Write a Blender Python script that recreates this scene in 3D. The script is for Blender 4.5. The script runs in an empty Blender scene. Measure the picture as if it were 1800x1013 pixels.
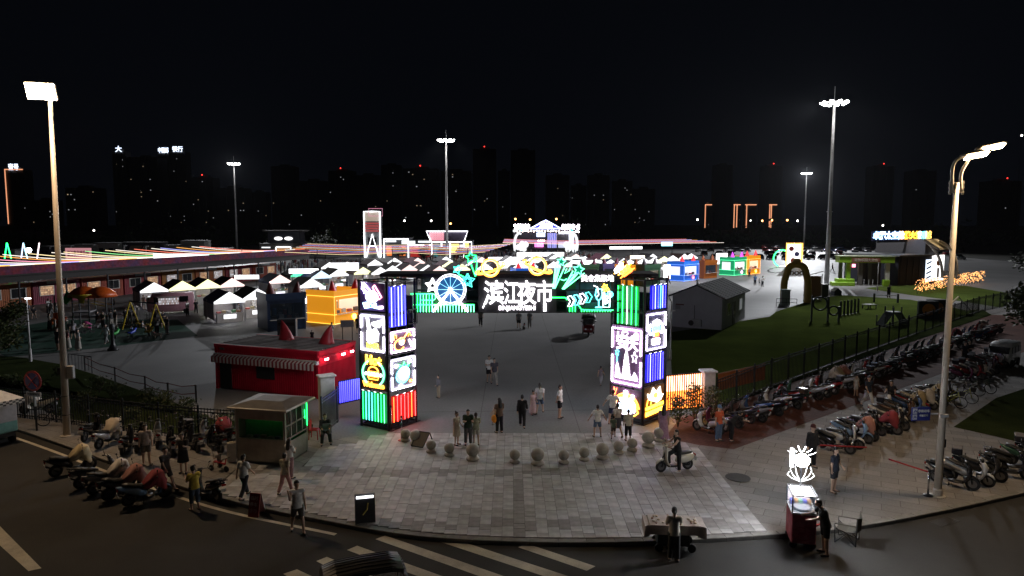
import bpy,math,random
import numpy as np
from mathutils import Vector,Matrix
random.seed(7)
R=math.radians
SC=bpy.context.scene
COL=SC.collection
# ---------------------------------------------------------------- camera, sky, exposure
CAM_H,PITCH,FPX=10.0,R(5.45),1200.0
cd=bpy.data.cameras.new('camera');cam=bpy.data.objects.new('camera',cd);COL.objects.link(cam)
cd.lens=24.0;cd.sensor_width=36.0;cd.clip_start=0.3;cd.clip_end=6000
cam.location=(0,0,CAM_H);cam.rotation_euler=(R(90)-PITCH,0,0)
SC.camera=cam
SC.render.engine='CYCLES'
cy=SC.cycles
cy.use_denoising=True
try:
 cy.denoiser='OPENIMAGEDENOISE';cy.denoising_input_passes='RGB_ALBEDO_NORMAL';cy.denoising_prefilter='ACCURATE'
except Exception:
 pass
cy.max_bounces=5;cy.diffuse_bounces=2;cy.glossy_bounces=3;cy.transmission_bounces=4;cy.transparent_max_bounces=8
cy.sample_clamp_indirect=4.0;cy.sample_clamp_direct=0.0;cy.use_light_tree=True
cy.caustics_reflective=False;cy.caustics_refractive=False
vs=SC.view_settings
SC.display_settings.display_device='sRGB'
vs.view_transform='Standard';vs.look='None';vs.exposure=0.0;vs.gamma=1.0
wd=bpy.data.worlds.new('World');SC.world=wd;wd.use_nodes=True
wn=wd.node_tree;wn.nodes.clear()
wo=wn.nodes.new('ShaderNodeOutputWorld');wb=wn.nodes.new('ShaderNodeBackground')
wb.inputs[0].default_value=(0.46,0.60,1.0,1);wb.inputs[1].default_value=0.0026
wn.links.new(wb.outputs[0],wo.inputs[0])
# ---------------------------------------------------------------- place helpers (a photo point onto the ground or onto a plane)
def ray(px,py):
 dx=(px-900)/FPX;dy=(py-506.5)/FPX
 return Vector((dx,math.cos(PITCH)-dy*math.sin(PITCH),-math.sin(PITCH)-dy*math.cos(PITCH)))
def G(px,py,z=0.0):
 d=ray(px,py);t=(z-CAM_H)/d.z
 return Vector((d.x*t,d.y*t,z))
def onplane(px,py,P,N):
 d=ray(px,py);o=Vector((0,0,CAM_H));t=(Vector(P)-o).dot(N)/d.dot(N)
 return o+d*t
def atY(px,py,Y):
 d=ray(px,py);t=Y/d.y
 return Vector((d.x*t,Y,CAM_H+d.z*t))
 # ---------------------------------------------------------------- materials
MATS={}
def mat(name,col,rough=0.7,metal=0.0,var=0.12,scale=6.0,spec=0.5,bump=0.0,coat=0.0):
 if name in MATS:return MATS[name]
 m=bpy.data.materials.new(name);m.use_nodes=True;MATS[name]=m
 nt=m.node_tree;b=nt.nodes['Principled BSDF']
 b.inputs['Roughness'].default_value=rough;b.inputs['Metallic'].default_value=metal
 b.inputs['Specular IOR Level'].default_value=spec;b.inputs['Coat Weight'].default_value=coat
 tc=nt.nodes.new('ShaderNodeTexCoord');nz=nt.nodes.new('ShaderNodeTexNoise')
 nz.inputs['Scale'].default_value=scale;nz.inputs['Detail'].default_value=5
 nt.links.new(tc.outputs['Object'],nz.inputs['Vector'])
 rp=nt.nodes.new('ShaderNodeValToRGB')
 rp.color_ramp.elements[0].position=0.3;rp.color_ramp.elements[1].position=0.7
 rp.color_ramp.elements[0].color=(*[c*(1-var)for c in col],1)
 rp.color_ramp.elements[1].color=(*[min(1,c*(1+var))for c in col],1)
 nt.links.new(nz.outputs['Fac'],rp.inputs[0]);nt.links.new(rp.outputs[0],b.inputs['Base Color'])
 if bump:
  bp=nt.nodes.new('ShaderNodeBump');bp.inputs['Strength'].default_value=bump;bp.inputs['Distance'].default_value=0.02
  nt.links.new(nz.outputs['Fac'],bp.inputs['Height']);nt.links.new(bp.outputs[0],b.inputs['Normal'])
 return m
def emi(name,col,s=5,base=(0.6,0.6,0.6)):
 if name in MATS:return MATS[name]
 m=bpy.data.materials.new(name);m.use_nodes=True;MATS[name]=m
 b=m.node_tree.nodes['Principled BSDF']
 b.inputs['Base Color'].default_value=(*base,1);b.inputs['Roughness'].default_value=0.4
 b.inputs['Emission Color'].default_value=(*col,1);b.inputs['Emission Strength'].default_value=s
 return m
def glass(name,tint=(0.02,0.025,0.03),alpha=0.45,rough=0.06):
 m=mat(name,tint,rough,0,0.05)
 m.node_tree.nodes['Principled BSDF'].inputs['Alpha'].default_value=alpha
 return m
def ground_mat(name,col,dark,s1,s2,rough=0.75,bump=0.25,stain=0.5,ang=0.0,brick=None,spec=.2):
 """large patches and fine grain from two noises, worn darker in patches; brick=(w,h,mortar) adds joints"""
 m=bpy.data.materials.new(name);m.use_nodes=True;MATS[name]=m
 nt=m.node_tree;b=nt.nodes['Principled BSDF'];b.inputs['Roughness'].default_value=rough;b.inputs['Specular IOR Level'].default_value=spec
 N=nt.nodes.new;L=nt.links.new
 tc=N('ShaderNodeTexCoord');mp=N('ShaderNodeMapping');mp.inputs['Rotation'].default_value=(0,0,ang)
 L(tc.outputs['Object'],mp.inputs[0])
 n1=N('ShaderNodeTexNoise');n1.inputs['Scale'].default_value=s1;n1.inputs['Detail'].default_value=6;n1.inputs['Roughness'].default_value=0.62
 n2=N('ShaderNodeTexNoise');n2.inputs['Scale'].default_value=s2;n2.inputs['Detail'].default_value=4
 L(mp.outputs[0],n1.inputs['Vector']);L(mp.outputs[0],n2.inputs['Vector'])
 r1=N('ShaderNodeValToRGB');r1.color_ramp.elements[0].position=0.35;r1.color_ramp.elements[1].position=0.65
 r1.color_ramp.elements[0].color=(*dark,1);r1.color_ramp.elements[1].color=(*col,1)
 L(n1.outputs['Fac'],r1.inputs[0])
 mx=N('ShaderNodeMix');mx.data_type='RGBA';mx.blend_type='OVERLAY';mx.inputs[0].default_value=stain
 L(r1.outputs[0],mx.inputs[6]);L(n2.outputs['Fac'],mx.inputs[7])
 out=mx.outputs[2]
 h=n2.outputs['Fac']
 if brick:
  br=N('ShaderNodeTexBrick');br.inputs['Scale'].default_value=1.0
  br.inputs['Brick Width'].default_value=brick[0];br.inputs['Row Height'].default_value=brick[1];br.inputs['Mortar Size'].default_value=brick[2]
  br.inputs['Color1'].default_value=(1,1,1,1);br.inputs['Color2'].default_value=(0.72,0.72,0.74,1);br.inputs['Mortar'].default_value=(0.35,0.33,0.3,1)
  L(mp.outputs[0],br.inputs['Vector'])
  m2=N('ShaderNodeMix');m2.data_type='RGBA';m2.blend_type='MULTIPLY';m2.inputs[0].default_value=1.0
  L(out,m2.inputs[6]);L(br.outputs['Color'],m2.inputs[7]);out=m2.outputs[2]
 L(out,b.inputs['Base Color'])
 bp=N('ShaderNodeBump');bp.inputs['Strength'].default_value=bump;bp.inputs['Distance'].default_value=0.01
 L(h,bp.inputs['Height']);L(bp.outputs[0],b.inputs['Normal'])
 return m
 # ---------------------------------------------------------------- mesh builder
class MB:
 def __init__(s):s.v=[];s.f=[];s.m=[];s.mi=0
 def add(s,vs,fs):
  o=len(s.v);s.v+=[tuple(v)for v in vs];s.f+=[tuple(i+o for i in f)for f in fs];s.m+=[s.mi]*len(fs);return s
 def box(s,x,y,z,sx,sy,sz,rz=0.0):
  c,n=math.cos(rz),math.sin(rz);vs=[]
  for dz in(-.5,.5):
   for dx,dy in((-.5,-.5),(.5,-.5),(.5,.5),(-.5,.5)):
    a,b=dx*sx,dy*sy
    vs.append((x+a*c-b*n,y+a*n+b*c,z+dz*sz))
  return s.add(vs,[(3,2,1,0),(4,5,6,7),(0,1,5,4),(1,2,6,5),(2,3,7,6),(3,0,4,7)])
 def bbox(s,x,y,z,sx,sy,sz,b=.03):
  X,Y,Z=sx/2,sy/2,sz/2
  def ring(i,z0):return[(x+sgx*(X-i-(b if k else 0)),y+sgy*(Y-i-(0 if k else b)),z0)for sgx,sgy,k in((-1,-1,1),(1,-1,1),(1,-1,0),(1,1,0),(1,1,1),(-1,1,1),(-1,1,0),(-1,-1,0))]
  return s.loft([ring(b,z-Z),ring(0,z-Z+b),ring(0,z+Z-b),ring(b,z+Z)])
 def loft(s,rings,cap=True,closed=True):
  n=len(rings[0]);vs=[p for r in rings for p in r];fs=[]
  for i in range(len(rings)-1):
   for j in range(n if closed else n-1):
    k=(j+1)%n
    fs.append((i*n+j,i*n+k,(i+1)*n+k,(i+1)*n+j))
  if cap:fs.append(tuple(range(n))[::-1]);fs.append(tuple(range((len(rings)-1)*n,len(rings)*n)))
  return s.add(vs,fs)
 def tube(s,pts,r,n=6,r2=None,closed=False):
  pts=[Vector(p)for p in pts]
  if r2 is None:r2=r
  rings=[];N=len(pts);prev=None
  for i,p in enumerate(pts):
   if closed:t=pts[(i+1)%N]-pts[i-1]
   else:t=pts[min(i+1,N-1)]-pts[max(i-1,0)]
   t=t.normalized()if t.length>1e-9 else Vector((0,0,1))
   if prev is None:
    u=Vector((0,0,1))if abs(t.z)<.9 else Vector((1,0,0))
   else:u=prev
   a=t.cross(u)
   if a.length<1e-6:a=t.orthogonal()
   a.normalize();b=a.cross(t).normalized();prev=b
   rr=r+(r2-r)*i/max(1,N-1)
   rings.append([p+a*(rr*math.cos(2*math.pi*k/n))+b*(rr*math.sin(2*math.pi*k/n))for k in range(n)])
  if closed:rings.append(rings[0]);return s.loft(rings,cap=False)
  return s.loft(rings)
 def bar(s,a,b,w,h=None):
  a,b=Vector(a),Vector(b);h=h or w;t=(b-a).normalized()
  u=Vector((0,0,1))if abs(t.z)<.95 else Vector((0,1,0))
  x=t.cross(u).normalized()*w/2;y=x.cross(t).normalized()*h/2
  return s.loft([[p-x-y,p+x-y,p+x+y,p-x+y]for p in(a,b)])
 def prism(s,poly,z0,z1):
  return s.loft([[(x,y,z0)for x,y in poly],[(x,y,z1)for x,y in poly]])
 def poly(s,pts):return s.add(pts,[tuple(range(len(pts)))])
 def lathe(s,prof,n=14,x=0,y=0,z=0):
  return s.loft([[(x+r*math.cos(2*math.pi*k/n),y+r*math.sin(2*math.pi*k/n),z+h)for k in range(n)]for r,h in prof])
 def sph(s,c,r,n=8,m=6,sc=(1,1,1)):
  return s.loft([[(c[0]+sc[0]*r*math.sin(math.pi*(i+.02)/(m+.04))*math.cos(2*math.pi*k/n),c[1]+sc[1]*r*math.sin(math.pi*(i+.02)/(m+.04))*math.sin(2*math.pi*k/n),c[2]-sc[2]*r*math.cos(math.pi*(i+.02)/(m+.04)))for k in range(n)]for i in range(m+1)])
 def disc(s,c,ax,r,w,n=14,r_in=0.0):
  def P(a,q,rr):
   u,v=rr*math.cos(a),rr*math.sin(a)
   return(c[0]+q,c[1]+u,c[2]+v)if ax=='x' else((c[0]+u,c[1]+q,c[2]+v)if ax=='y' else(c[0]+u,c[1]+v,c[2]+q))
  A=[2*math.pi*k/n for k in range(n)]
  if r_in:
   rings=[[P(a,q,rr)for a in A]for q,rr in((-w/2,r_in),(-w/2,r*.93),(-w*.3,r),(w*.3,r),(w/2,r*.93),(w/2,r_in),(-w/2,r_in))]
   return s.loft(rings,cap=False)
  return s.loft([[P(a,q,r)for a in A]for q in(-w/2,w/2)])
 def mesh(s,name):
  me=bpy.data.meshes.new(name);me.from_pydata(s.v,[],s.f)
  return me
 def obj(s,name,m,parent=None,smooth=False,loc=None,rz=0.0,fix=True):
  me=s.mesh(name)
  for x in(m if isinstance(m,(list,tuple))else[m]):me.materials.append(x)
  if any(s.m):me.polygons.foreach_set('material_index',s.m)
  if smooth:me.polygons.foreach_set('use_smooth',[True]*len(me.polygons))
  me.update()
  return link(name,me,parent,loc,rz)
 def transform(s,M):
  s.v=[tuple(M@Vector(p))for p in s.v];return s
import bmesh
def link(name,me,parent=None,loc=None,rz=0.0):
 o=bpy.data.objects.new(name,me);COL.objects.link(o)
 if parent:o.parent=parent
 if loc is not None:o.location=loc
 if rz:o.rotation_euler=(0,0,rz)
 return o
def fixn(o):
 b=bmesh.new();b.from_mesh(o.data);bmesh.ops.recalc_face_normals(b,faces=b.faces);b.to_mesh(o.data);b.free();return o
def tag(o,label,cat,group=None,kind=None):
 o['label']=label;o['category']=cat
 if group:o['group']=group
 if kind:o['kind']=kind
 return o
def thing(name,label,cat,loc=(0,0,0),rz=0.0,group=None,scale=None):
 o=bpy.data.objects.new(name,None);COL.objects.link(o);o.location=loc;o.rotation_euler=(0,0,rz)
 o.empty_display_size=.2
 if scale:o.scale=(scale,)*3
 return tag(o,label,cat,group)
def struct(o,kind='structure'):
 o['kind']=kind;return o
def paint(o,m):
 o.material_slots[0].link='OBJECT';o.material_slots[0].material=m;return o
def copy_tree(r,loc,rz=0.0,label=None,group=None,colors=None,scale=None,skip=()):
 c=r.copy();COL.objects.link(c);c.location=loc;c.rotation_euler=(0,0,rz)
 if scale:c.scale=(scale,)*3
 if label:c['label']=label
 if group:c['group']=group
 def kids(a,b):
  for ch in a.children:
   nm=ch.name.split('.')[0]
   if nm in skip:continue
   d=ch.copy();COL.objects.link(d);d.parent=b
   if colors and nm in colors and colors[nm]:paint(d,colors[nm])
   kids(ch,d)
 kids(r,c)
 return c
_TXT={}
def text_obj(name,body,size,m,parent=None,loc=(0,0,0),rot=(0,0,0),depth=.02,bold=.0,align='CENTER',fit=None):
 """flat lettering as a solid of its own"""
 k=(body,size,depth,bold,align,fit)
 if k not in _TXT:
  c=bpy.data.curves.new('lettering','FONT');c.body=body;c.size=size;c.extrude=depth/2;c.offset=bold
  c.align_x=align;c.align_y='CENTER';c.resolution_u=3
  o=bpy.data.objects.new('lettering',c);COL.objects.link(o)
  dg=bpy.context.evaluated_depsgraph_get()
  me=bpy.data.meshes.new_from_object(o.evaluated_get(dg))
  bpy.data.objects.remove(o);bpy.data.curves.remove(c)
  if fit:
   xs=[v.co.x for v in me.vertices];f=fit/max(1e-6,max(xs)-min(xs))
   for v in me.vertices:v.co.x*=f
  _TXT[k]=me
 me=_TXT[k].copy()if False else _TXT[k].copy()
 me.materials.clear();me.materials.append(m)
 o=bpy.data.objects.new(name,me);COL.objects.link(o);o.parent=parent;o.location=loc;o.rotation_euler=rot
 return o
def plight(name,loc,power,col,parent=None,radius=.15,kind='POINT',size=90,blend=1.0,aim=None):
 l=bpy.data.lights.new(name,kind);l.energy=power;l.color=col
 l.shadow_soft_size=radius
 if kind=='SPOT':l.spot_size=R(size);l.spot_blend=blend
 o=bpy.data.objects.new(name,l);COL.objects.link(o);o.location=loc
 if parent:o.parent=parent
 if aim is not None:
  o.rotation_euler=(Vector(aim)-Vector(loc)).to_track_quat('-Z','Y').to_euler()
 return o
 # ---------------------------------------------------------------- people: one continuous body from blended tapered limbs
def nets(f,o,h):
 ins=f<0
 nx,ny,nz=f.shape
 c=[ins[i:nx-1+i,j:ny-1+j,k:nz-1+k]for i in(0,1)for j in(0,1)for k in(0,1)]
 s=np.sum(c,axis=0);msk=(s>0)&(s<8)
 idx=-np.ones(msk.shape,int);cells=np.argwhere(msk);idx[msk]=np.arange(len(cells))
 acc=np.zeros((len(cells),3));cnt=np.zeros(len(cells))
 for ax in range(3):
  for a in(0,1):
   for b in(0,1):
    p=cells.copy();ot=[k for k in range(3)if k!=ax]
    p[:,ot[0]]+=a;p[:,ot[1]]+=b
    q=p.copy();q[:,ax]+=1
    fa=f[p[:,0],p[:,1],p[:,2]];fb=f[q[:,0],q[:,1],q[:,2]]
    w=(fa<0)!=(fb<0)
    t=np.where(w,fa/np.where(w,fa-fb,1),0)
    pt=p.astype(float);pt[:,ax]+=t
    acc[w]+=pt[w];cnt[w]+=1
 V=acc/cnt[:,None]*h+np.array(o)
 F=[]
 for ax in range(3):
  ot=[k for k in range(3)if k!=ax]
  sl0=[slice(None)]*3;sl1=[slice(None)]*3
  sl0[ax]=slice(0,-1);sl1[ax]=slice(1,None)
  a=ins[tuple(sl0)];b=ins[tuple(sl1)]
  e=np.argwhere(a!=b)
  e=e[(e[:,ot[0]]>0)&(e[:,ot[1]]>0)&(e[:,ot[0]]<f.shape[ot[0]]-1)&(e[:,ot[1]]<f.shape[ot[1]]-1)]
  if not len(e):continue
  fl=a[e[:,0],e[:,1],e[:,2]]
  def at(d0,d1):
   p=e.copy();p[:,ot[0]]+=d0;p[:,ot[1]]+=d1
   return idx[p[:,0],p[:,1],p[:,2]]
  q=np.stack([at(-1,-1),at(0,-1),at(0,0),at(-1,0)],1)
  if ax==1:fl=~ fl
  q[~ fl]=q[~ fl][:,::-1]
  F.append(q)
 return V,np.concatenate(F)
def field(prims,P,k):
 d=None
 for pr in prims:
  a,b,r0,r1=np.array(pr[0],float),np.array(pr[1],float),pr[2],pr[3]
  o=pr[4]if len(pr)>4 else{}
  S=np.array(o.get('s',(1,1,1)),float)
  mid=(a+b)/2
  Q=(P-mid)*S+mid if 's' in o else P
  ab=b-a;L2=max(1e-9,ab@ab);t=np.clip(((Q-a)@ab)/L2,0,1)
  e=np.linalg.norm(Q-a-t[...,None]*ab,axis=-1)-(r0+(r1-r0)*t)
  if o.get('c1'):e=np.maximum(e,(P-b)@(ab/math.sqrt(L2)))
  if o.get('c0'):e=np.maximum(e,-((P-a)@(ab/math.sqrt(L2))))
  if d is None:d=e
  else:
   hh=np.maximum(k-np.abs(d-e),0)/k
   d=np.minimum(d,e)-hh*hh*k*.25
 return d
def shape(prims,h,k=.03,cut=None):
 pts=np.array([p for pr in prims for p in(pr[0],pr[1])]);rm=max(max(pr[2],pr[3])for pr in prims)+2.5*h
 lo,hi=pts.min(0)-rm,pts.max(0)+rm
 n=[int((hi[i]-lo[i])/h)+2 for i in range(3)]
 g=np.stack(np.meshgrid(*[lo[i]+h*np.arange(n[i])for i in range(3)],indexing='ij'),-1)
 d=field(prims,g,k)
 if cut is not None:d=np.maximum(d,cut(g))
 if d.min()>=0:return None
 return nets(d,lo,h)
def np_mesh(name,V,F,m):
 me=bpy.data.meshes.new(name);me.from_pydata(V.tolist(),[],F.tolist())
 me.polygons.foreach_set('use_smooth',[True]*len(me.polygons));me.materials.append(m);me.update();return me
def skeleton(po):
 """joints of a 1.72 m figure facing -Y; po holds angles in degrees"""
 J={}
 lean=R(po.get('lean',0));sit=po.get('drop',0)
 pel=Vector((0,0,.93))
 def up(z,x=0.0,y=0.0):
  d=z-.93
  return Vector((x,-math.sin(lean)*d+y,.93+math.cos(lean)*d))
 J['pel']=pel;J['waist']=up(1.06);J['chest']=up(1.27);J['neck']=up(1.45);
 ht=R(po.get('head',0))+lean
 J['head']=J['neck']+Vector((math.sin(R(po.get('turn',0)))*.0,-math.sin(ht)*.15-.012,math.cos(ht)*.15))
 for s,n in((1,'L'),(-1,'R')):
  h=Vector((s*.085,0,.90));a=R(po.get('hip'+n,0));b=R(po.get('knee'+n,3));ab=R(po.get('abd'+n,po.get('abd',3)))
  kn=h+Vector((s*math.sin(ab),-math.sin(a)*math.cos(ab),-math.cos(a)*math.cos(ab)))*.415
  an=kn+Vector((s*math.sin(ab)*.5,-math.sin(a-b),-math.cos(a-b)))*.415
  J['hip'+n],J['knee'+n],J['ank'+n]=h,kn,an
  tw=R(po.get('toe'+n,8));fa=R(po.get('ft'+n,0))
  J['toe'+n]=an+Vector((s*math.sin(tw)*.15,-math.cos(tw)*.15*math.cos(fa),-.045-.15*math.sin(fa)))
  sh=up(1.405,s*.175);a=R(po.get('arm'+n,0));c=R(po.get('out'+n,9));e=R(po.get('elb'+n,12));t=R(po.get('in'+n,4))
  el=sh+Vector((s*math.sin(c),-math.sin(a)*math.cos(c),-math.cos(a)*math.cos(c)))*.27
  c2=c-t;f=a+e
  wr=el+Vector((s*math.sin(c2),-math.sin(f)*math.cos(c2),-math.cos(f)*math.cos(c2)))*.24
  hd=wr+(wr-el).normalized()*.075
  J['sh'+n],J['elb'+n],J['wr'+n],J['hand'+n]=sh,el,wr,hd
 low=min(J['ankL'].z,J['ankR'].z,J['toeL'].z+.045,J['toeR'].z+.045)
 dz=po['z']-.93 if 'z' in po else .075-low
 for k in J:J[k]=J[k]+Vector((0,0,dz))
 return J
def fingers(J,n):
 """four bent fingers and a thumb on one hand, rooted in the palm"""
 mb=MB();s=1 if n=='L' else-1
 d=(J['hand'+n]-J['wr'+n]).normalized();side=Vector((0,-1,0))-d*d.dot(Vector((0,-1,0)))
 if side.length<.2:side=Vector((s,0,0))-d*d.dot(Vector((s,0,0)))
 side.normalize();nrm=d.cross(side)*s
 for i,L in enumerate((.062,.072,.068,.052)):
  b=J['hand'+n]+side*(.027-.018*i);m=b+d*(L*.55)+nrm*.006;e=m+d*(L*.35)+nrm*(L*.3)
  mb.tube([b,m,e],.0095,5,.007)
 b=J['wr'+n]+d*.03+side*.03;m=b+side*.028+d*.02;mb.tube([b,m,m+d*.03+nrm*.006],.0105,5,.008)
 return mb
def body_prims(J,bw=1.0):
 P=[(J['hipL'],J['hipR'],.098*bw,.098*bw,{'s':(1,1.12,1)}),(J['pel'],J['waist'],.115*bw,.105*bw,{'s':(.93,1.2,1)}),(J['waist'],J['chest'],.105*bw,.125*bw,{'s':(.88,1.18,1)}),(J['shL'],J['shR'],.06,.06),(J['chest'],J['neck'],.1*bw,.05),(J['neck']-Vector((0,0,.03)),J['head'],.052,.055)]
 hd=J['head'];P+=[(hd+Vector((0,.012,.03)),hd+Vector((0,.0,.075)),.088,.088,{'s':(1.12,1,1)}),(hd+Vector((0,-.035,-.01)),hd+Vector((0,-.03,.03)),.058,.066),(hd+Vector((0,-.092,.03)),hd+Vector((0,-.105,.008)),.012,.017),(hd+Vector((.082,.01,.02)),hd+Vector((.084,.012,.045)),.014,.018),(hd+Vector((-.082,.01,.02)),hd+Vector((-.084,.012,.045)),.014,.018)]
 for n in 'LR':
  P+=[(J['hip'+n],J['knee'+n],.087*bw,.056),(J['knee'+n],J['ank'+n],.057,.037),(J['ank'+n]+Vector((0,.02,-.03)),J['toe'+n],.042,.034),(J['sh'+n],J['elb'+n],.052*bw,.04),(J['elb'+n],J['wr'+n],.041,.028),(J['wr'+n],J['hand'+n],.03,.036,{'s':(1.15,1,1)})]
 return P
SKIN=[(.50,.33,.24),(.42,.27,.19),(.55,.38,.28)]
_PEOPLE={}
def lerp(a,b,t):return a+(b-a)*t
def person_meshes(po,top,bot,hair,h,bw,key):
 """mesh data of a pose with its clothes; kept to be shared by far figures"""
 k=(key,top,bot,hair,h,bw)
 if k in _PEOPLE:return _PEOPLE[k]
 J=skeleton(po);out=[]
 white=mat('cloth_plain',(.6,.6,.6),.9)
 V,F=shape(body_prims(J,bw),h);me_b=(V,F)
 fm=MB()
 if h<.03:
  for n in 'LR':q=fingers(J,n);fm.add(q.v,q.f)
  nv=len(V);V=np.concatenate([V,np.array(fm.v)]);Fl=F.tolist()+[[i+nv for i in f]for f in fm.f]
 else:Fl=F.tolist()
 me=bpy.data.meshes.new('person');me.from_pydata(V.tolist(),[],Fl);me.polygons.foreach_set('use_smooth',[True]*len(me.polygons));me.materials.append(white);me.update()
 out.append(('body',me))
 def add(nm,prims,kk=.03,cut=None):
  r=shape(prims,h,kk,cut)
  if r:out.append((nm,np_mesh(nm,r[0],r[1],white)))
 g=.016+h*.18
 up=(J['neck']-J['pel']).normalized()
 def torso(hem,neck=.0):
  b=J['pel']-up*hem
  return[(b,J['waist'],.15*bw+g,.118*bw+g,{'s':(.84,1.1,1),'c0':1}),(J['waist'],J['chest'],.112*bw+g,.128*bw+g,{'s':(.86,1.14,1)}),(J['shL'],J['shR'],.058+g,.058+g),(J['chest'],J['neck']-up*.035,.1*bw+g,.055+g,{'c1':1})]
 if top in('tee','long','tank','crop','robe'):
  P=torso({'crop':-.06,'robe':.0}.get(top,.06))
  if top!='tank':
   for n in 'LR':
    fr=1.0
    P.append((J['sh'+n],lerp(J['sh'+n],J['elb'+n],.72 if top in('tee','crop')else 1),.056*bw+g,.05+g,{'c1':top in('tee','crop')}))
    if top in('long','robe'):P.append((J['elb'+n],J['wr'+n],.05+g,.036+g,{'c1':1}))
  add('shirt',P)
 hem={'short':.62,'trouser':.97,'capri':.5}
 if bot in('shorts','trousers','capris'):
  P=[(J['hipL'],J['hipR'],.1*bw+g,.1*bw+g,{'s':(1,1.1,1)}),(J['pel'],J['waist'],.112*bw+g,.105*bw+g,{'s':(.9,1.14,1),'c1':1})]
  for n in 'LR':
   H,K,A=J['hip'+n],J['knee'+n],J['ank'+n]
   if bot=='shorts':P.append((H,lerp(H,K,.82),.09*bw+g,.072+g,{'c1':1}))
   else:
    P.append((H,K,.09*bw+g,.064+g));P.append((K,lerp(K,A,.93 if bot=='trousers' else .45),.064+g,.052+g,{'c1':1}))
  add('trousers' if bot!='shorts' else 'shorts',P)
 elif bot in('skirt','dress','maxi'):
  kn=(J['kneeL']+J['kneeR'])/2;an=(J['ankL']+J['ankR'])/2
  e=kn if bot!='maxi' else lerp(kn,an,.8)
  P=[(J['waist'],J['pel'],.108*bw+g,.155*bw+g,{'s':(.88,1.1,1)}),(J['pel'],e,.15*bw+g,.25 if bot=='maxi' else .21,{'s':(.88,1.05,1),'c1':1})]
  if bot!='skirt':P+=torso(.0)[1:]
  if bot=='dress' or bot=='maxi':
   for n in 'LR':P.append((J['sh'+n],lerp(J['sh'+n],J['elb'+n],.5),.055+g,.052+g,{'c1':1}))
  add('dress' if bot!='skirt' else 'skirt',P)
 hd=J['head']
 def face(gp):
  return np.minimum(-(gp[...,1]-(hd.y-.035)),-(gp[...,2]-(hd.z+.065))+0.0)if False else np.minimum((hd.y+.0)-gp[...,1],(hd.z+.062)-gp[...,2])
 P=[(hd+Vector((0,.018,.035)),hd+Vector((0,.008,.085)),.092+h*.15,.09+h*.15,{'s':(1.06,1,1)})]
 kk=.02
 if hair in('long','longloose'):P+=[(hd+Vector((0,.06,.03)),J['neck']+Vector((0,.085,-.12)),.085,.09,{'s':(.85,1.2,1)})]
 if hair=='pony':P+=[(hd+Vector((0,.09,.05)),hd+Vector((0,.14,.02)),.032,.035),(hd+Vector((0,.14,.02)),hd+Vector((0,.13,-.17)),.035,.018)]
 if hair=='bun':P+=[(hd+Vector((0,.06,.15)),hd+Vector((0,.07,.16)),.045,.045)]
 add('hair',P,kk,face)
 if hair in('cap','sunhat','helmet'):
  c=hd+Vector((0,.005,.085))
  if hair=='helmet':P=[(hd+Vector((0,.01,.05)),hd+Vector((0,.0,.09)),.122,.12)]
  else:P=[(c,c+Vector((0,0,.03)),.103,.098)]
  if hair=='cap':P+=[(c+Vector((0,-.09,-.01)),c+Vector((0,-.16,-.025)),.055,.05,{'s':(1,1,3.5)})]
  if hair=='sunhat':P+=[(c+Vector((0,0,-.01)),c+Vector((0,.0,-.012)),.19,.19,{'s':(1,1,7)})]
  add('hat' if hair!='helmet' else 'helmet',P,.02,lambda gp:(hd.z+.062)-gp[...,2])
 sh=[]
 for n in 'LR':
  a=J['ank'+n];t=J['toe'+n]
  r=shape([(a+Vector((0,.028,-.04)),t+(t-a)*.08,.043,.041,{'s':(1,1,1.1)})],min(h,.02),.02,lambda gp:gp[...,2]-a.z-.0)
  if r:out.append(('shoe',np_mesh('shoe',r[0],r[1],white)))
 if h<.03:
  e=MB()
  for s in(-1,1):e.sph(hd+Vector((s*.034,-.087,.032)),.011,6,4)
  me=e.mesh('eyes');me.materials.append(white);out.append(('eyes',me))
 _PEOPLE[k]=(out,J);return _PEOPLE[k]
def cloth(c):
 n='cloth_%02d%02d%02d'%tuple(int(x*99)for x in c)
 return mat(n,c,.92,0,.18,14)
HAIRM=None
def person(label,loc,rz,po=None,top='tee',bot='shorts',hair='short',tc=(.6,.6,.6),bc=(.02,.02,.025),shc=(.05,.05,.05),hc=None,H=1.7,h=.02,group=None,bw=1.0,key=None,skin=0):
 po=po or{}
 ms,J=person_meshes(po,top,bot,hair,h,bw,key or str(sorted(po.items())))
 sc=H/1.72
 root=None
 sk=mat('skin_%d'%skin,SKIN[skin],.55,0,.05)
 for nm,me in ms:
  o=bpy.data.objects.new('person' if nm=='body' else nm,me);COL.objects.link(o)
  if nm=='body':
   root=o;o.location=loc;o.rotation_euler=(0,0,rz);o.scale=(sc,)*3;tag(o,label,'person',group);paint(o,sk)
  else:
   o.parent=root
   c={'shirt':tc,'shorts':bc,'trousers':bc,'skirt':bc,'dress':bc if bot in('dress','maxi')else bc,'shoe':shc,'hat':hc or(.05,.05,.06),'helmet':hc or(.5,.5,.5)}.get(nm)
   paint(o,mat('hair_black',(.012,.010,.009),.45)if nm in('hair','eyes')else cloth(c))
 return root
STAND={}
P_STAND=dict(armL=4,armR=-4,hipL=2,hipR=-2)
P_WALK=dict(hipL=24,kneeL=6,hipR=-16,kneeR=22,armL=-20,armR=22,elbL=15,elbR=20,ftR=25)
P_WALK2=dict(hipR=22,kneeR=6,hipL=-14,kneeL=20,armR=-18,armL=20,elbL=18,elbR=16,ftL=22)
P_PHONE=dict(armL=28,elbL=85,inL=22,armR=30,elbR=80,inR=24,head=22,hipL=3,hipR=-3)
P_FOLD=dict(armL=25,elbL=80,inL=50,armR=22,elbR=82,inR=52)
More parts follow.
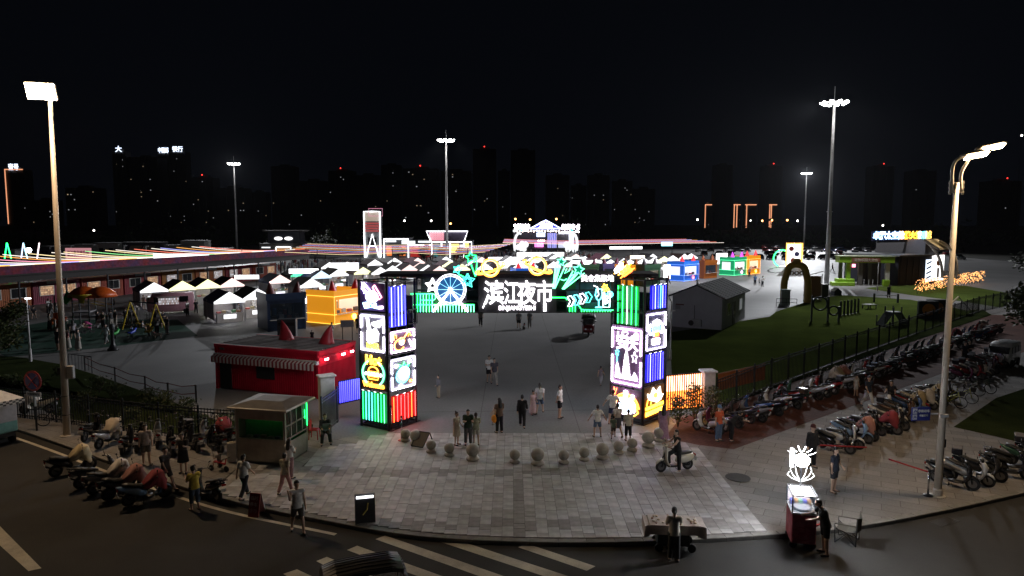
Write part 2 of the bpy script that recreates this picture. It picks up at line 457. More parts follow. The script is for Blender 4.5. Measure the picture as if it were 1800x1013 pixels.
P_HIP=dict(outL=42,inL=75,elbL=20,outR=42,inR=75,elbR=20,abd=6)
P_OUT=dict(outL=38,outR=36,inL=6,inR=6,elbL=6,elbR=8,abd=9)
P_HANDS=dict(armL=14,elbL=40,armR=-2,elbR=6,inL=26)
P_BACK=dict(armL=-14,elbL=-4,inL=22,armR=-14,elbR=-4,inR=22)
P_WORK=dict(lean=14,armL=42,elbL=35,armR=46,elbR=30,inL=14,inR=14,head=28,abd=6)
P_CALL=dict(armR=50,elbR=118,outR=14,inR=4,armL=6,elbL=12,hipL=14,hipR=-14,abd=7,kneeR=6)
P_SIT=dict(z=.56,hipL=86,kneeL=84,hipR=80,kneeR=86,armL=24,elbL=55,armR=22,elbR=60,inL=20,inR=20,abd=10,lean=4)
P_RIDE=dict(z=.90,hipL=62,kneeL=72,hipR=58,kneeR=70,armL=48,elbL=30,armR=48,elbR=30,abd=9,lean=8)
P_STRADDLE=dict(z=.94,hipL=6,kneeL=4,hipR=58,kneeR=66,armL=46,elbL=30,armR=46,elbR=32,abdL=16,abdR=8,lean=6)
P_BEND=dict(lean=52,armL=55,elbL=20,armR=50,elbR=24,hipL=12,kneeL=14,hipR=2,kneeR=14,head=20)
P_CARRY=dict(armL=26,elbL=95,inL=40,armR=10,elbR=40,inR=20,hipL=4)
POSES=[P_STAND,P_PHONE,P_FOLD,P_HIP,P_HANDS,P_BACK,P_WALK,P_WALK2]
# ---------------------------------------------------------------- ground, road, pavement
M_ASPH=ground_mat('asphalt',(.050,.047,.043),(.034,.032,.030),.25,40,.82,.35,.45)
M_CONC=ground_mat('plaza_concrete',(.235,.23,.225),(.175,.17,.17),.10,9,.62,.15,.35)
M_PAVE=ground_mat('pavement_tiles',(.30,.28,.265),(.23,.215,.20),.22,14,.7,.2,.35,R(28),(1.2,.6,.012))
M_JOINT=ground_mat('tile_joint',(.12,.11,.105),(.08,.075,.07),.6,20,.9,.2,.3)
M_BRICK=ground_mat('red_lane',(.15,.062,.045),(.10,.042,.032),.3,18,.8,.2,.35,R(48),(.4,.2,.01))
M_LAWN=ground_mat('lawn_grass',(.085,.115,.026),(.055,.075,.02),.16,30,.95,.6,.75,spec=0)
M_BANK=ground_mat('bank_grass',(.042,.055,.02),(.026,.034,.014),.4,22,.95,.6,.7,spec=0)
M_MAT=ground_mat('rubber_mat',(.035,.085,.06),(.025,.06,.045),.3,20,.9,.2,.4)
M_KERB=mat('kerb_stone',(.19,.18,.165),.8,0,.2,5,bump=.2)
M_LINE=ground_mat('road_paint',(.62,.57,.46),(.42,.38,.31),1.3,30,.7,.2,.35)
def catmull(P,n):
 out=[]
 for i in range(len(P)-1):
  p0,p1,p2,p3=[Vector(P[max(0,min(len(P)-1,i+k))])for k in(-1,0,1,2)]
  for j in range(n):
   t=j/n
   out.append(.5*((2*p1)+(p2-p0)*t+(2*p0-5*p1+4*p2-p3)*t*t+(3*p1-p0-3*p2+p3)*t**3))
 out.append(Vector(P[-1]));return out
def sheet(name,pts,z,m):
 o=MB().poly([(p[0],p[1],z)for p in pts]).obj(name,m)
 return struct(fixup(o))
def fixup(o):
 if o.data.polygons[0].normal.z<0:o.data.flip_normals()
 return o
sheet('ground',[(-1560,-50),(1560,-50),(1560,2900),(-1560,2900)],-.17,ground_mat('far_ground',(.05,.048,.04),(.03,.03,.026),.02,2,.95,.2,.4))
sheet('road',[(-150,-40),(150,-40),(150,66),(-150,118)],-.13,M_ASPH)
KP=[(-75,63.5),(-45,45.2),(-23.2,31.9),(-16,27.3),(-10.7,24.1),(-6.6,22.3),(-3.2,21.1),(.36,20.65),(4.3,20.68),(9.2,21.25),(12.6,22.1),(18.9,24.5),(30,29.2),(46,36.4),(70,47.5)]
KC=catmull([(x,y,0)for x,y in KP],14)
def resample(P,d):
 out=[P[0]];acc=0
 for a,b in zip(P,P[1:]):
  L=(b-a).length;t=d-acc
  while t<=L:out.append(a+(b-a)*(t/L));t+=d
  acc=(acc+L)%d if L else acc
 return out
KC=resample(KC,.9)
def offs(P,k):
 out=[]
 for i,p in enumerate(P):
  t=(P[min(i+1,len(P)-1)]-P[max(i-1,0)]).normalized();out.append(p+Vector((-t.y,t.x,0))*k)
 return out
KI=offs(KC,.24)
slab=struct(fixn(MB().prism([(p.x,p.y)for p in KI]+[(95,110),(-95,118)],-.13,0).obj('pavement',M_PAVE)))
kerb=struct(fixn(MB().prism([(p.x,p.y)for p in KC]+[(p.x,p.y)for p in reversed(KI)],-.129,-.02).obj('kerb',M_JOINT)))
Ko=offs(KC,-.004);Ki2=offs(KC,.245)
for i in range(len(KC)-1):
 if not(-30<KC[i].x<27):continue
 a,b,c,d=Ko[i],Ko[i+1],Ki2[i+1],Ki2[i]
 e=(b-a).normalized()*.008
 low=-.03 if-5<KC[i].x<5.5 else 0
 z1=.012+random.uniform(-.004,.004)+low*.2
 mb=MB();q=[(a+e),(b-e),(c-e),(d+e)]
 mb.loft([[(p.x,p.y,-.128)for p in q],[(p.x,p.y,z1-.02)for p in q],[(p.x+(.012 if k<2 else 0)*(-e.normalized().y),p.y+(.012 if k<2 else 0)*e.normalized().x,z1)for k,p in enumerate(q)]])
 mb.obj('kerb_stone',M_KERB,kerb)
for o in list(kerb.children):fixn(o)
plz=sheet('plaza',[G(560,775),(-5.9,31.86),(6.45,31.8),(7.6,33.2),(8.6,35.3),(14,60),(30,76),(95,84),(130,150),(130,330),(-190,330),(-190,118),(-90,66),G(45,632),G(165,655),G(300,702),G(378,735),(-9.5,33.5),G(565,760)],.004,M_CONC)
for px in(840,1020):
 a,b=G(px,760),G(900+(px-900)*.42,548)
 d=(b-a).normalized();n=Vector((-d.y,d.x,0))*.012
 sheet('plaza_joint',[a-n,a+n,b+n,b-n],.0075,M_JOINT)
for py,w in((724,.05),(640,.015),(590,.015)):
 a,b=G(735,py+1),G(1072,py-3)
 sheet('drain_channel' if w>.02 else 'plaza_joint',[a,b,b+Vector((0,w,0)),a+Vector((0,w,0))],.0085,M_JOINT)
sheet('lawn',[(8.7,35.9),(10.9,36.2),(15.5,41),(54.5,78.7),G(1700,546),G(1600,527),G(1480,519),G(1430,527),G(1365,548),(27.6,72.5),(14.4,61.8)],.009,M_LAWN)
sheet('lawn',[G(1520,507),G(1600,519),G(1690,530),G(1760,541),G(1800,520),G(1700,503),G(1600,497)],.009,M_LAWN)
sheet('planted_bank',[(-95,68),G(40,629),G(110,641),G(165,658),G(300,705),G(378,738),(-9.9,33.2),(-9.6,31.8),G(400,772),G(300,762),G(120,737),(-40,46),(-75,66)],.009,M_BANK)
sheet('red_cycle_lane',[G(1168,770),G(1225,782),G(1290,790),G(1700,641),(62,66),(60,72),(52,74),(13,38.5),(8.6,34.2)],.006,M_BRICK)
sheet('planted_bank',[G(1676,751),G(1751,700),(48,52),(90,80),(90,55),(45,37.5),(24.5,28.2),G(1752,768)],.009,M_BANK)
sheet('planted_bank',[(9.3,35.0),(13.2,38.2),(52.3,73.8),(54.6,78.6),(15.6,40.9),(11,36.1)],.0078,M_BANK)
sheet('playground_mat',[G(10,627),G(170,613),G(348,591),G(312,562),G(200,562),G(100,563),G(-60,590)],.012,M_MAT)
# paved apron: single slabs by the gate, the largest 300 apart and the rest as one part
TC=[(.40,.38,.385),(.37,.355,.355),(.345,.325,.32),(.39,.38,.395),(.31,.295,.285)]
TM=[mat('slab_stone_%d'%i,c,.62,0,.28,2.2,bump=.15)for i,c in enumerate(TC)]
TMD=[mat('slab_dark_%d'%i,c,.7,0,.2,4,bump=.15)for i,c in enumerate([(.23,.215,.21),(.26,.25,.24),(.21,.195,.19)])]
def kerb_y(x):
 for a,b in zip(KI,KI[1:]):
  if a.x<=x<=b.x:return a.y+(b.y-a.y)*(x-a.x)/max(1e-6,b.x-a.x)
 return 30
tiles=[]
tw,tl=.375,.75
nx=int(19.5/tw)
for i in range(nx):
 x=-11.2+(i+.5)*tw;y=kerb_y(x)+.04;fst=True
 while y<31.78:
  L=random.choice((tl,tl,.375,.56))if not fst else(.3,.45,.6,.75)[(i*3)%4];fst=False;L=min(L,31.77-y);yc=y+L/2
  if L<.08:break
  if not(x<-8.6 and yc>27.2)and yc<31.8-max(0,abs(x+.0)-5.9)*.9:
   dark=(26.35<yc<27.0)or(21.6<yc<22.1)or(abs(x-.2)<.42 and yc<25.9 and(i%2==0))
   tiles.append((x,yc,L,dark))
  y+=L
tiles.sort(key=lambda t:t[1]+random.uniform(-.2,.2))
shared={}
rest=MB()
sub=struct(sheet('apron',[(x,kerb_y(x)+.005)for x in[-11.3+k*.4 for k in range(49)]]+[(8.3,29.4),(6.3,31.84),(-5.6,31.84),(-8.5,29),(-8.7,27.1),(-11.3,27.1)],.002,M_JOINT))
def tile_mesh(L,k):
 if(L,k)not in shared:
  w=tw/2-.0035;l=L/2-.0035;mb=MB()
  mb.loft([[(-w,-l,0),(w,-l,0),(w,l,0),(-w,l,0)],[(-w,-l,.017),(w,-l,.017),(w,l,.017),(-w,l,.017)],[(-w+.006,-l+.006,.022),(w-.006,-l+.006,.022),(w-.006,l-.006,.022),(-w+.006,l-.006,.022)]])
  me=mb.mesh('slab');me.materials.append(TM[0]);shared[(L,k)]=me
 return shared[(L,k)]
big=0
for x,yc,L,dark in tiles:
 m=random.choice(TMD)if dark else random.choice(TM)
 zz=random.uniform(-.004,.003)
 if big<300:
  o=bpy.data.objects.new('slab',tile_mesh(L,0));COL.objects.link(o);o.parent=sub;o.location=(x,yc,zz);paint(o,m);big+=1
  o.rotation_euler=(random.uniform(-.003,.003),random.uniform(-.004,.004),0)
 else:
  rest.mi=(TM+TMD).index(m);w=tw/2-.006;l=L/2-.006
  rest.add([(x-w,yc-l,zz),(x+w,yc-l,zz),(x+w,yc+l,zz),(x-w,yc+l,zz),(x-w,yc-l,.02+zz),(x+w,yc-l,.02+zz),(x+w,yc+l,.02+zz),(x-w,yc+l,.02+zz)],[(4,5,6,7),(0,1,5,4),(1,2,6,5),(2,3,7,6),(3,0,4,7)])
o=rest.obj('slabs_beyond',TM+TMD,sub);o['kind']='stuff'
# painted markings on the road
cw=struct(MB().poly([(-8,18,-.1285),(5,18,-.1285),(5,18.01,-.1285),(-8,18.01,-.1285)]).obj('crossing',M_ASPH))
for A,B,D,E in(((660,948),(677,941.5),(883,1012),(840,1012)),((772,952),(790,945),(999,1013),(956,1013)),((910.5,962),(926.7,956),(1046.6,995.6),(1031.5,1003.5)),((610,967),(627.7,959.5),(775,1012),(732,1012)),((556,986.5),(574.6,979),(652,1012),(605,1012)),((498,1009),(522,1001),(585,1030),(550,1040))):
 q=[G(*p,-.126)for p in(A,B,D,E)]
 if D[1]>1005:q[2]=q[2]+(q[2]-q[1])*.5;q[3]=q[3]+(q[3]-q[0])*.5
 fixup(MB().poly(q).obj('stripe',M_LINE,cw))
el=offs(KC,-.42);el2=offs(KC,-.57)
ln=MB()
for i in range(len(KC)-1):
 if-40<KC[i].x<-6.3:ln.poly([(p.x,p.y,-.126)for p in(el2[i],el2[i+1],el[i+1],el[i])])
struct(ln.obj('edge_line',M_LINE))
q=[G(*p,-.126)for p in((-60,905),(-20,905),(73,999),(50,1004))]
struct(fixup(MB().poly([q[0],q[1],q[2],q[3]]).obj('lane_line',M_LINE)))
q=[G(*p,-.1255)for p in((-15,958),(12,947),(14,950),(-15,966))]
struct(fixup(MB().poly(q).obj('lane_arrow',M_LINE)))
def drain_cover(x,y,z,r,label):
 t=thing('manhole_cover',label,'manhole cover',(x,y,z))
 MB().lathe([(r,0),(r,.006),(r*.93,.009),(r*.93,.006),(.01,.006)],28).obj('rim',mat('iron_rim',(.045,.043,.04),.6,.6),t)
 pl=MB()
 for i in range(-4,5):
  w=math.sqrt(max(0,(r*.9)**2-(i*r*.2)**2));pl.box(0,i*r*.2,.008,2*w,r*.12,.006)
 pl.obj('tread_plate',mat('iron_tread',(.05,.045,.042),.7,.5),t)
p=G(1297,840);drain_cover(p.x,p.y,.012,.48,'round dark iron manhole cover in the paving beside the white scooter and rider')
p=G(1660,917,-.13);t=thing('storm_drain','rectangular iron storm drain grate in the road beside the kerb','drain grate',(p.x,p.y,-.128),R(25))
MB().box(0,0,.004,1.0,.45,.008).obj('rim',mat('iron_rim',(.045,.043,.04)),t)
for i in range(9):MB().box(-.4+i*.1,0,.011,.05,.38,.008).obj('grate_bar',mat('iron_tread',(.05,.045,.042)),t)
# ---------------------------------------------------------------- the neon gate
WH=emi('neon_white',(1,.88,1),22);WHS=emi('neon_white_soft',(.95,.95,1),4)
ART=emi('art_white',(1,.93,1),4);BLU=emi('neon_blue',(.035,.03,1),9);BLW=emi('neon_pale_blue',(.16,.17,1),9)
GRN=emi('neon_green',(.01,1,.14),7);GRW=emi('neon_pale_green',(.12,1,.42),5)
CYN=emi('neon_cyan',(.12,.85,1),4.5);TEA=emi('neon_teal',(.06,.80,.62),3.2)
RED=emi('neon_red',(1,.03,.03),11);ORR=emi('neon_orange_red',(1,.13,.02),7)
ORG=emi('neon_orange',(1,.33,.03),6);YEL=emi('neon_yellow',(1,.56,.03),7);PNK=emi('neon_pink',(1,.1,.55),3)
STEEL=mat('painted_steel',(.022,.02,.026),.5,.4,.2);PANEL=mat('acrylic_backing',(.055,.05,.075),.35,0,.1)
DECK=mat('deck_sheet',(.03,.028,.032),.6,.3,.3)
gate=thing('market_gate','tall neon gate of two dark steel towers joined by a beam with white lit characters','gate',(0,34,0))
def GO(mb,name,m,parent,smooth=False):
 o=mb.obj(name,m,parent,smooth)
 if parent is gate:o.location=-gate.location
 return o
class Face:
 def __init__(s,C,d,w):
  s.C=Vector(C);s.d=Vector((d[0],d[1],0)).normalized();s.w=w
  s.n=Vector((s.d.y,-s.d.x,0))
  if s.n.y>0:s.n=-s.n
 def p(s,u,z,k=.0):return s.C+s.d*(u*s.w)+Vector((0,0,z))+s.n*k
 def art(s,u0,u1,z0,z1):
  return lambda a,b,k=.07:s.p(u0+(u1-u0)*a,z0+(z1-z0)*b,k)
def ztop(px,py,Y):return atY(px,py,Y).z
def circ(cx,cy,rx,ry=None,a0=0,a1=360,n=20):
 ry=ry or rx
 return[(cx+rx*math.cos(R(a0+(a1-a0)*i/n)),cy+ry*math.sin(R(a0+(a1-a0)*i/n)))for i in range(n+1)]
def star(cx,cy,r,k=.45,rot=90,n=5,sx=1):
 return[(cx+sx*(r if i%2==0 else r*k)*math.cos(R(rot+i*180/n)),cy+(r if i%2==0 else r*k)*math.sin(R(rot+i*180/n)))for i in range(2*n+1)]
def neon(f,pts,name,m,parent,r=.028,k=.07):
 mb=MB()
 if pts[0]and isinstance(pts[0][0],(int,float)):pts=[pts]
 for q in pts:mb.tube([f(a,b,k)for a,b in q],r,5)
 return GO(mb,name,m,parent)
def fill(f,pts,name,m,parent,k=.05,th=.03):
 q=[f(a,b,k)for a,b in pts];n=(f(0,0,1)-f(0,0,0))*th
 return GO(MB().loft([[p for p in q],[p+n for p in q]]),name,m,parent)
def wtext(f,body,a,b,size,m,parent,name,face,depth=.03,bold=.0,k=.07,fit=None):
 o=text_obj(name,body,size,m,parent,f(a,b,k),depth=depth,bold=bold,fit=fit)
 d=face.d if face.d.x>0 else-face.d
 o.rotation_euler=Matrix((d,Vector((0,0,1)),face.n)).transposed().to_euler()
 return o
def truss_tower(F1,F2,H,parent):
 mb=MB();c4=[F1.p(0,0),F1.p(1,0),F1.p(1,0)+F2.d*F2.w,F2.p(1,0)]
 Z=Vector((0,0,1))
 for c in c4:mb.bar(c,c+Z*H,.11)
 for i in range(4):
  a,b=c4[i],c4[(i+1)%4]
  for z in(.1,.32,1.95,2.05,3.65,3.75,5.6,5.68,H-.05):
   mb.bar(a+Z*z,b+Z*z,.06)
  mb.bar(a+Z*.1,b+Z*.32,.03);mb.bar(b+Z*.1,a+Z*.32,.03)
  for s in(.33,.67):mb.bar(a.lerp(b,s)+Z*.1,a.lerp(b,s)+Z*H,.03)
  if i in(1,2):
   for z in(.3,2,3.7):mb.bar(a+Z*z,b+Z*(z+1.6),.03)
 return GO(mb,'tower_frame',STEEL,parent)
def panel(F,u0,u1,z0,z1,parent,name='neon_panel',border=None,m=PANEL):
 f=F.art(u0,u1,z0,z1)
 o=GO(MB().loft([[F.p(u0,z0,.0),F.p(u1,z0,.0),F.p(u1,z1,.0),F.p(u0,z1,.0)],[F.p(u0,z0,.04),F.p(u1,z0,.04),F.p(u1,z1,.04),F.p(u0,z1,.04)]]),name,m,parent);fixn(o)
 if border:
  for q in([(.04,.05),(.04,.44)],[(.04,.54),(.04,.95),(.5,.95)],[(.5,.95),(.96,.95),(.96,.62)],[(.96,.5),(.96,.05),(.5,.05)],[(.5,.05),(.04,.05)]):
   neon(f,q,'border_tube',border,o,.025,.09)
 return o,f
def stripes(F,us,z0,z1,mats,parent,name='tube_bank',back=None,r=.019):
 bk=MB()
 u0,u1=min(us)-.06,max(us)+.06
 bk.loft([[F.p(u0,z0,-.02),F.p(u1,z0,-.02),F.p(u1,z1,-.02),F.p(u0,z1,-.02)],[F.p(u0,z0,0),F.p(u1,z0,0),F.p(u1,z1,0),F.p(u0,z1,0)]])
 o=fixn(GO(bk,name,back or PANEL,parent))
 for i,u in enumerate(us):
  m=mats[i%len(mats)]
  mb=MB();mb.tube([F.p(u,z0+.05,.08),F.p(u,z1-.05,.08)],r,6);mb.obj('neon_tube',m,o)
  hb=MB();hb.bar(F.p(u,z1-.02,.0),F.p(u,z1+.04,.14),.02);hb.obj('tube_clip',WHS if i%2 else STEEL,o)
 return o
BLK_B=mat('blue_backing',(.05,.05,.5),.4);BLK_G=mat('green_backing',(.02,.26,.09),.4);BLK_R=mat('red_backing',(.34,.02,.025),.4)
# left tower: corner to the street, two neon faces
CL=G(684,758);LL=G(636,748);RL=G(732,742)
FL=Face(CL,LL-CL,(LL-CL).length);FR=Face(CL,RL-CL,(RL-CL).length)
HT=7.25
tl_=truss_tower(FL,FR,HT,gate)
def zs(px,ys,Y):return[ztop(px,y,Y)for y in ys]
zl=zs(660,(743,687,684,621,617,552,546,497),CL.y+.5)
zl=[max(.33,z)for z in zl]
stripes(FL,[.12+.11*i for i in range(8)],zl[0],zl[1]-.04,[GRW,GRN,GRW,GRN,CYN,CYN,CYN,GRN],gate,back=BLK_G)
pb,f=panel(FL,.06,.94,zl[2],zl[3],gate,'burger_sign')
# face u runs away from the corner, so drawings are mirrored to read from the street
mir=lambda g:(lambda a,b,k=.07:g(1-a,b,k))
f=mir(f)
neon(f,[circ(.5,.45,.44,.36,118,232),circ(.5,.45,.44,.36,-52,62)],'wreath_tube',GRW,pb,.045)
neon(f,[circ(.5,.5,.2,.13,0,180),[(.28,.49),(.72,.49)],[(.28,.42),(.4,.46),(.5,.41),(.6,.46),(.72,.42)],[(.28,.36),(.72,.36),(.68,.28),(.32,.28),(.28,.36)]],'burger_tube',ORG,pb,.032)
fill(f,[(.3,.38),(.7,.38),(.7,.48),(.3,.48)],'filling',emi('neon_cream',(1,.85,.7),6),pb)
for cx in(.2,.8):fill(f,circ(cx,.42,.06,.05,n=8),'sauce_cup',ART,pb)
wtext(f,'Hot',.5,.80,.62,YEL,pb,'word_hot',FL,bold=.03);wtext(f,'Welcome',.5,.12,.34,ORG,pb,'word_welcome',FL,bold=.02)
pb,f=panel(FL,.06,.94,zl[4]-.06,zl[5],gate,'bar_sign',WH,mat('slate_backing',(.17,.18,.23),.4));f=mir(f)
fill(f,[(.42,.25),(.72,.3),(.76,.52),(.62,.66),(.44,.56),(.36,.36)],'hand_figure',ART,pb)
fill(f,[(.24,.92),(.34,.9),(.46,.52),(.36,.34),(.28,.36),(.3,.56)],'bottle_figure',ART,pb)
fill(f,[(.46,.78),(.9,.88),(.92,.78),(.78,.66),(.5,.7)],'sleeve_figure',ART,pb)
neon(f,[(.3,.56),(.3,.3),(.5,.26)],'glass_tube',WH,pb,.03)
wtext(f,'BAR',.5,.14,.42,YEL,pb,'word_bar',FL,bold=.03)
pb,f=panel(FL,.06,.94,zl[6],zl[7],gate,'rabbit_sign',None,mat('violet_backing',(.13,.08,.34),.4));f=mir(f)
fill(f,circ(.5,.5,.26,.22,n=16),'head_figure',ART,pb)
neon(f,[[(.12,.98),(.2,.62),(.36,.6),(.4,.74),(.16,.98),(.1,.78),(.28,.66)]],'ear_tube',WH,pb,.03)
neon(f,[[(.62,.92),(.9,.5),(.8,.42),(.54,.84),(.62,.92)]],'stick_tube',emi('neon_rose',(1,.35,.4),6),pb,.03)
fill(f,[(.12,.26),(.3,.3),(.5,.22),(.66,.28),(.72,.08),(.5,.12),(.2,.06)],'bow_figure',emi('neon_pale_cyan',(.6,1,1),6),pb)
fill(f,circ(.47,.17,.06,.05,n=8),'bow_knot',TEA,pb,.09)
fill(f,[(.76,.08),(.94,.1),(.94,.2),(.76,.18)],'cup_figure',emi('neon_blush',(1,.8,.8),7),pb)
zr=zs(708,(743,692,684,628,619,580,573,500),CL.y+.7);zr=[max(.33,z)for z in zr]
stripes(FR,[.14+.13*i for i in range(7)],zr[0],zr[1],[ORR,RED,RED,RED,RED,ORR,RED],gate,back=BLK_R)
pb,f=panel(FR,.06,.95,zr[2],zr[3],gate,'fruit_sign',WH,mat('slate_backing',(.17,.18,.23)))
fill(f,circ(.48,.42,.27,.24,n=16),'fruit_figure',CYN,pb);fill(f,circ(.52,.5,.22,.2,n=14),'fruit_light',emi('neon_pale_cyan',(.6,1,1),6),pb,.085)
neon(f,[[(.4,.66),(.3,.8),(.48,.72),(.54,.84),(.6,.7),(.76,.78),(.66,.62)]],'leaf_tube',GRN,pb,.03)
for a,b,m in((.22,.76,WH),(.76,.82,WH),(.8,.2,ORG),(.4,.12,WH)):fill(f,circ(a,b,.065,.05,n=8),'blossom_figure',m,pb)
pb,f=panel(FR,.06,.95,zr[4],zr[5],gate,'guitar_sign',WH,mat('plum_backing',(.20,.12,.22),.4))
neon(f,[circ(.36,.34,.2,.24,60,330),circ(.44,.5,.12,.14,-60,180),[(.5,.56),(.72,.86),(.78,.8)]],'guitar_tube',ORG,pb,.034)
fill(f,circ(.46,.44,.1,.12,n=10),'guitar_body',emi('neon_blush',(1,.8,.8)),pb)
neon(f,[[(.14,.6),(.14,.84),(.24,.8),(.24,.66)],[(.72,.66),(.78,.84),(.84,.66)]],'note_tube',ORG,pb,.024)
fill(f,[(.72,.5),(.78,.54),(.92,.24),(.84,.16)],'bottle_figure',ART,pb)
stripes(FR,[.12,.24,.36,.48,.60],zr[6]-.02,zr[7]-.05,[BLW,BLU,BLW,BLW,BLU],gate,back=BLK_B,r=.024)
# balcony rails beside the left tower and under the beam
rl=MB()
for z in(5.05,5.75):rl.bar(FR.p(.72,z,.05),FR.p(1.05,z,.05),.05)
for u in(.75,.85,.95,1.05):rl.bar(FR.p(u,5.05,.05),FR.p(u,5.75,.05),.035)
GO(rl,'balcony_rail',STEEL,gate)
# right tower
CR=G(1129,748);L2=G(1073,734);R2=G(1167,735)
EL=Face(CR,L2-CR,(L2-CR).length);ER=Face(CR,R2-CR,(R2-CR).length)
truss_tower(EL,ER,HT,gate)
zc=zs(1103,(741,684,680,574,572,500),CR.y+.6);zc=[max(.3,z)for z in zc]
pb,f=panel(EL,.03,.97,zc[0],zc[1],gate,'arch_sign',None,mat('plum_backing',(.20,.12,.22)));f=mir(f)
neon(f,[circ(.52,.3,.42,.52,5,175),circ(.52,.3,.36,.44,5,175)],'arch_tube',ORG,pb,.04)
neon(f,[[(.1,.98),(.14,.7),(.2,.96),(.06,.84)],[(.06,.6),(.1,.74)]],'flame_tube',ORR,pb,.03)
fill(f,[(.26,.18),(.8,.18),(.84,.5),(.7,.66),(.3,.62)],'hall_figure',emi('neon_ice',(.7,.85,1),8),pb)
neon(f,[[(.46,.66),(.46,.92),(.54,.92),(.54,.66)],[(.7,.68),(.7,.8),(.76,.8),(.76,.68)]],'tower_tube',WH,pb,.026)
fill(f,[(.3,.04),(.7,.04),(.7,.16),(.3,.16)],'base_figure',ART,pb);neon(f,[(.8,.45),(.92,.2),(.78,.06)],'ribbon_tube',YEL,pb,.03)
pb,f=panel(EL,.02,.98,zc[2],zc[3],gate,'city_sign',WH,mat('mauve_backing',(.22,.12,.25),.4));f=mir(f)
wtext(f,'I',.22,.86,.42,ART,pb,'letter',EL,bold=.02)
neon(f,[[(.44,.82),(.34,.88),(.37,.92),(.44,.89),(.51,.92),(.54,.88),(.44,.82)]],'heart_tube',ART,pb,.026)
fill(f,circ(.8,.86,.08,.055,n=9),'cloud_figure',ART,pb)
wtext(f,'安',.36,.71,.8,ART,pb,'character',EL,bold=.015);wtext(f,'庆',.67,.71,.8,ART,pb,'character',EL,bold=.015)
pag=[]
for i in range(7):
 w=.125-i*.013;y=.16+i*.055;pag+=[(w+.02,y),(w,y+.012),(w-.004,y+.045)]
P_=[(.5+w,y)for w,y in pag]+[(.505,.6),(.5,.64),(.495,.6)]+[(.5-w,y)for w,y in reversed(pag)]
fill(f,P_,'pagoda_figure',ART,pb)
fill(f,[(.14,.12),(.86,.12),(.84,.2),(.76,.26),(.7,.18),(.36,.16),(.3,.2),(.24,.34),(.2,.4),(.16,.3)],'skyline_figure',ART,pb)
neon(f,[star(.76,.5,.1,.45,sx=1.0)],'star_tube',WHS,pb,.024)
neon(f,[star(.2,.55,.06),[(.2,.5),(.2,.36)]],'star_tube',CYN,pb,.024)
stripes(EL,[.22,.36,.5,.64,.78],zc[4],zc[5]-.05,[GRN,GRN,WHS,GRN,GRN],gate,back=BLK_G,r=.022)
zd=zs(1148,(738,676,668,618,614,547,543,500),CR.y+.9);zd=[max(.3,z)for z in zd]
pb,f=panel(ER,.04,.96,zd[0],zd[1],gate,'seafood_sign',None,mat('amber_backing',(.20,.10,.03),.4))
fill(f,[(.2,.6),(.14,.8),(.3,.74),(.42,.96),(.56,.78),(.76,.94),(.8,.7),(.92,.66),(.8,.5),(.6,.44),(.4,.52)],'crab_figure',emi('neon_warm_white',(1,.9,.75),9),pb)
fill(f,circ(.5,.7,.12,.1,n=10),'crab_shell',YEL,pb,.09)
fill(f,[(.06,.26),(.94,.32),(.94,.42),(.06,.36)],'bar_figure',YEL,pb);fill(f,[(.06,.06),(.94,.12),(.94,.26),(.06,.2)],'bar_figure',emi('neon_amber',(1,.45,.03),9),pb)
neon(f,[[(.1,.4),(.16,.6)],[(.3,.42),(.34,.56)],[(.62,.44),(.6,.54)]],'claw_tube',ORG,pb,.03)
stripes(ER,[.14+.115*i for i in range(7)],zd[2],zd[3],[BLU,BLW,BLU,BLU,BLU,BLW,BLU],gate,back=BLK_B)
pb,f=panel(ER,.04,.96,zd[4],zd[5],gate,'lantern_sign',WH,mat('navy_backing',(.06,.06,.12),.4))
fill(f,[(.36,.38),(.62,.38),(.68,.56),(.66,.68),(.34,.68),(.3,.56)],'lantern_figure',CYN,pb);fill(f,[(.38,.36),(.6,.36),(.62,.48),(.36,.48)],'lantern_foot',ORR,pb,.085)
fill(f,[(.34,.66),(.66,.66),(.7,.76),(.5,.82),(.3,.76)],'lantern_cap',ART,pb,.085)
neon(f,[circ(.5,.56,.34,.2,140,220),circ(.5,.56,.34,.2,-40,40)],'bracket_tube',WH,pb,.045);wtext(f,'酒馆',.5,.22,.3,WH,pb,'character_pair',ER,bold=.02)
stripes(ER,[.3,.42,.56,.66,.76,.88],zd[6],zd[7],[BLU,BLW,BLU,CYN,BLW,BLU],gate,back=BLK_B)
rl=MB()
for z in(4.6,5.5):rl.bar(EL.p(.7,z,.12),EL.p(1.0,z,.12),.05)
for u in(.72,.8,.88,.96):rl.bar(EL.p(u,4.6,.12),EL.p(u,5.5,.12),.03)
GO(rl,'balcony_rail',STEEL,gate)
# lit panels on the rear faces, towards the plaza
for F,G2,s in((FL,FR,'l'),(FR,FL,'l'),(EL,ER,'r'),(ER,EL,'r')):
 o_=G2.d*G2.w;n=-F.n
 q=lambda u,z,k:F.p(u,z)+o_+n*k
 fixn(GO(MB().loft([[q(.08,2.0,.0),q(.92,2.0,.0),q(.92,6.4,.0),q(.08,6.4,.0)],[q(.08,2.0,.06),q(.92,2.0,.06),q(.92,6.4,.06),q(.08,6.4,.06)]]),'rear_panel',PANEL,gate))
 fixn(GO(MB().loft([[q(.2,2.6,.07),q(.8,2.6,.07),q(.8,5.9,.07),q(.2,5.9,.07)],[q(.2,2.6,.1),q(.8,2.6,.1),q(.8,5.9,.1),q(.2,5.9,.1)]]),'rear_light',emi('rear_light_cool',(.86,.9,1),9),gate))
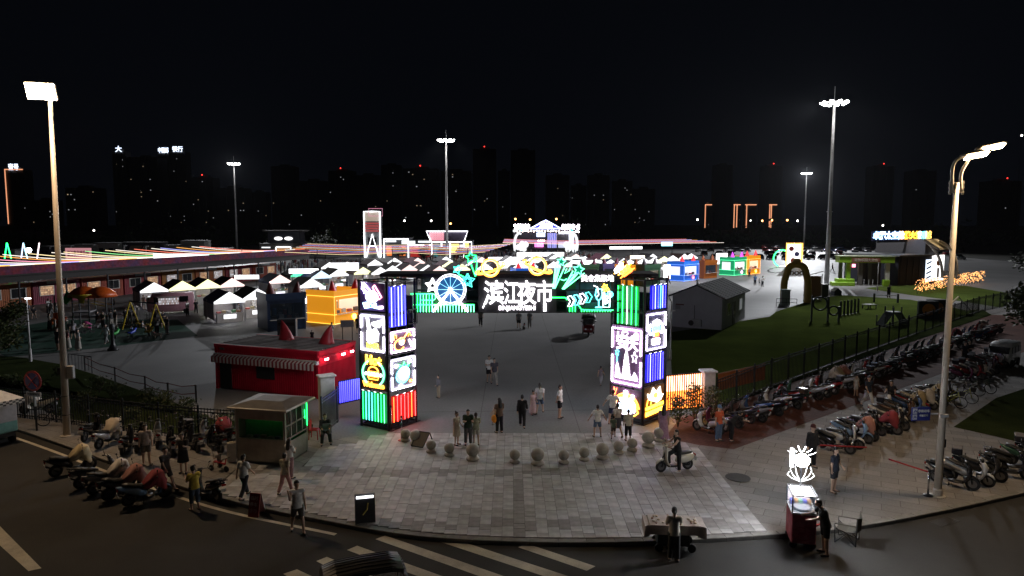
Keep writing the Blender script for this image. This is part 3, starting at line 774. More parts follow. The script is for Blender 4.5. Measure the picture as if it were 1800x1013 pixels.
 # the beam
YB=34.0
b0,b1=atY(733,549,YB),atY(1100,549,YB);zt=atY(900,489,YB).z;zb=b0.z
tr=MB()
for y in(YB+.06,YB+1.9):
 for z in(zb,zb+.55,(zb+zt)/2+.25,zt):tr.bar((b0.x,y,z),(b1.x,y,z),.08)
 n=9
 for i in range(n+1):
  x=b0.x+(b1.x-b0.x)*i/n;tr.bar((x,y,zb),(x,y,zt),.07)
  if i<n and(y>YB+1 or i in(1,3,6,7)):tr.bar((x,y,zb if i%2 else zt),(x+(b1.x-b0.x)/n,y,zt if i%2 else zb),.05)
for i in range(10):
 x=b0.x+(b1.x-b0.x)*i/9
 for z in(zb,zt):tr.bar((x,YB+.06,z),(x,YB+1.9,z),.06)
GO(tr,'beam_truss',STEEL,gate)
GO(fixn(MB().prism([(-6.6,YB-.05),(7.3,YB-.05),(7.3,YB+2.1),(-6.6,YB+2.1)],zt+.06,zt+.26).obj('x',DECK))and MB().prism([(-6.6,YB-.05),(7.3,YB-.05),(7.3,YB+2.1),(-6.6,YB+2.1)],zt+.06,zt+.22),'top_deck',DECK,gate)
bpy.data.objects.remove(bpy.data.objects['x'])
GO(MB().box((b0.x+b1.x)/2,YB+1.0,zb+.02,b1.x-b0.x,1.7,.03),'beam_floor',DECK,gate)
GO(MB().box((b0.x+b1.x)/2,YB+1.95,(zb+zt)/2,b1.x-b0.x,.03,(zt-zb)*.96),'beam_backing',mat('beam_sheet',(.035,.04,.05),.5,.2),gate)
BF=Face((0,YB,0),(1,0),1.0)
def BP(k0=0.0):
 P0=Vector((0,YB,0));N=Vector((0,1,0))
 return lambda a,b,k=.07:onplane(a,b,P0,N)+Vector((0,-k-k0,0))
bp=BP()
def slabp(x0,x1,y0,y1,name,m,parent,k=.0,th=.05):
 a,b=bp(x0,y1,k),bp(x1,y0,k)
 return GO(MB().box((a.x+b.x)/2,a.y-th/2,(a.z+b.z)/2,b.x-a.x,th,b.z-a.z),name,m,parent)
sb=slabp(841,978,488,549,'name_board',mat('board_black',(.05,.05,.055),.4),gate)
cs=bp(862,500);h_px=(bp(900,500).z-bp(900,548).z)
for ch,x,w in(('滨',868.5,36),('江',899,27),('夜',926,34),('市',957,30)):
 c=bp(x,517.5,.12)
 o=text_obj('character',ch,1.28,emi('letter_white',(1,.95,1),4.5),sb,c,(R(90),0,0),.06,.013,fit=(bp(x+w/2,517).x-bp(x-w/2,517).x)*.97)
 cxs=[v.co.x for v in o.data.vertices];o.location.x-=(max(cxs)+min(cxs))/2
def strokes(q,name,w=.17):
 GO(MB().box(*q),name,WH,sb)
a,b=bp(849,541,.12),bp(856,524,.12);mb=MB();mb.bar(a,b,.14,.06);GO(mb,'character_tail',emi('letter_white',(1,.97,1)),sb)
a,b=bp(957.5,547,.12),bp(957.5,533,.12);mb=MB();mb.bar(a,b,.14,.06);GO(mb,'character_tail',emi('letter_white',(1,.97,1)),sb)
a,b=bp(914,536,.12),bp(914,528,.12);mb=MB();mb.bar(a,b,.16,.06);GO(mb,'character_tail',emi('letter_white',(1,.97,1)),sb)
c=bp(909,541.5,.1);text_obj('latin_line','BINJIANGYESHI',.30,ART,sb,c,(R(90),0,0),.05,.004,fit=bp(941,541).x-bp(877,541).x)
# ferris wheel
wheel=slabp(763,820,486,541,'wheel_backing',mat('night_backing',(.05,.04,.07),.4),gate,-.1,.03)
c0=bp(792,509,.0)
rw=(bp(792+27,509).x-c0.x)
dk=MB();dk.disc((c0.x,c0.y-.02,c0.z),'y',rw*.86,.03,32);GO(dk,'wheel_disc',emi('disc_blue',(.015,.16,.5),.55,(.02,.05,.1)),wheel)
fw=lambda a,b,k=.09:Vector((c0.x+a*rw,c0.y-k,c0.z+b*rw))
neon(fw,circ(0,0,1.0,n=36),'rim_tube',WHS,wheel,.02);neon(fw,circ(0,0,.87,n=36),'rim_tube',WHS,wheel,.02)
for i in range(12):neon(fw,[(.15*math.cos(R(30*i)),.15*math.sin(R(30*i))),(.85*math.cos(R(30*i)),.85*math.sin(R(30*i)))],'spoke_tube',emi('spoke_ice',(.3,.85,1),2.2),wheel,.009)
fill(fw,circ(0,0,.13,n=12),'hub_light',WH,wheel,.1)
for s in(-1,1):neon(fw,[(s*.06,-.1),(s*1.12,-1.42)],'leg_tube',WH,wheel,.04,.14)
for cx,cy,r,m in((760.5,502,13,WHS),(822,494,13,TEA)):
 st=GO(MB().box(bp(cx,cy).x,YB-.05,bp(cx,cy).z,.08,.1,.08),'star_mount',STEEL,gate)
 fs=lambda a,b,k=.1:bp(cx+a,cy-b,k)
 for q,rr in((1.0,.034),(.55,.028)):neon(fs,star(0,0,r*q,.5,90),'star_tube',m,st,rr)
 if m is TEA:fill(fs,star(0,0,r*.75,.5,90)[:-1],'star_face',emi('teal_face',(.0,.35,.4),.5,(.01,.08,.09)),st,.04)
 # green fence of light under the wheel
gf=slabp(720,834,534,549,'fence_backing',mat('green_sheet',(.01,.06,.02),.4),gate,-.04,.03)
slabp(735,772,515,534,'fence_backing',mat('green_sheet',(.01,.06,.02)),gate,-.04,.03)
neon(bp,[[(722,516.5),(762,516.5),(765.5,519),(765.5,525),(762,527.5),(742,527.5)],[(720,535.6),(834,535.6)]],'rail_tube',GRN,gf,.026)
for i in range(21):
 x=729+i*5.2;neon(bp,[(x,516.5 if x<762 else 536),(x,548.5)],'picket_tube',(GRW,GRN,CYN,GRW)[i%4],gf,.02)
 # shooting stars, chevrons, drinks, slogan, skewers
sh=slabp(1000,1008,480,500,'star_mount',STEEL,gate,-.05)
for tip,cx,cy,r in(((973,507),986.5,460,8),((989,508),1017,474,10)):
 neon(lambda a,b,k=.1:bp(cx+a,cy-b,k),star(0,0,r,.5,80),'star_tube',GRW,sh,.03)
 neon(bp,[[tip,(cx-r,cy+2)],[(tip[0]+1,tip[1]),(cx-r*.2,cy+r*.7)],[(tip[0]+2,tip[1]),(cx+r,cy+r*.6)],[(tip[0]-1,tip[1]),(cx-r*1.3,cy+r),(cx-r*.6,cy+r*.8),(tip[0],tip[1])]],'trail_tube',GRW,sh,.03,.1)
 fill(lambda a,b,k=.1:bp(cx+a,cy-b,k),star(0,0,r*.8,.5,80)[:-1],'star_face',emi('green_face',(.0,.5,.25),.6,(.01,.1,.05)),sh,.04)
neon(bp,[[(996,472),(992,481),(1000,476),(1004,466),(996,463)],[(985,491),(991,493),(996,490)]],'spark_tube',GRW,sh,.024,.1)
gs=slabp(975,1012,478,508,'green_sheet_panel',mat('green_sheet',(.01,.06,.02)),gate,-.03,.03)
ch=slabp(998,1092,500,549,'sign_backing',mat('teal_sheet',(.03,.06,.10),.4),gate,-.9,.03)
for i in range(4):
 x,y=997+i*10.5,522-i*2.2
 neon(bp,[[(x,y),(x+6,y-2),(x+12,y+6),(x+7,y+16),(x+1,y+17),(x+5,y+8),(x,y)]],'chevron_tube',(WHS,CYN,emi('neon_lilac',(.9,.7,.9),4),TEA)[i],ch,.028)
neon(bp,[[(970,523),(993,523),(997,527)]],'arrow_tube',GRN,ch,.026)
neon(bp,[[(1001,540),(1001,548)],[(1006,538),(1006,548)],[(1011,537),(1011,548)],[(1016,536),(1022,544),(1028,544.5),(1078,545)]]+[[(1022+4.6*i,545),(1022+4.6*i,548)]for i in range(12)],'rail_tube',GRN,ch,.024)
gl=slabp(1046,1050,505,512,'glass_mount',STEEL,gate,-.05)
neon(bp,[[(1048,508),(1046,519),(1049,526),(1052,528),(1056,525),(1058,518),(1057,508),(1048,508)],[(1052,528),(1052,539),(1046,540.5),(1058,540.5),(1052,539)]],'glass_tube',CYN,gl,.028)
neon(bp,[[(1043,502),(1050,505),(1052,518),(1049,522)]],'straw_tube',WHS,gl,.024)
neon(bp,[[(1060,514),(1060,540),(1071,540),(1072,516)],[(1062,514),(1064,535)]],'tumbler_tube',emi('neon_pale_cyan',(.6,1,1)),gl,.03)
neon(lambda a,b,k=.09:bp(1072+a,517.5-b,k),[circ(0,0,5),circ(0,0,3)],'slice_tube',CYN,gl,.024)
for x,y in((1066,523),(1066,530)):neon(lambda a,b,k=.09:bp(x+a,y-b,k),[circ(0,0,2.6,n=6)],'ice_tube',WHS,gl,.03)
neon(lambda a,b,k=.09:bp(1063+a,504-b,k),[star(0,0,5,.5,110),[(-4,-3),(0,-9)],[(0,-3),(5,-8)],[(4,-1),(8,-7)]],'star_tube',YEL,gl,.034)
sl=slabp(1020,1080,484,496,'slogan_board',mat('board_black',(.05,.05,.055)),gate,.0,.04)
text_obj('slogan','美食集聚地',.36,ART,sl,bp(1050,490,.1),(R(90),0,0),.04,.004,fit=bp(1078,490).x-bp(1021,490).x)
sk=slabp(1082,1090,484,490,'skewer_mount',STEEL,gate,-.05)
for x0,y0,x1,y1,m,kind in((1079,481.5,1096,460,WHS,'dice'),(1086,484,1109,464,YEL,'ring'),(1090,489,1115,471,ORR,'sausage')):
 neon(bp,[(x0,y0),(x1,y1)],'skewer_tube',YEL if kind!='sausage' else ORG,sk,.026)
 for t in((.28,.5,.72)if kind=='ring' else((.25,.4,.55,.7)if kind=='dice' else(.5,))):
  x,y=x0+(x1-x0)*t,y0+(y1-y0)*t
  if kind=='ring':neon(lambda a,b,k=.1:bp(x+a,y-b,k),circ(0,0,3.2),'ring_tube',YEL,sk,.04)
  elif kind=='dice':neon(lambda a,b,k=.1:bp(x+a,y-b,k),[(-3,2),(2,4),(4,-2),(-1,-4),(-3,2)],'dice_tube',WH,sk,.035)
  else:neon(lambda a,b,k=.1:bp(x+a,y-b,k),[(-9,-4),(-7,-1),(6,8),(9,7),(8,4),(-6,-6),(-9,-4)],'sausage_tube',ORR,sk,.045)
  # planets and green star trail standing on the deck in thin frames
for cx,cy,tilt in((862,471,18),(945,468,-22)):
 fr=slabp(cx-12,cx-11,456,489,'planet_frame',STEEL,gate,-.05,.05)
 slabp(cx+14,cx+15,456,489,'planet_frame',STEEL,gate,-.05,.05);slabp(cx-12,cx+15,456,457,'planet_frame',STEEL,gate,-.05,.05)
 ca,sa=math.cos(R(tilt)),math.sin(R(tilt))
 fp=lambda a,b,k=.1:bp(cx+a*ca-b*sa,cy-(a*sa+b*ca),k)
 neon(fp,[circ(0,0,15.5,15.5,n=28)],'planet_tube',ORG,fr,.034);neon(fp,[circ(0,0,13,13,n=28)],'planet_tube',emi('neon_peach',(1,.55,.2),5),fr,.026)
 neon(fp,[circ(0,-1,27,6.5,145,395,n=30)],'ring_tube',ORG,fr,.036);neon(fp,[circ(0,-1,23,4.2,150,390,n=30)],'ring_tube',YEL,fr,.03)
fr=slabp(806,807,468,489,'planet_frame',STEEL,gate,-.05,.05);slabp(838,839,468,489,'planet_frame',STEEL,gate,-.05,.05);slabp(806,839,467.5,468.5,'planet_frame',STEEL,gate,-.05,.05)
neon(lambda a,b,k=.1:bp(828+a,453-b,k),star(0,0,10,.5,95),'star_tube',GRN,fr,.035);neon(lambda a,b,k=.1:bp(804+a,474-b,k),star(0,0,8,.5,70),'star_tube',TEA,fr,.03)
neon(bp,[[(837,450),(838.5,462),(837,484)],[(828,464),(836,486)],[(806,482),(818,488)]],'trail_tube',GRN,fr,.03)
# floor planter base plates
GO(MB().box(*(CL+Vector((-.2,1.42,.02))),2.15,2.15,.03,R(57)),'base_plate',STEEL,gate);GO(MB().box(*(CR+Vector((-.05,1.3,.02))),2.0,2.0,.03,R(50)),'base_plate',STEEL,gate)
# neon fences on both sides: slat by slat
def neon_fence(name,label,A,B,h,n,m,group=None,hot=None,z0=.1):
 A,B=Vector(A),Vector(B);t=thing(name,label,'fence',A,group=group);d=B-A
 rail=MB()
 for z in(z0,h):rail.bar((0,0,z),d+Vector((0,0,z)),.05)
 rail.obj('rail',STEEL,t)
 nn=Vector((d.y,-d.x,0)).normalized()*.05
 if nn.y>0:nn=-nn
 for i in range(n):
  p=d*((i+.5)/n);mb=MB();mb.tube([p+nn+Vector((0,0,z0+.05)),p+nn+Vector((0,0,h-.03))],.026,5);mb.obj('neon_tube',m,t)
  if hot:mb=MB();mb.tube([p+nn*1.05+Vector((0,0,h*.62)),p+nn*1.05+Vector((0,0,h-.05))],.028,5);mb.obj('neon_tip',hot,t)
 mb=MB();mb.loft([[(0,0,z0),(d.x,d.y,z0),(d.x,d.y,h),(0,0,h)],[(-nn.x*.3,-nn.y*.3,z0),(d.x-nn.x*.3,d.y-nn.y*.3,z0),(d.x-nn.x*.3,d.y-nn.y*.3,h),(-nn.x*.3,-nn.y*.3,h)]]);fixn(mb.obj('backing',mat('fence_dark',(.03,.022,.02),.6),t))
 return t
FA=R2+Vector((.08,.1,0));FB=G(1232,727)
neon_fence('neon_fence','fence panel of orange neon tubes between the right gate tower and the white pillar',FA,FB,2.2,16,emi('neon_tangerine',(1,.22,.02),4.5),hot=emi('neon_salmon',(1,.5,.3),5),z0=.35)
neon_fence('neon_fence','fence panel of blue neon tubes between the white wall pillar and left gate tower',G(596,741),G(633,732),2.05,11,emi('neon_indigo',(.05,.04,1),4),z0=.9)
pl=thing('gate_pillar','white plastered pillar with flat cap at the end of the orange neon fence','pillar',FB+Vector((.35,.1,0)),R(8))
MB().bbox(0,0,1.1,.62,.55,2.2).obj('shaft',mat('white_plaster',(.5,.48,.47),.8),pl);MB().bbox(0,0,2.26,.8,.72,.12).obj('cap',mat('white_plaster',(.5,.48,.47)),pl)
q=G(574,741);pl=thing('gate_pillar','white plastered pillar beside the red container and blue neon fence','pillar',(q.x-.1,q.y+.5,0),R(30))
MB().bbox(0,0,1.1,.75,.5,2.2).obj('shaft',mat('white_plaster',(.5,.48,.47)),pl);MB().bbox(0,0,2.25,.9,.62,.1).obj('cap',mat('white_plaster',(.5,.48,.47)),pl)
def picket_fence(name,label,pts,h,step,post,group=None,r=.012,m=None,stuff=True):
 t=thing(name,label,'fence',pts[0],group=group);o=Vector(pts[0]);P=[Vector(p)-o for p in pts];m=m or mat('fence_iron',(.02,.022,.022),.85,0,spec=.15)
 for a,b in zip(P,P[1:]):
  mb=MB();mb.bar(a+Vector((0,0,.15)),b+Vector((0,0,.15)),.04);mb.obj('rail',m,t);mb=MB();mb.bar(a+Vector((0,0,h-.2)),b+Vector((0,0,h-.2)),.04);mb.obj('rail',m,t)
  mb=MB();mb.bar(a+Vector((0,0,h-.05)),b+Vector((0,0,h-.05)),.04);mb.obj('rail',m,t)
 D=resample(P,step);np_=0
 pm=MB()
 for i,p in enumerate(D):
  if i%post==0:mb=MB();mb.box(p.x,p.y,h/2+.06,.075,.075,h+.12);mb.obj('post',m,t)
  else:pm.bar(p,p+Vector((0,0,h)),r*2)
 if pm.v:
  q=pm.obj('pickets',m,t);q['kind']='stuff'
 return t
picket_fence('iron_fence','dark iron picket fence between the ticket booth and blue neon fence',[G(566,765),G(596,741)],1.75,.145,14,r=.014,m=mat('fence_grey',(.09,.09,.1),.5,.4))
picket_fence('iron_fence','long dark iron fence running behind the scooter row beside the dog lawn',[FB+Vector((.9,.3,0)),G(1345,686),G(1520,620),G(1722,549),G(1830,525)],1.75,.2,12)
picket_fence('iron_fence','dark iron picket fence behind the parked scooters left of the ticket booth',[G(-60,722),G(120,745),G(300,768),G(425,778)],1.5,.17,13)
q=MB();A,B=G(1262,705),G(1345,684);A.z=B.z=0
ob=thing('orange_banner','long dim orange banner tied along the dark iron fence behind scooters','banner',A);d=B-A
q.loft([[Vector((0,.12,.55)),d+Vector((0,.12,.55)),d+Vector((0,.12,1.5)),Vector((0,.12,1.5))],[Vector((0,.15,.55)),d+Vector((0,.15,.55)),d+Vector((0,.15,1.5)),Vector((0,.15,1.5))]]);fixn(q.obj('cloth',mat('orange_cloth',(.35,.11,.03),.8),ob))
tp=MB();tp.tube([Vector((0,.13,1.53)),d+Vector((0,.13,1.53))],.02,6);tp.obj('hem_rope',mat('orange_rope',(.3,.12,.05),.8),ob)
# ---------------------------------------------------------------- stone ball bollards
M_BALL=mat('bollard_stone',(.34,.315,.27),.55,0,.12,9,bump=.1)
def bollard(x,y,r,label):
 t=thing('ball_bollard',label,'bollard',(x,y,.022),group='stone ball bollards across the gate apron')
 k=r/.27
 MB().lathe([(.24*k,0),(.27*k,.02),(.265*k,.09*k),(.2*k,.16*k),(.14*k,.18*k)],18).obj('base',M_BALL,t,True)
 MB().sph((0,0,.14*k+r),r,20,14).obj('ball',M_BALL,t,True)
bl=['first stone ball bollard from the left, beside the red footed post','stone ball bollard half hidden behind the fallen metal signboard','stone ball bollard just right of the fallen metal signboard','stone ball bollard in front of the girl in the beige dress','large stone ball bollard in front of the man in dark green','stone ball bollard between the green shirt man and the arc middle','stone ball bollard just left of the large one in the arc middle','large stone ball bollard at the lowest middle point of the arc','stone ball bollard just right of the large one in the arc middle','stone ball bollard two places left of the large right hand one','large stone ball bollard left of the family by the right tower','stone ball bollard directly below the small child in green','stone ball bollard below the boy in cream shirt and black trousers','large stone ball bollard left of the woman in the lilac dress','last stone ball bollard on the right, at the lilac dress hem']
for(px,py,d),lb in zip(((713,776,.20),(731,782,.24),(758,796,.2),(790,802,.2),(831,809,.25),(905,814,.2),(945,817,.25),(991,815,.2),(1027,810,.2),(1059,807,.24),(1087,798,.2),(1111,793,.2),(1139,786,.25),(1159,776,.23)),[bl[0],bl[1],bl[2]]+bl[3:9]+bl[10:12]+bl[12:]):
 p=G(px,py);bollard(p.x,p.y,d*1.12,lb)
 # ---------------------------------------------------------------- ticket booth of sheet steel
M_SS=mat('brushed_steel',(.33,.31,.29),.34,.85,.15,3);M_SSD=mat('dull_steel_roof',(.13,.12,.11),.55,.3,.25,2)
M_GLASS=glass('booth_glass',(.03,.035,.03),.45)
def frame_of(A,B):
 d=(B-A);return math.atan2(d.y,d.x),d.length
A,B,C=G(418,812),G(503,819),G(545,794)
rz,w=frame_of(A,B);dp=(C-B).length
tb=thing('ticket_booth','small brushed steel ticket booth with flat roof and green lit windows','booth',A,rz)
h=2.42
MB().box(w/2,dp/2,.06,w-.06,dp-.06,.12).obj('plinth',M_SSD,tb)
MB().box(w/2,.03,.58,w,.05,.96).obj('front_panel',M_SS,tb);MB().box(w-.03,dp/2,.5,.05,dp-.1,.8).obj('side_panel',M_SS,tb)
MB().box(.03,dp/2,1.2,.05,dp-.1,2.3).obj('side_panel',M_SS,tb);MB().box(w/2,dp-.03,1.2,w-.1,.05,2.3).obj('back_panel',mat('booth_green_wall',(.02,.30,.07),.6),tb)
MB().box(w/2,.03,2.12,w,.05,.5).obj('front_panel',M_SS,tb)
for x in(.05,w-.05):
 for y in(.05,dp-.05):MB().box(x,y,1.2,.1,.1,2.3).obj('corner_post',M_SS,tb)
f=MB()
for z in(1.06,1.62,2.3):f.box(w-.02,dp/2,z,.06,dp,.05)
for y in(.5,.95,1.45):f.box(w-.02,y*dp/1.9,1.65,.05,.05,1.25)
f.obj('window_frame',M_SS,tb)
MB().box(w/2,.035,1.45,w-.22,.02,.82).obj('window',glass('booth_front_glass',(.03,.04,.03),.2),tb);MB().box(w/2,.5,1.35,w-.2,.03,.7).obj('blind',mat('booth_green_blind',(.02,.34,.07),.6),tb);MB().box(w-.03,dp/2,1.67,.02,dp-.2,1.2).obj('window',M_GLASS,tb)
MB().box(w/2,.3,1.0,w-.2,.4,.04).obj('counter',mat('counter_top',(.2,.19,.18),.5),tb)
for i in range(5):MB().box(.4+i*.33,.3,1.06,.2,.16,.08+.05*(i%3)).obj('clutter',mat('clutter_%d'%(i%3),((.3,.28,.25),(.12,.14,.2),(.25,.2,.15))[i%3],.6),tb)
rf=fixn(MB().loft([[(-.18,-.25,h-.1),(w+.2,-.25,h-.1),(w+.2,dp+.2,h-.1),(-.18,dp+.2,h-.1)],[(-.2,-.27,h),(w+.22,-.27,h),(w+.22,dp+.22,h),(-.2,dp+.22,h)],[(.45,.5,h+.14),(w-.4,.5,h+.14),(w-.4,dp-.5,h+.14),(.45,dp-.5,h+.14)]]).obj('roof',M_SSD,tb))
MB().tube([(-.2,-.28,h-.05),(w+.24,-.28,h-.05),(w+.24,dp+.22,h-.05)],.05,8).obj('gutter',M_SS,tb)
MB().tube([(w+.02,dp-.06,1.2),(w+.02,dp-.06,2.3),(w+.02,dp-.5,2.28)],.014,5).obj('neon_tube',GRN,tb);MB().tube([(w+.02,dp-.25,1.55),(w+.02,dp-.25,1.95)],.012,5).obj('neon_tube',GRN,tb)
MB().box(w/2,.25,2.05,w*.8,.05,.03).obj('green_lamp',emi('booth_green_lamp',(.5,1,.5),1.3),tb)
MB().tube([(-.04,.1,2.2),(-.1,.1,2.25),(-.1,.1,1.0),(-.1,.1,.1)],.025,6).obj('downpipe',M_SS,tb)
# ---------------------------------------------------------------- red container shop
A,B,C=Vector((-17.9,40.7,0)),Vector((-11.0,38.15,0)),Vector((-9.75,41.6,0))
rz,w=frame_of(A,B);dp=(C-B).length;H=2.62
M_RED=mat('container_red',(.55,.012,.035),.55,0,.12,2,spec=.15);M_REDR=mat('container_roof',(.30,.25,.235),.7,0,.3,1.5);M_DK=mat('dark_opening',(.012,.012,.012),.7)
rc=thing('red_container','red container shop with striped awning and two inflated red horns on its roof','container',A,rz)
MB().box(w/2,dp/2,H/2+.05,w-.1,dp-.1,H).obj('shell',M_RED,rc)
cg=MB()
n=30
for i in range(n):cg.box(w+.0,dp*(i+.5)/n,1.05,.05,dp/n*.5,1.9)
q=cg.obj('side_corrugation',M_RED,rc);q['kind']='stuff'
cg=MB();n=48
for i in range(n):cg.box(w*(i+.5)/n,0,1.2,w/n*.5,.04,2.2)
q=cg.obj('front_corrugation',M_RED,rc);q['kind']='stuff'
for x in(.05,w-.05):
 for y in(.02,dp-.02):MB().box(x,y,H/2+.06,.16,.16,H+.1).obj('corner_post',M_RED,rc)
for y in(-.02,dp+.02):MB().box(w/2,y,H+.04,w+.1,.14,.2).obj('top_rail',M_RED,rc)
MB().box(w+.03,dp/2,H+.02,.12,dp,.22).obj('top_rail',M_RED,rc);MB().box(w+.05,dp/2,H-.5,.04,dp,.5).obj('side_band',M_RED,rc)
for y in(.35,2.0,2.9):MB().box(w+.2,y,H-.3,.3,.06,.05).obj('added_lamp_bracket',STEEL,rc);MB().box(w+.34,y,H-.36,.07,.26,.1).obj('band_light',emi('band_pink',(1,.34,.42),26),rc)  # pink band highlights built as added bracketed lamps to brighten the red side
MB().box(w/2,dp/2,H+.085,w,dp,.03).obj('roof_sheet',M_REDR,rc)
for i in range(9):MB().box(w/2,dp*(i+.5)/9,H+.12,w-.2,.14,.05).obj('roof_rib',M_REDR,rc)
def horn(parent,x,y,z,hh,r,lean,m,name='horn'):
 rings=[]
 for i in range(9):
  t=i/8;rr=r*(1-t)**.8+.012;ox=lean*(t**1.8)
  rings.append([(x+ox+rr*math.cos(2*math.pi*k/12),y+rr*.8*math.sin(2*math.pi*k/12),z+hh*t)for k in range(12)])
 return MB().loft(rings).obj(name,m,parent,True)
M_HORN=mat('horn_red_vinyl',(.42,.02,.03),.45)
horn(rc,3.05,dp-.95,H+.08,1.25,.52,-.34,M_HORN);horn(rc,w-1.1,dp-1.3,H+.08,1.2,.52,.36,M_HORN)
MB().box(w*.5,-.03,1.35,1.3,.06,.95).obj('window',M_DK,rc);MB().box(.75,-.03,1.05,.85,.06,2.0).obj('door',M_DK,rc)
aw=MB();aw2=MB();n=56
for i in range(n):
 x0,x1=-.1+(w)*i/n,-.1+(w)*(i+1)/n
 (aw if i%2 else aw2).loft([[(x0,-.02,2.12),(x1,-.02,2.12),(x1,-.3,2.0),(x0,-.3,2.0)],[(x0,-.02,2.14),(x1,-.02,2.14),(x1,-.3,2.02),(x0,-.3,2.02)]])
 (aw if i%2 else aw2).box((x0+x1)/2,-.31,1.84,x1-x0,.015,.34)
q=aw.obj('awning_stripes',mat('awning_white',(.62,.55,.52),.8),rc);q['kind']='stuff';q=aw2.obj('awning_stripes',mat('awning_red',(.28,.03,.04),.8),rc);q['kind']='stuff'
MB().tube([(-.1,-.05,2.16),(w-.05,-.05,2.16)],.05,8).obj('awning_roller',mat('awning_white',(.6,.55,.52)),rc);MB().box(w+.02,-.12,2.1,.1,.2,.2).obj('awning_motor',mat('white_plastic',(.7,.7,.7),.4),rc)
MB().box(.5,-.02,2.5,.3,.1,.16).obj('wall_lamp',M_SSD,rc)
# ---------------------------------------------------------------- horned kiosks
def kiosk(label,A,B,C,H,body,lit,horn_m,trim=None,tstr=4,horns=True,win=.9,group='horned kiosks on the market plaza',smile=None,sign=None):
 rz,w=frame_of(A,B);dp=min(4.2,(C-B).length);t=thing('kiosk',label,'kiosk',A,rz,group)
 ph=.17*H;h=H-ph;lo=.36*h
 for x in(.08,w-.08):
  for y in(.08,dp-.08):MB().box(x,y,h/2,.16,.16,h).obj('corner_post',body,t)
 def side(p,q,name,opening,nrm):
 # wall between two points with an opening
  p,q=Vector(p),Vector(q);mb=MB();L=(q-p).length;d=(q-p)/L
  a,b=opening
  def seg(s0,s1,z0,z1):
   m=p+d*((s0+s1)/2*L);mb.box(m.x,m.y,(z0+z1)/2,(s1-s0)*L if abs(d.x)>.5 else .06,(s1-s0)*L if abs(d.y)>.5 else .06,z1-z0)
  if a<b:
   seg(0.04,.96,.05,lo);seg(.04,a,lo,h);seg(b,.96,lo,h);seg(a,b,h*.88,h)
  else:seg(.04,.96,.05,h)
  return mb.obj(name,body,t)
 side((0,.05,0),(w,.05,0),'front_wall',(.08,.92)if win>.3 else(1,0),0);side((w-.05,0,0),(w-.05,dp,0),'side_wall',(1,0),0);side((.05,0,0),(.05,dp,0),'side_wall',(.25,.85)if win>.6 and win<.8 else(1,0),0)
 side((0,dp-.05,0),(w,dp-.05,0),'back_wall',(1,0),0)
 MB().box(w/2,dp/2,h+.03,w+.1,dp+.1,.06).obj('roof',M_DK if not lit else body,t)
 pp=MB();pp.box(w/2,0,h+ph/2,w+.2,.12,ph);pp.box(w+.02,dp/2,h+ph/2,.12,dp+.1,ph);pp.box(-.02,dp/2,h+ph/2,.12,dp+.1,ph);pp.obj('parapet',body,t)
 MB().box(w/2,-.2,lo+.02,w*.9,.45,.05).obj('counter',mat('counter_pale',(.55,.5,.45),.5),t)
 if win>.3:
  bk=MB();bk.box(w/2,dp-.2,(lo+h)/2,w*.88,.05,h-lo);bk.obj('back_shelf',lit or mat('kiosk_dim',(.08,.09,.11),.6),t)
  for x in(.14,w-.14):MB().box(x,dp*.5,(lo+h)/2,.05,dp*.8,h-lo).obj('inner_lining',lit or mat('kiosk_dim',(0,0,0)),t)
  for i in range(4):MB().bbox(w*(.2+.2*i),.45,lo+.18+.06*(i%2),w*.11,.3,.3+.12*(i%2)).obj('display_case',mat('case_%d'%(i%3),((.12,.1,.1),(.6,.55,.5),(.5,.1,.08))[i%3],.4),t)
  for i in range(6):
   MB().box(w*(.14+.14*i),dp-.5,lo+.2+.12*(i%3),.3,.3,.3+.18*((i*7)%3)).obj('goods',mat('goods_%d'%(i%4),((.5,.12,.1),(.5,.45,.3),(.1,.2,.4),(.45,.4,.42))[i%4],.6),t)
  gl=MB();gl.box(w/2,.0,(lo+h*.88)/2,w*.84,.015,h*.88-lo);
  if not lit:gl.obj('window',glass('kiosk_glass',(.05,.07,.1),.35),t)
  else:MB().box(w/2,dp*.45,h-.12,w*.7,.16,.05).obj('ceiling_lamp',emi('kiosk_lamp',(1,.93,.85),14),t)
 if horns:
  horn(t,.55,.7,h+ph*.6,H*.36,.5,-.1,horn_m);horn(t,w-.55,.7,h+ph*.6,H*.36,.5,.1,horn_m)
 if trim:
  for z in(h,lo*1.0,.08):MB().tube([(-.1,dp,z),(-.1,-.08,z),(w+.1,-.08,z),(w+.1,dp,z)],.028,5).obj('trim_tube',trim,t)
  for x,y in((-.08,-.08),(w+.08,-.08)):MB().tube([(x,y,.1),(x,y,h)],.02,5).obj('trim_tube',trim,t)
 if smile:MB().disc((w*.62,-.09,lo*.55),'y',.3,.06,16).obj('smiling_lamp',smile,t)
 return t
KB=mat('kiosk_navy',(.02,.05,.13),.45);KO=emi('kiosk_orange',(1,.38,.015),.62,(.50,.20,.015));KBL=emi('kiosk_blue',(.02,.18,1),.42,(.02,.12,.42))  # coloured kiosk walls emit: their lit look is put into the material
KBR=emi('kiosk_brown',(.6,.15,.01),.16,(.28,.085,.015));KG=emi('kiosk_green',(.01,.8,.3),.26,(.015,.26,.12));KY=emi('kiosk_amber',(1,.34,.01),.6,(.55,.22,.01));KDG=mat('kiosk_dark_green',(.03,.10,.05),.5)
INT=emi('interior_glow',(.95,.95,1),.9,(.8,.8,.8));INTW=emi('interior_warm',(1,.93,.82),.55,(.8,.7,.5))  # shelves and linings emit, painting in the lamp light inside the kiosks
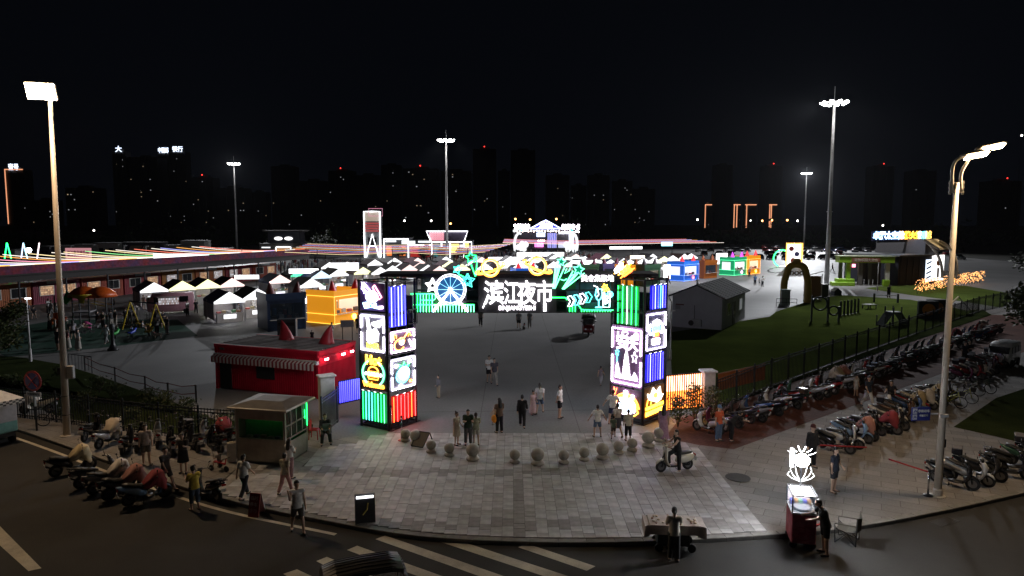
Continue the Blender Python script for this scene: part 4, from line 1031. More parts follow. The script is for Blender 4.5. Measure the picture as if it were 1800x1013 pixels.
HR=mat('horn_red',(.6,.02,.03),.4);HRL=emi('horn_lit_red',(1,.04,.06),.8,(.6,.03,.03));HPU=emi('horn_lit_purple',(.8,.08,1),1.0,(.4,.05,.5));HDR=mat('horn_dark_red',(.16,.02,.02),.5)
kiosk('dark navy horned kiosk with unlit trim and glazed display behind the red container',G(471,584),G(538,578),G(538,578)+Vector((-1.7,3.0,0)),3.5,KB,None,HDR)
k1=bpy.data.objects['kiosk']
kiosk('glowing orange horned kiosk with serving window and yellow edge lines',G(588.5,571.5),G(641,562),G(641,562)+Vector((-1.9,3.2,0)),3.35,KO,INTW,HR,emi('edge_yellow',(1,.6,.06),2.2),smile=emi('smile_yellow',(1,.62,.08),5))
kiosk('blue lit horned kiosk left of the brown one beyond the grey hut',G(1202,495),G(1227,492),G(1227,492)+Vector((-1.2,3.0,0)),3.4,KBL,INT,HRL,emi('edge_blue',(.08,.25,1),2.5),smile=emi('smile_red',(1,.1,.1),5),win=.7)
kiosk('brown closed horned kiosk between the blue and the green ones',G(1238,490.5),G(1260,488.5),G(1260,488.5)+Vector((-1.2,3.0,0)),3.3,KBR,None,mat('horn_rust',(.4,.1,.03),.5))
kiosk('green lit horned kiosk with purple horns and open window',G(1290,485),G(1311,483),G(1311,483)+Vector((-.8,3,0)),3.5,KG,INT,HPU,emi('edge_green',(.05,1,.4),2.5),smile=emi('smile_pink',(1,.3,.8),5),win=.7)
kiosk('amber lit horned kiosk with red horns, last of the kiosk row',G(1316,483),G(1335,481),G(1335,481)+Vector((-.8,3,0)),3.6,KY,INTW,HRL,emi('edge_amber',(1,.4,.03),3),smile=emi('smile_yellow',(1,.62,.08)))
kiosk('dark green horned kiosk just above the right end of the gate beam',G(1133,505),G(1160,503),G(1160,503)+Vector((-1,3,0)),3.5,KDG,mat('kiosk_shutter',(.3,.32,.3),.5),mat('horn_slate',(.1,.07,.09),.5),win=.9)
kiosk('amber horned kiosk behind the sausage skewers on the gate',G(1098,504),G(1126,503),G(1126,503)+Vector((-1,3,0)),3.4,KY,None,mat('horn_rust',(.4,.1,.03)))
kiosk('violet lit horned kiosk beyond the slogan board on the gate',G(1060,497),G(1092,496),G(1092,496)+Vector((-1,3,0)),3.2,mat('kiosk_violet',(.10,.08,.25),.5),None,mat('horn_plum',(.2,.03,.08),.5))
kiosk('green horned kiosk beyond the shooting stars on the gate',G(1020,498),G(1052,497),G(1052,497)+Vector((-1,3,0)),3.1,KDG,None,mat('horn_plum',(.2,.03,.08)))
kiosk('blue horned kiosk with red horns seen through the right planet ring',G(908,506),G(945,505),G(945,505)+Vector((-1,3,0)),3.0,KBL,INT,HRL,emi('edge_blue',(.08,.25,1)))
# ---------------------------------------------------------------- folding market tents
CANV=[mat('canvas_navy',(.018,.03,.12),.8),mat('canvas_charcoal',(.03,.028,.032),.8),mat('canvas_brown',(.07,.04,.035),.8),mat('canvas_plum',(.10,.03,.05),.8),mat('canvas_grey',(.16,.15,.15),.8)]
GAB=emi('emissive_gable',(.95,.97,1),1.5,(.8,.8,.8));GABY=emi('emissive_gable_yellow',(1,1,.55),1.5,(.8,.8,.5));GABP=emi('emissive_gable_pink',(1,.72,.68),1.4,(.8,.6,.6));GABB=emi('emissive_gable_blue',(.6,.8,1),1.4,(.6,.7,.8));GABG=emi('emissive_gable_green',(.1,1,.5),1.2,(.3,.7,.5))  # gable cloth emits: lamp light through the fabric is put into its material
LAMP=emi('tent_lamp',(1,.96,.92),42)
def make_tent():
 t=thing('market_tent','x','tent',(0,0,0));e,w=2.15,1.5;pk=3.1
 for x in(-w,w):
  for y in(-w,w):MB().box(x*.98,y*.98,e/2,.06,.06,e).obj('leg',mat('tent_leg',(.4,.4,.42),.4,.6),t)
 D=3.0
 cv=MB();F0,F1,B0,B1=(-w,-w,e),(w,-w,e),(-w,D,e),(w,D,e);ta,tb_=(0,-w,pk),(0,D,pk)
 for q in((F0,ta,tb_,B0),(ta,F1,B1,tb_),(B1,B0,tb_)):cv.poly(q)
 for p,q in((F1,B1),(B1,B0),(B0,F0)):cv.poly([p,q,(q[0],q[1],e-.24),(p[0],p[1],e-.24)])
 cv.obj('canopy',CANV[0],t)
 g=MB();g.loft([[(-w,-w-.004,e),(w,-w-.004,e),(0,-w-.004,pk)],[(-w,-w-.03,e),(w,-w-.03,e),(0,-w-.03,pk)]]);g.box(0,-w-.018,e-.1,2*w,.02,.2);fixn(g.obj('gable',GAB,t))
 for x in(-w,w):MB().box(x*.98,D*.98,e/2,.06,.06,e).obj('leg',mat('tent_leg',(.4,.4,.42)),t)
 bs=MB();bs.poly([(-w+.02,-w+.3,.3),(-w+.02,D-.1,.3),(-w+.02,D-.1,e-.1),(-w+.02,-w+.3,e-.1)]);bs.obj('side_sheet',mat('stall_sheet',(.3,.3,.34),.8),t)
 MB().bbox(0,-w+.35,.48,2.5,.6,.96,.02).obj('counter',mat('stall_counter',(.6,.58,.56),.6),t)
 MB().box(0,D-.35,1.0,2.6,.35,2.0).obj('shelf',mat('stall_shelf',(.5,.46,.45),.7),t)
 for i in range(5):MB().box(-1.0+i*.48,-w+.35,1.04+.05*(i%2),.36,.4,.16+.1*(i%2)).obj('goods',mat('stall_goods_%d'%i,((.55,.1,.08),(.6,.5,.3),(.5,.5,.52),(.12,.3,.15),(.5,.25,.1))[i],.6),t)
 MB().box(0,0,e-.05,1.8,.14,.05).obj('lamp',LAMP,t)
 MB().box(0,-w+.03,.6,1.2,.04,.42).obj('menu_board',GAB,t)
 return t
TG='folding market tents in rows beyond the gate'
tent0=make_tent();first=[True]
def tent(label,px,py,rz,canv,gab,sc=1.0,skip=(),at=None):
 p=Vector((*at,0))if at else G(px,py)
 rz+=15 if rz>9 else 8
 p.z=.004
 if first[0]:
  t=tent0;first[0]=False;t.location=p;t.rotation_euler.z=R(rz);t['label']=label;t['group']=TG;t.scale=(sc,)*3
  for ch in t.children:
   n=ch.name.split('.')[0]
   if n=='canopy':paint(ch,canv)
   if n=='gable':paint(ch,gab)
  return t
 return copy_tree(tent0,p,R(rz),label,TG,{'canopy':canv,'gable':gab},sc,skip)
N,K,Bn,Pl,Gy=CANV
for a in((398,564,22,N,GAB,'navy roofed market tent, left one of the pair by the dark navy kiosk'),(447,556,22,K,GAB,'charcoal roofed market tent right of the navy one, beside the dark navy kiosk'),(268,541,24,N,GAB,'navy roofed market tent nearest the playground swings'),(317,537,24,K,GABY,'charcoal tent with yellow edged lit front behind the pink food truck'),(361,533,24,K,GABY,'charcoal tent with yellow lit front, third from the playground end'),(403,530,24,K,GABP,'charcoal tent with pink edged front, fourth from the playground end'),(487,522,22,N,GABP,'navy tent with pink edged front behind the dark navy kiosk horns'),(541,531,22,Gy,GAB,'small white fronted tent between the dark navy and orange kiosks'),(523,508,22,K,GABG,'far tent with green lit front above the white stall sign'),(559,512,22,N,GABB,'navy tent with pale blue front left of the dark boat shaped roof'),(590,507,22,Bn,GAB,'brown roofed tent with wide white front above the orange kiosk'),(634,503,15,Bn,GABY,'brown roofed tent with cream front, left of the pair over the left tower'),(664,503,15,Gy,GAB,'grey roofed tent with white front, right of the pair over the left tower'),(700,492,15,Bn,GAB,'brown tent beyond the red rocket sign'),(735,490,10,Pl,GABP,'plum roofed tent above the blue tubes of the left tower'),(786,487,10,Pl,GABY,'plum roofed tent with warm front behind the mast foot'),(828,486,8,Gy,GAB,'grey tent behind the green star on the gate'),(768,500,10,Pl,GABP,'plum tent low behind the ferris wheel'),(868,486,5,Gy,GAB,'grey tent framed by the left neon planet'),(911,492,5,Gy,GAB,'grey tent between the two neon planets'),(932,478,3,Gy,GAB,'left one of two small white tents above the right planet'),(948,477,3,Gy,GAB,'right one of two small white tents above the right planet'),(986,480,0,Gy,GAB,'white tent above the left shooting star'),(1002,487,0,Gy,GAB,'white tent between the shooting stars'),(1026,476,-4,Gy,GAB,'far white tent left of the slogan board end'),(1054,487,-6,Pl,GAB,'tent with white front over the slogan board middle'),(1071,484,-6,N,GAB,'white pointed tent between the slogan and skewers'),(1105,484,-8,Gy,GAB,'white tent just above the ring skewer'),(1129,480,-8,Gy,GAB,'white tent behind the dark green kiosk horns'),(1147,479,-8,Gy,GAB,'white tent right of the dark green kiosk horns'),(1165,476,-10,Gy,GABY,'white tent at the left of the blue kiosk'),(1180,474,-10,Gy,GAB,'tent with round white front left of blue kiosk'),(1212,469,-10,Bn,GAB,'white stall tent behind the blue kiosk horns'),(606,490,18,Bn,GABP,'far brown tent under the coloured light strings'),(655,484,16,Bn,GAB,'far brown tent below the letter A tower'),(575,491,18,Bn,GAB,'far tent beside the dark crowd seats'),(845,478,5,Gy,GABP,'far pink tinted tent left of the stage'),(895,476,5,Gy,GAB,'far white tent under the left stage figure'),(1010,470,0,Gy,GABP,'far white tent under the right stage figure'),(975,470,0,Gy,GAB,'far white tent below the stage screen')):
 tent(a[5],a[0],a[1],a[2],a[3],a[4])
for i,(px,py,g,lb)in enumerate(((602,499,GABY,'cream fronted tent just above the orange kiosk horns'),(622,496,GAB,'white tent peeping over the rabbit sign corner'),(686,499,GAB,'white tent right above the blue tubes of the left tower'),(716,497,GABP,'pinkish tent left of the red lit house axis, over the beam end'),(748,497,GAB,'white tent over the left half of the green light fence'),(806,495,GABY,'warm tent just left of the upper green star'),(846,493,GAB,'white tent hidden partly by the left planet'),(882,490,GAB,'white tent between left planet and gate name'),(926,489,GABB,'bluish tent behind the right planet ring'),(966,489,GAB,'white tent right of the right planet'),(1016,483,GAB,'white tent behind the right shooting star head'),(1040,482,GABP,'pinkish tent over the first slogan characters'),(1088,481,GAB,'white tent over the last slogan character'),(1118,477,GAB,'white tent over the sausage skewer end'),(780,477,GAB,'far white tent at the middle mast foot'),(730,480,GABP,'far pinkish tent before the neon houses'),(690,480,GAB,'far white tent before the orange lit house'),(1195,470,GAB,'far white tent behind the blue kiosk'),(1140,470,GAB,'far white tent under the right light strings'),(1060,470,GABY,'far cream tent under the right light strings'))):
 tent(lb,px,py,14-i%5,(Gy,Bn,K,Pl)[i%4],g)
 # ---------------------------------------------------------------- backlit stall signs and carts standing in the rows
SIGN=emi('sign_white',(.97,.98,1),2.6);SIGNW=emi('sign_warm',(1,.85,.62),2.4)
def stall_sign(label,px,py,w,h,z,m,txt=None,tm=None,rz=8):
 p=G(px,py);t=thing('stall_sign',label,'sign',(p.x,p.y,.004),R(rz))
 for x in(-w*.4,w*.4):MB().box(x,.06,z/2,.06,.06,z).obj('post',STEEL,t)
 MB().box(0,0,z+h/2,w,.1,h).obj('face',m,t)
 if txt:text_obj('lettering',txt,h*.7,tm or mat('letter_ink',(.05,.05,.1),.6),t,(0,-.07,z+h/2),(R(90),0,0),.02,.01)
for a in(('white backlit stall sign above the charcoal tents behind the dark kiosk',435,520,3.2,.55,2.3,SIGN),('long white backlit stall sign between green and blue fronted tents',535,512,4.2,.7,2.6,SIGN),('white backlit board left of the cream fronted tent over the tower',606,505,4.4,1.2,2.6,SIGN),('bright white board left of the orange kiosk roof',523,540,3.4,.9,.4,SIGN),('white board seen right under the left neon planet',858,500,5,.9,1.2,SIGN),('white lit board above the blue kiosk beyond the gate name',900,497,4.5,.6,3.0,SIGN),('bright lit board over the slogan on the gate',1030,490,5.5,.7,2.6,SIGN),('lit white board beside the white skewer',1012,482,4,1.0,2.3,SIGN),('warm lit board left of the dark green kiosk',1120,480,3,.7,2.8,SIGNW),('white lit menu tower left of the blue kiosk',1172,497,1.2,2.4,.6,SIGN),('white lit board left of the green kiosk roof',1268,478,2.4,2.2,1.6,SIGN),('bright white long sign under the stage',950,462,12,1.0,1.6,SIGN),('long white lit sign left of the stage foot',893,470,9,.8,1.5,SIGN),('white lit sign above the far right tents',1100,458,9,.7,3.0,SIGN),('small cyan lit sign on the far right stall roof',1172,462,3,1.0,4.2,emi('sign_cyan',(.3,.85,1),3))):
 stall_sign(*a)
 # ---------------------------------------------------------------- the long covered container market on the left
L0,L1=Vector((-66,62,0)),Vector((-41.5,128,0));ld=(L1-L0).normalized();lang=math.atan2(ld.y,ld.x)
lm=thing('market_hall','long dark canopy hall with patterned red fascia over a row of containers','canopy',L0,lang)
LEN=(L1-L0).length
# local x along the hall, local -y towards the plaza
M_FASC=ground_mat('fascia_print',(.30,.03,.04),(.10,.04,.12),.8,3,.6,.0,.9)
MB().box(LEN/2,-1.6,4.0,LEN,5.2,.12).obj('soffit',mat('soffit_dark',(.03,.025,.025),.7),lm)
MB().box(LEN/2,-4.2,4.68,LEN,.1,.9).obj('fascia',M_FASC,lm);MB().box(LEN+.02,-1.6,4.68,.1,5.2,.9).obj('fascia',M_FASC,lm)
MB().box(LEN/2,-4.1,3.8,LEN,.2,.85).obj('edge_beam',mat('soffit_dark',(.03,.025,.025)),lm)
for i in range(13):MB().box(1+i*5.6,-4.0,2.0,.16,.16,4.0).obj('column',STEEL,lm)
SC_=[mat('string_%d'%i,(0,0,0))for i in range(0)]
STR=[emi('bulbs_cream',(1,.80,.42),1.7),emi('bulbs_white',(1,.90,.78),1.7),emi('bulbs_orange',(1,.42,.08),1.6),emi('bulbs_green',(.3,1,.35),1.3),emi('bulbs_blue',(.4,.42,1),1.6),emi('bulbs_red',(1,.2,.12),1.6),emi('bulbs_pink',(1,.35,.5),1.6)]
def bulbs(mb,pts,step,r):
 for p in resample([Vector(q)for q in pts],step):
  x,y,z=p;mb.add([(x,y,z+r),(x+r,y,z),(x,y+r,z),(x-r,y,z),(x,y-r,z),(x,y,z-r)],[(0,1,2),(0,2,3),(0,3,4),(0,4,1),(5,2,1),(5,3,2),(5,4,3),(5,1,4)])
for i in range(27):
 x=-4+i*2.75;a=Vector((x+7,-4.3,5.25));b=Vector((x-4+(i%3)*.5,9.5,5.9));pts=[]
 if a.x>LEN:break
 for k in range(13):
  t=k/12;q=a.lerp(b,t);q.z-=math.sin(math.pi*t)*.5;pts.append(q)
 mb=MB();mb.tube(pts,.042,4);mb.obj('light_string',STR[(0,1,0,3,0,2,1,0,4,1,6,2,1)[i%13]if i<18 else(1,4,2,1,5)[i%5]],lm)
def shop_mat(name,c,st):
 m=emi(name,c,st,(.2,.18,.15));nt=m.node_tree;tc=nt.nodes.new('ShaderNodeTexCoord');br=nt.nodes.new('ShaderNodeTexBrick');br.inputs['Scale'].default_value=1;br.inputs['Brick Width'].default_value=.16;br.inputs['Row Height'].default_value=.26;br.inputs['Mortar Size'].default_value=.02
 br.inputs['Color1'].default_value=(*c,1);br.inputs['Color2'].default_value=(c[0]*.35,c[1]*.2,c[2]*.15,1);br.inputs['Mortar'].default_value=(.08,.04,.02,1);mp=nt.nodes.new('ShaderNodeMapping');mp.inputs['Rotation'].default_value=(R(90),0,0)
 nt.links.new(tc.outputs['Object'],mp.inputs[0]);nt.links.new(mp.outputs[0],br.inputs['Vector']);nt.links.new(br.outputs['Color'],nt.nodes['Principled BSDF'].inputs['Emission Color']);return m
CCOL=[mat('cont_maroon',(.13,.015,.03),.5),mat('cont_orange',(.45,.12,.02),.5),mat('cont_crimson',(.24,.01,.045),.5),mat('cont_vermilion',(.42,.06,.02),.5),mat('cont_red',(.30,.015,.03),.5),mat('cont_amber',(.48,.19,.03),.5)]
WIN_D=mat('window_dark',(.02,.022,.025),.15);WIN_L=shop_mat('shop_glow',(1,.62,.32),.75);WIN_W=shop_mat('shop_glow_white',(.85,.9,1),.8);FRM=mat('frame_pale',(.55,.52,.48),.5)
cn=['maroon container shop at the near end behind the tree','maroon container shop with display shelves left of the orange one','orange container shop with a dark double window behind the lamp post','crimson container shop with lit windows behind the playground slide','vermilion container shop with warm lit shelves behind the navy tent','red container shop behind the pink food truck','amber container shop behind the yellow fronted tents','orange container shop behind the pink fronted tent','red container shop with white lit windows beyond the tents','vermilion container shop at the far end of the covered hall']
for i,lb in enumerate(cn):
 a=L0+ld*(3.0+i*6.35);t=thing('container_shop',lb,'container',(a.x,a.y,.004),lang,'container shops under the covered hall')
 m=CCOL[(0,0,1,2,3,4,5,1,4,3)[i]]
 MB().box(3.05,1.2,1.4,6.1,2.4,2.75).obj('shell',m,t)
 g=MB();
 for k in range(26):g.box(.12+k*.234,-.02,1.4,.12,.05,2.5)
 q=g.obj('corrugation',m,t);q['kind']='stuff'
 for k in range(2):
  x=1.7+k*2.9;fr=MB();wm=(WIN_D,WIN_L,WIN_W)[((0,0,0,1,1,0,2,1,2,0),(0,1,0,1,0,1,0,2,1,1))[k][i]]if not(i==3 and k==0)else WIN_L
  fr.box(x,-.06,1.65,1.9,.06,1.25);f=fr.obj('window',FRM,t);MB().box(x-.42,-.1,1.65,.78,.03,1.08).obj('pane',wm,f);MB().box(x+.42,-.1,1.65,.78,.03,1.08).obj('pane',wm,f)
 MB().box(3.05,-.07,2.62,2.6,.05,.34).obj('shop_board',mat('board_white',(.5,.5,.5),.5)if i%2 else m,t)
 # ---------------------------------------------------------------- scooters, bicycles, cars
RUB=mat('tyre_rubber',(.018,.018,.018),.8);RIM=mat('wheel_rim',(.22,.22,.23),.3,.9);BLK=mat('black_plastic',(.016,.016,.018),.4);CHR=mat('chrome',(.6,.6,.6),.15,1.0)
SEATM=mat('seat_vinyl',(.02,.019,.018),.5);TAIL=mat('tail_lens',(.30,.015,.01),.2);LENS=mat('head_lens',(.65,.65,.68),.08,.2);PLATE=mat('plate_white',(.6,.6,.62),.5)
def ring(x,zc,hw,hh,e=2.6,n=12):
 out=[]
 for k in range(n):
  a=2*math.pi*k/n;c,s=math.cos(a),math.sin(a)
  out.append((x,hw*math.copysign(abs(c)**(2/e),c),zc+hh*math.copysign(abs(s)**(2/e),s)))
 return out
def sloped(pts,n=10):
 rings=[]
 for i,(x,z,hw,ht)in enumerate(pts):
  a=pts[max(0,i-1)];b=pts[min(len(pts)-1,i+1)];t=Vector((b[0]-a[0],0,b[1]-a[1])).normalized();nn=Vector((-t.z,0,t.x))
  rings.append([Vector((x,hw*math.copysign(abs(math.cos(2*math.pi*k/n))**.75,math.cos(2*math.pi*k/n)),z))+nn*(ht*math.copysign(abs(math.sin(2*math.pi*k/n))**.75,math.sin(2*math.pi*k/n)))for k in range(n)])
 return MB().loft(rings)
def wheel(t,x,r,w,name='wheel'):
 o=MB().disc((0,0,0),'y',r,w,18,r*.62).obj(name,RUB,t,True);o.location=(x,0,r)
 MB().disc((0,0,0),'y',r*.64,w*.5,12).obj('rim',RIM,o)
 return o
WHITE_P=mat('paint_cream',(.62,.58,.48),.25,0,.04,coat=.4)
def make_scooter(kind):
 t=thing('scooter','x','scooter');cl=kind=='classic'
 r=.23 if cl else .25
 wheel(t,.62,r,.10);wheel(t,-.58,r,.12)
 P=WHITE_P
 sloped([(.48,.5,.07,.03),(.62,.53,.085,.035),(.76,.46,.075,.03),(.84,.36,.05,.02)]).obj('fender',P,t,True)
 fk=MB()
 for y in(-.075,.075):fk.tube([(.62,y,r),(.50,y,.62)],.022,6)
 fk.tube([(.50,0,.6),(.40,0,.95)],.04,8);fk.tube([(.50,-.08,.62),(.50,.08,.62)],.02,6);fk.obj('fork',BLK,t,True)
 if cl:sloped([(.26,.24,.15,.03),(.38,.34,.19,.035),(.44,.55,.2,.04),(.43,.78,.17,.05),(.40,.9,.1,.06),(.38,1.0,.09,.06),(.36,1.04,.05,.03)],12).obj('leg_shield',P,t,True)
 else:sloped([(.3,.22,.13,.04),(.44,.36,.16,.05),(.52,.58,.16,.07),(.52,.76,.13,.1),(.46,.9,.1,.08),(.38,.98,.06,.04)],12).obj('leg_shield',P,t,True)
 sloped([(.34,.24,.14,.03),(.1,.21,.16,.035),(-.16,.23,.15,.04)]).obj('footboard',BLK,t,True)
 if cl:q=[(-.08,.33,.10,.08),(-.16,.44,.15,.17),(-.38,.5,.2,.2),(-.62,.52,.19,.17),(-.8,.56,.12,.1),(-.86,.57,.05,.04)]
 else:q=[(-.02,.34,.09,.08),(-.16,.46,.14,.16),(-.42,.56,.16,.14),(-.68,.66,.13,.1),(-.9,.76,.08,.05),(-.98,.8,.03,.02)]
 sloped(q,12).obj('rear_body',P,t,True)
 if cl:sloped([(.0,.66,.09,.03),(-.14,.71,.14,.05),(-.4,.72,.15,.055),(-.66,.73,.13,.05),(-.74,.72,.08,.03)]).obj('seat',SEATM,t,True)
 else:sloped([(.02,.62,.08,.03),(-.14,.69,.13,.05),(-.4,.74,.14,.05),(-.58,.82,.13,.05),(-.78,.86,.1,.04)]).obj('seat',SEATM,t,True)
 hb=MB().tube([(.28,-.34,1.02),(.36,-.14,1.04),(.38,0,1.0),(.36,.14,1.04),(.28,.34,1.02)],.015,6).obj('handlebar',BLK,t,True)
 for y in(-.31,.31):MB().tube([(.3,y-.05,1.025),(.275,y+.05,1.02)]if y>0 else[(.275,y-.05,1.02),(.3,y+.05,1.025)],.024,6).obj('grip',SEATM,hb,True)
 sloped([(.44,.96,.07,.04),(.42,1.04,.1,.06),(.34,1.07,.07,.03)]).obj('headset',BLK if not cl else P,t,True)
 MB().disc((.50 if cl else .60,0,.96 if cl else .72),'x',.075,.05,12).obj('headlight',LENS,t)
 for s in(-1,1):
  m=MB().tube([(.33,s*.24,1.03),(.30,s*.30,1.2)],.009,5).obj('mirror',BLK,t)
  MB().sph((.29,s*.32,1.25),.062,8,5,(.35,1.1,.75)).obj('mirror_glass',CHR if kind!='sport' else BLK,m,True)
 MB().box(-.88 if cl else-.95,0,.6 if cl else .7,.04,.16,.07).obj('tail_light',TAIL,t)
 o=MB().box(0,0,0,.012,.2,.14).obj('number_plate',PLATE,t);o.location=(-.93,0,.42 if cl else .5);o.rotation_euler=(0,R(-18),0)
 mg=MB();mg.tube([(-.5,0,.2),(-.75,.0,.4),(-.92,0,.52)],.05,6,.03);mg.tube([(-.3,.1,.26),(-.58,.13,.24),(-.62,.14,.4)],.035,6);mg.obj('swing_arm',BLK,t,True)
 sk=MB();sk.tube([(-.12,.1,.22),(-.14,.16,.02)],.012,5);sk.tube([(-.12,-.1,.22),(-.14,-.16,.02)],.012,5);sk.tube([(-.14,-.16,.02),(-.14,.16,.02)],.012,5);sk.obj('stand',BLK,t)
 if kind=='box':
  MB().bbox(-.82,0,1.02,.36,.38,.28,.05).obj('top_box',mat('box_black',(.02,.02,.025),.2),t);MB().bbox(-.82,0,1.17,.37,.39,.06,.02).obj('box_lid',mat('box_grey',(.2,.2,.22),.2),t)
 if kind=='cover':
  c=MB();n=14;rg=[]
  for i,(x,zc,hw,hh)in enumerate(((.66,.56,.14,.2),(.56,.68,.24,.42),(.42,.80,.33,.38),(.28,.88,.36,.25),(.08,.74,.26,.2),(-.1,.66,.24,.12))):
   rg.append([(x+random.uniform(-.04,.04),y*random.uniform(.82,1.14),z+random.uniform(-.05,.05))for _,y,z in ring(x,zc,hw,hh,2.2,n)])
  c.loft(rg).obj('rain_cover',mat('cover_beige',(.5,.42,.33),.85),t,True)
 if kind=='rack':
  k=MB()
  for y in(-.12,.12):k.tube([(-.6,y,.72),(-.75,y,.84),(-1.0,y,.86)],.014,5)
  for x in(-.78,-.88,-.98):k.tube([(x,-.13,.86),(x,.13,.86)],.012,5)
  k.obj('rear_rack',CHR,t)
 return t
SC0={k:make_scooter(k)for k in('classic','sport','box','cover','rack')}
used_sc=set()
PAINT={}
for n,c in dict(black=(.014,.014,.016),charcoal=(.05,.05,.055),white=(.66,.66,.66),cream=(.62,.56,.42),red=(.30,.02,.02),blue=(.05,.10,.24),pale_blue=(.2,.32,.5),grey=(.22,.22,.23),green=(.04,.10,.07),brown=(.10,.06,.04),silver=(.42,.42,.43),plum=(.14,.03,.08)).items():PAINT[n]=mat('paint_'+n,c,.22,.1,.05,coat=.5)
def scooter(label,x,y,rz,kind,col,z=0.0,group=None,skip=(),extra=None):
 p=SC0[kind];m=PAINT[col]
 cols={'leg_shield':m,'rear_body':m,'fender':m if col in('white','cream','red','pale_blue','blue','silver')else PAINT['black'],'headset':m if kind=='classic' else None}
 if extra:cols.update(extra)
 c=copy_tree(p,(x,y,z),R(rz),label,group,cols,None,skip)
 c.rotation_euler=(R(random.uniform(4,7)),0,R(rz));return c
ORD=['first','second','third','fourth','fifth','sixth','seventh','eighth','ninth','tenth','eleventh','twelfth','thirteenth','fourteenth','fifteenth','sixteenth','seventeenth','eighteenth','nineteenth','twentieth']
ORD+=['twenty-'+o for o in ORD[:9]]+['thirtieth']+['thirty-'+o for o in ORD[:9]]+['fortieth']+['forty-'+o for o in ORD[:9]]+['fiftieth']+['fifty-'+o for o in ORD[:9]]
KN={'classic':'round bodied scooter','sport':'angular scooter','box':'scooter with a top box','cover':'scooter under a rain cover','rack':'scooter with a rear rack'}
def cn_(c):return c.replace('_',' ')
covers=[mat('cover_beige',(.5,.42,.33),.85),mat('cover_cream',(.5,.4,.24),.85),mat('cover_red',(.28,.04,.05),.85),mat('cover_rose',(.42,.2,.17),.85),mat('cover_white',(.6,.55,.5),.85)]
# left road row, tails to the road
for px,py,k,c,ex,lb in((128,832,'cover','black',1,'black scooter under a cream rain cover, leftmost of the row standing on the road'),(172,852,'rack','charcoal',0,'charcoal scooter with a rear rack beside the cream covered one on the road'),(196,862,'cover','grey',4,'grey scooter with a white cover over its handlebars in the road row'),(222,872,'cover','black',3,'black scooter with a rose cover hung on its front in the road row'),(258,882,'cover','pale_blue',2,'pale blue scooter with a red cover, last of the road row')):
 p=G(px,py,-.13);scooter(lb,p.x,p.y,42+random.uniform(-5,5),k,c,-.128,'scooters standing on the road by the left kerb',extra={'rain_cover':covers[ex]})
p=G(348,884,-.13);scooter('black scooter with a silver rear rack beside the woman in the yellow top',p.x+.15,p.y+.35,150,'rack','black',-.128,'scooters standing on the road by the left kerb')
# left pavement row
LP=[(66,727,'cover','cream',190,4,'cream scooter with a white draped cover behind the no parking sign'),(160,770,'rack','black',95,0,'black scooter with a round helmet box right of the left lamp post'),(190,782,'cover','white',82,0,'white tailed scooter under a beige cover right of the left lamp post'),(222,793,'sport','charcoal',105,0,'charcoal scooter left of the man in the pale shirt'),(244,788,'sport','black',110,0,'black scooter behind the man in the pale shirt'),(276,782,'rack','silver',118,0,'silver scooter with two white round bags between the walkers'),(300,796,'sport','black',122,0,'black scooter with big rear wheel behind the woman in black'),(322,775,'box','black',128,0,'black scooter with a top box near the iron fence'),(340,790,'sport','charcoal',130,0,'charcoal scooter behind the dark haired woman near the booth'),(362,778,'sport','silver',132,0,'silver sided scooter fourth from the ticket booth'),(378,792,'rack','black',135,0,'black scooter third from the ticket booth'),(395,780,'cover','black',135,2,'black scooter under a red cover beside the ticket booth')]
for px,py,k,c,h,ex,lb in LP:
 p=G(px,py);scooter(lb,p.x,p.y,h,k,c,.002,'scooters parked on the left pavement',extra={'rain_cover':covers[ex]})
 # fence row on the right
rs=random.Random(11)
A,B=G(1236,765),G(1745,583);A.z=B.z=0;d=(B-A);n=52
cols=['black','black','charcoal','white','black','grey','red','black','blue','silver','charcoal','plum','black','green','brown','cream']
def row(A,d,n,h,start,land,group,kinds,z=.008,skips=True,first=()):
 for i in range(n):
  p=A+d*((i+.5+rs.uniform(-.2,.2))/n);nv=Vector((-d.y,d.x,0)).normalized()*rs.uniform(-.25,.25)
  k=rs.choice(kinds);c=rs.choice(cols)
  if i<len(first):k,c=first[i]
  far=(p.y>46)
  scooter('%s %s, %s %s'%(cn_(c),KN[k],ORD[i+start],land),p.x+nv.x,p.y+nv.y,h+rs.uniform(-9,9),k,c,z,group,('stand','mirror_glass','grip','number_plate')if far else(),{'rain_cover':rs.choice(covers)})
row(A,d,n,132,0,'along the fence from the white pillar','scooters parked nose in along the dark iron fence',('sport','sport','rack','classic','box','sport','cover'),first=(('rack','white'),('sport','plum'),('sport','black'),('rack','charcoal'),('sport','grey'),('sport','blue'),('rack','black'),('sport','white'),('box','black'),('rack','red')))
A,B=G(1472,798),G(1655,697);A.z=B.z=0
row(A,B-A,17,-38,0,'of the middle row from the guard in black','scooters parked in the middle row on the right',('sport','sport','rack','classic','cover','box'),first=(('sport','black'),('classic','white'),('sport','pale_blue'),('cover','black'),('classic','black'),('cover','charcoal'),('sport','black')))
A,B=G(1672,862),G(1850,806);A.z=B.z=0
row(A,B-A,8,-36,0,'from the right lamp post along the kerb','scooters parked beside the right lamp post',('sport','box','rack','sport'),first=(('sport','black'),('sport','white'),('box','charcoal'),('sport','black'),('rack','charcoal'),('cover','green')))
A,B=G(1690,672),G(1756,640);A.z=B.z=0
row(A,B-A,9,-42,0,'from the yellow bicycles to the white minivan','scooters parked in front of the white minivan',('sport','rack','box'))
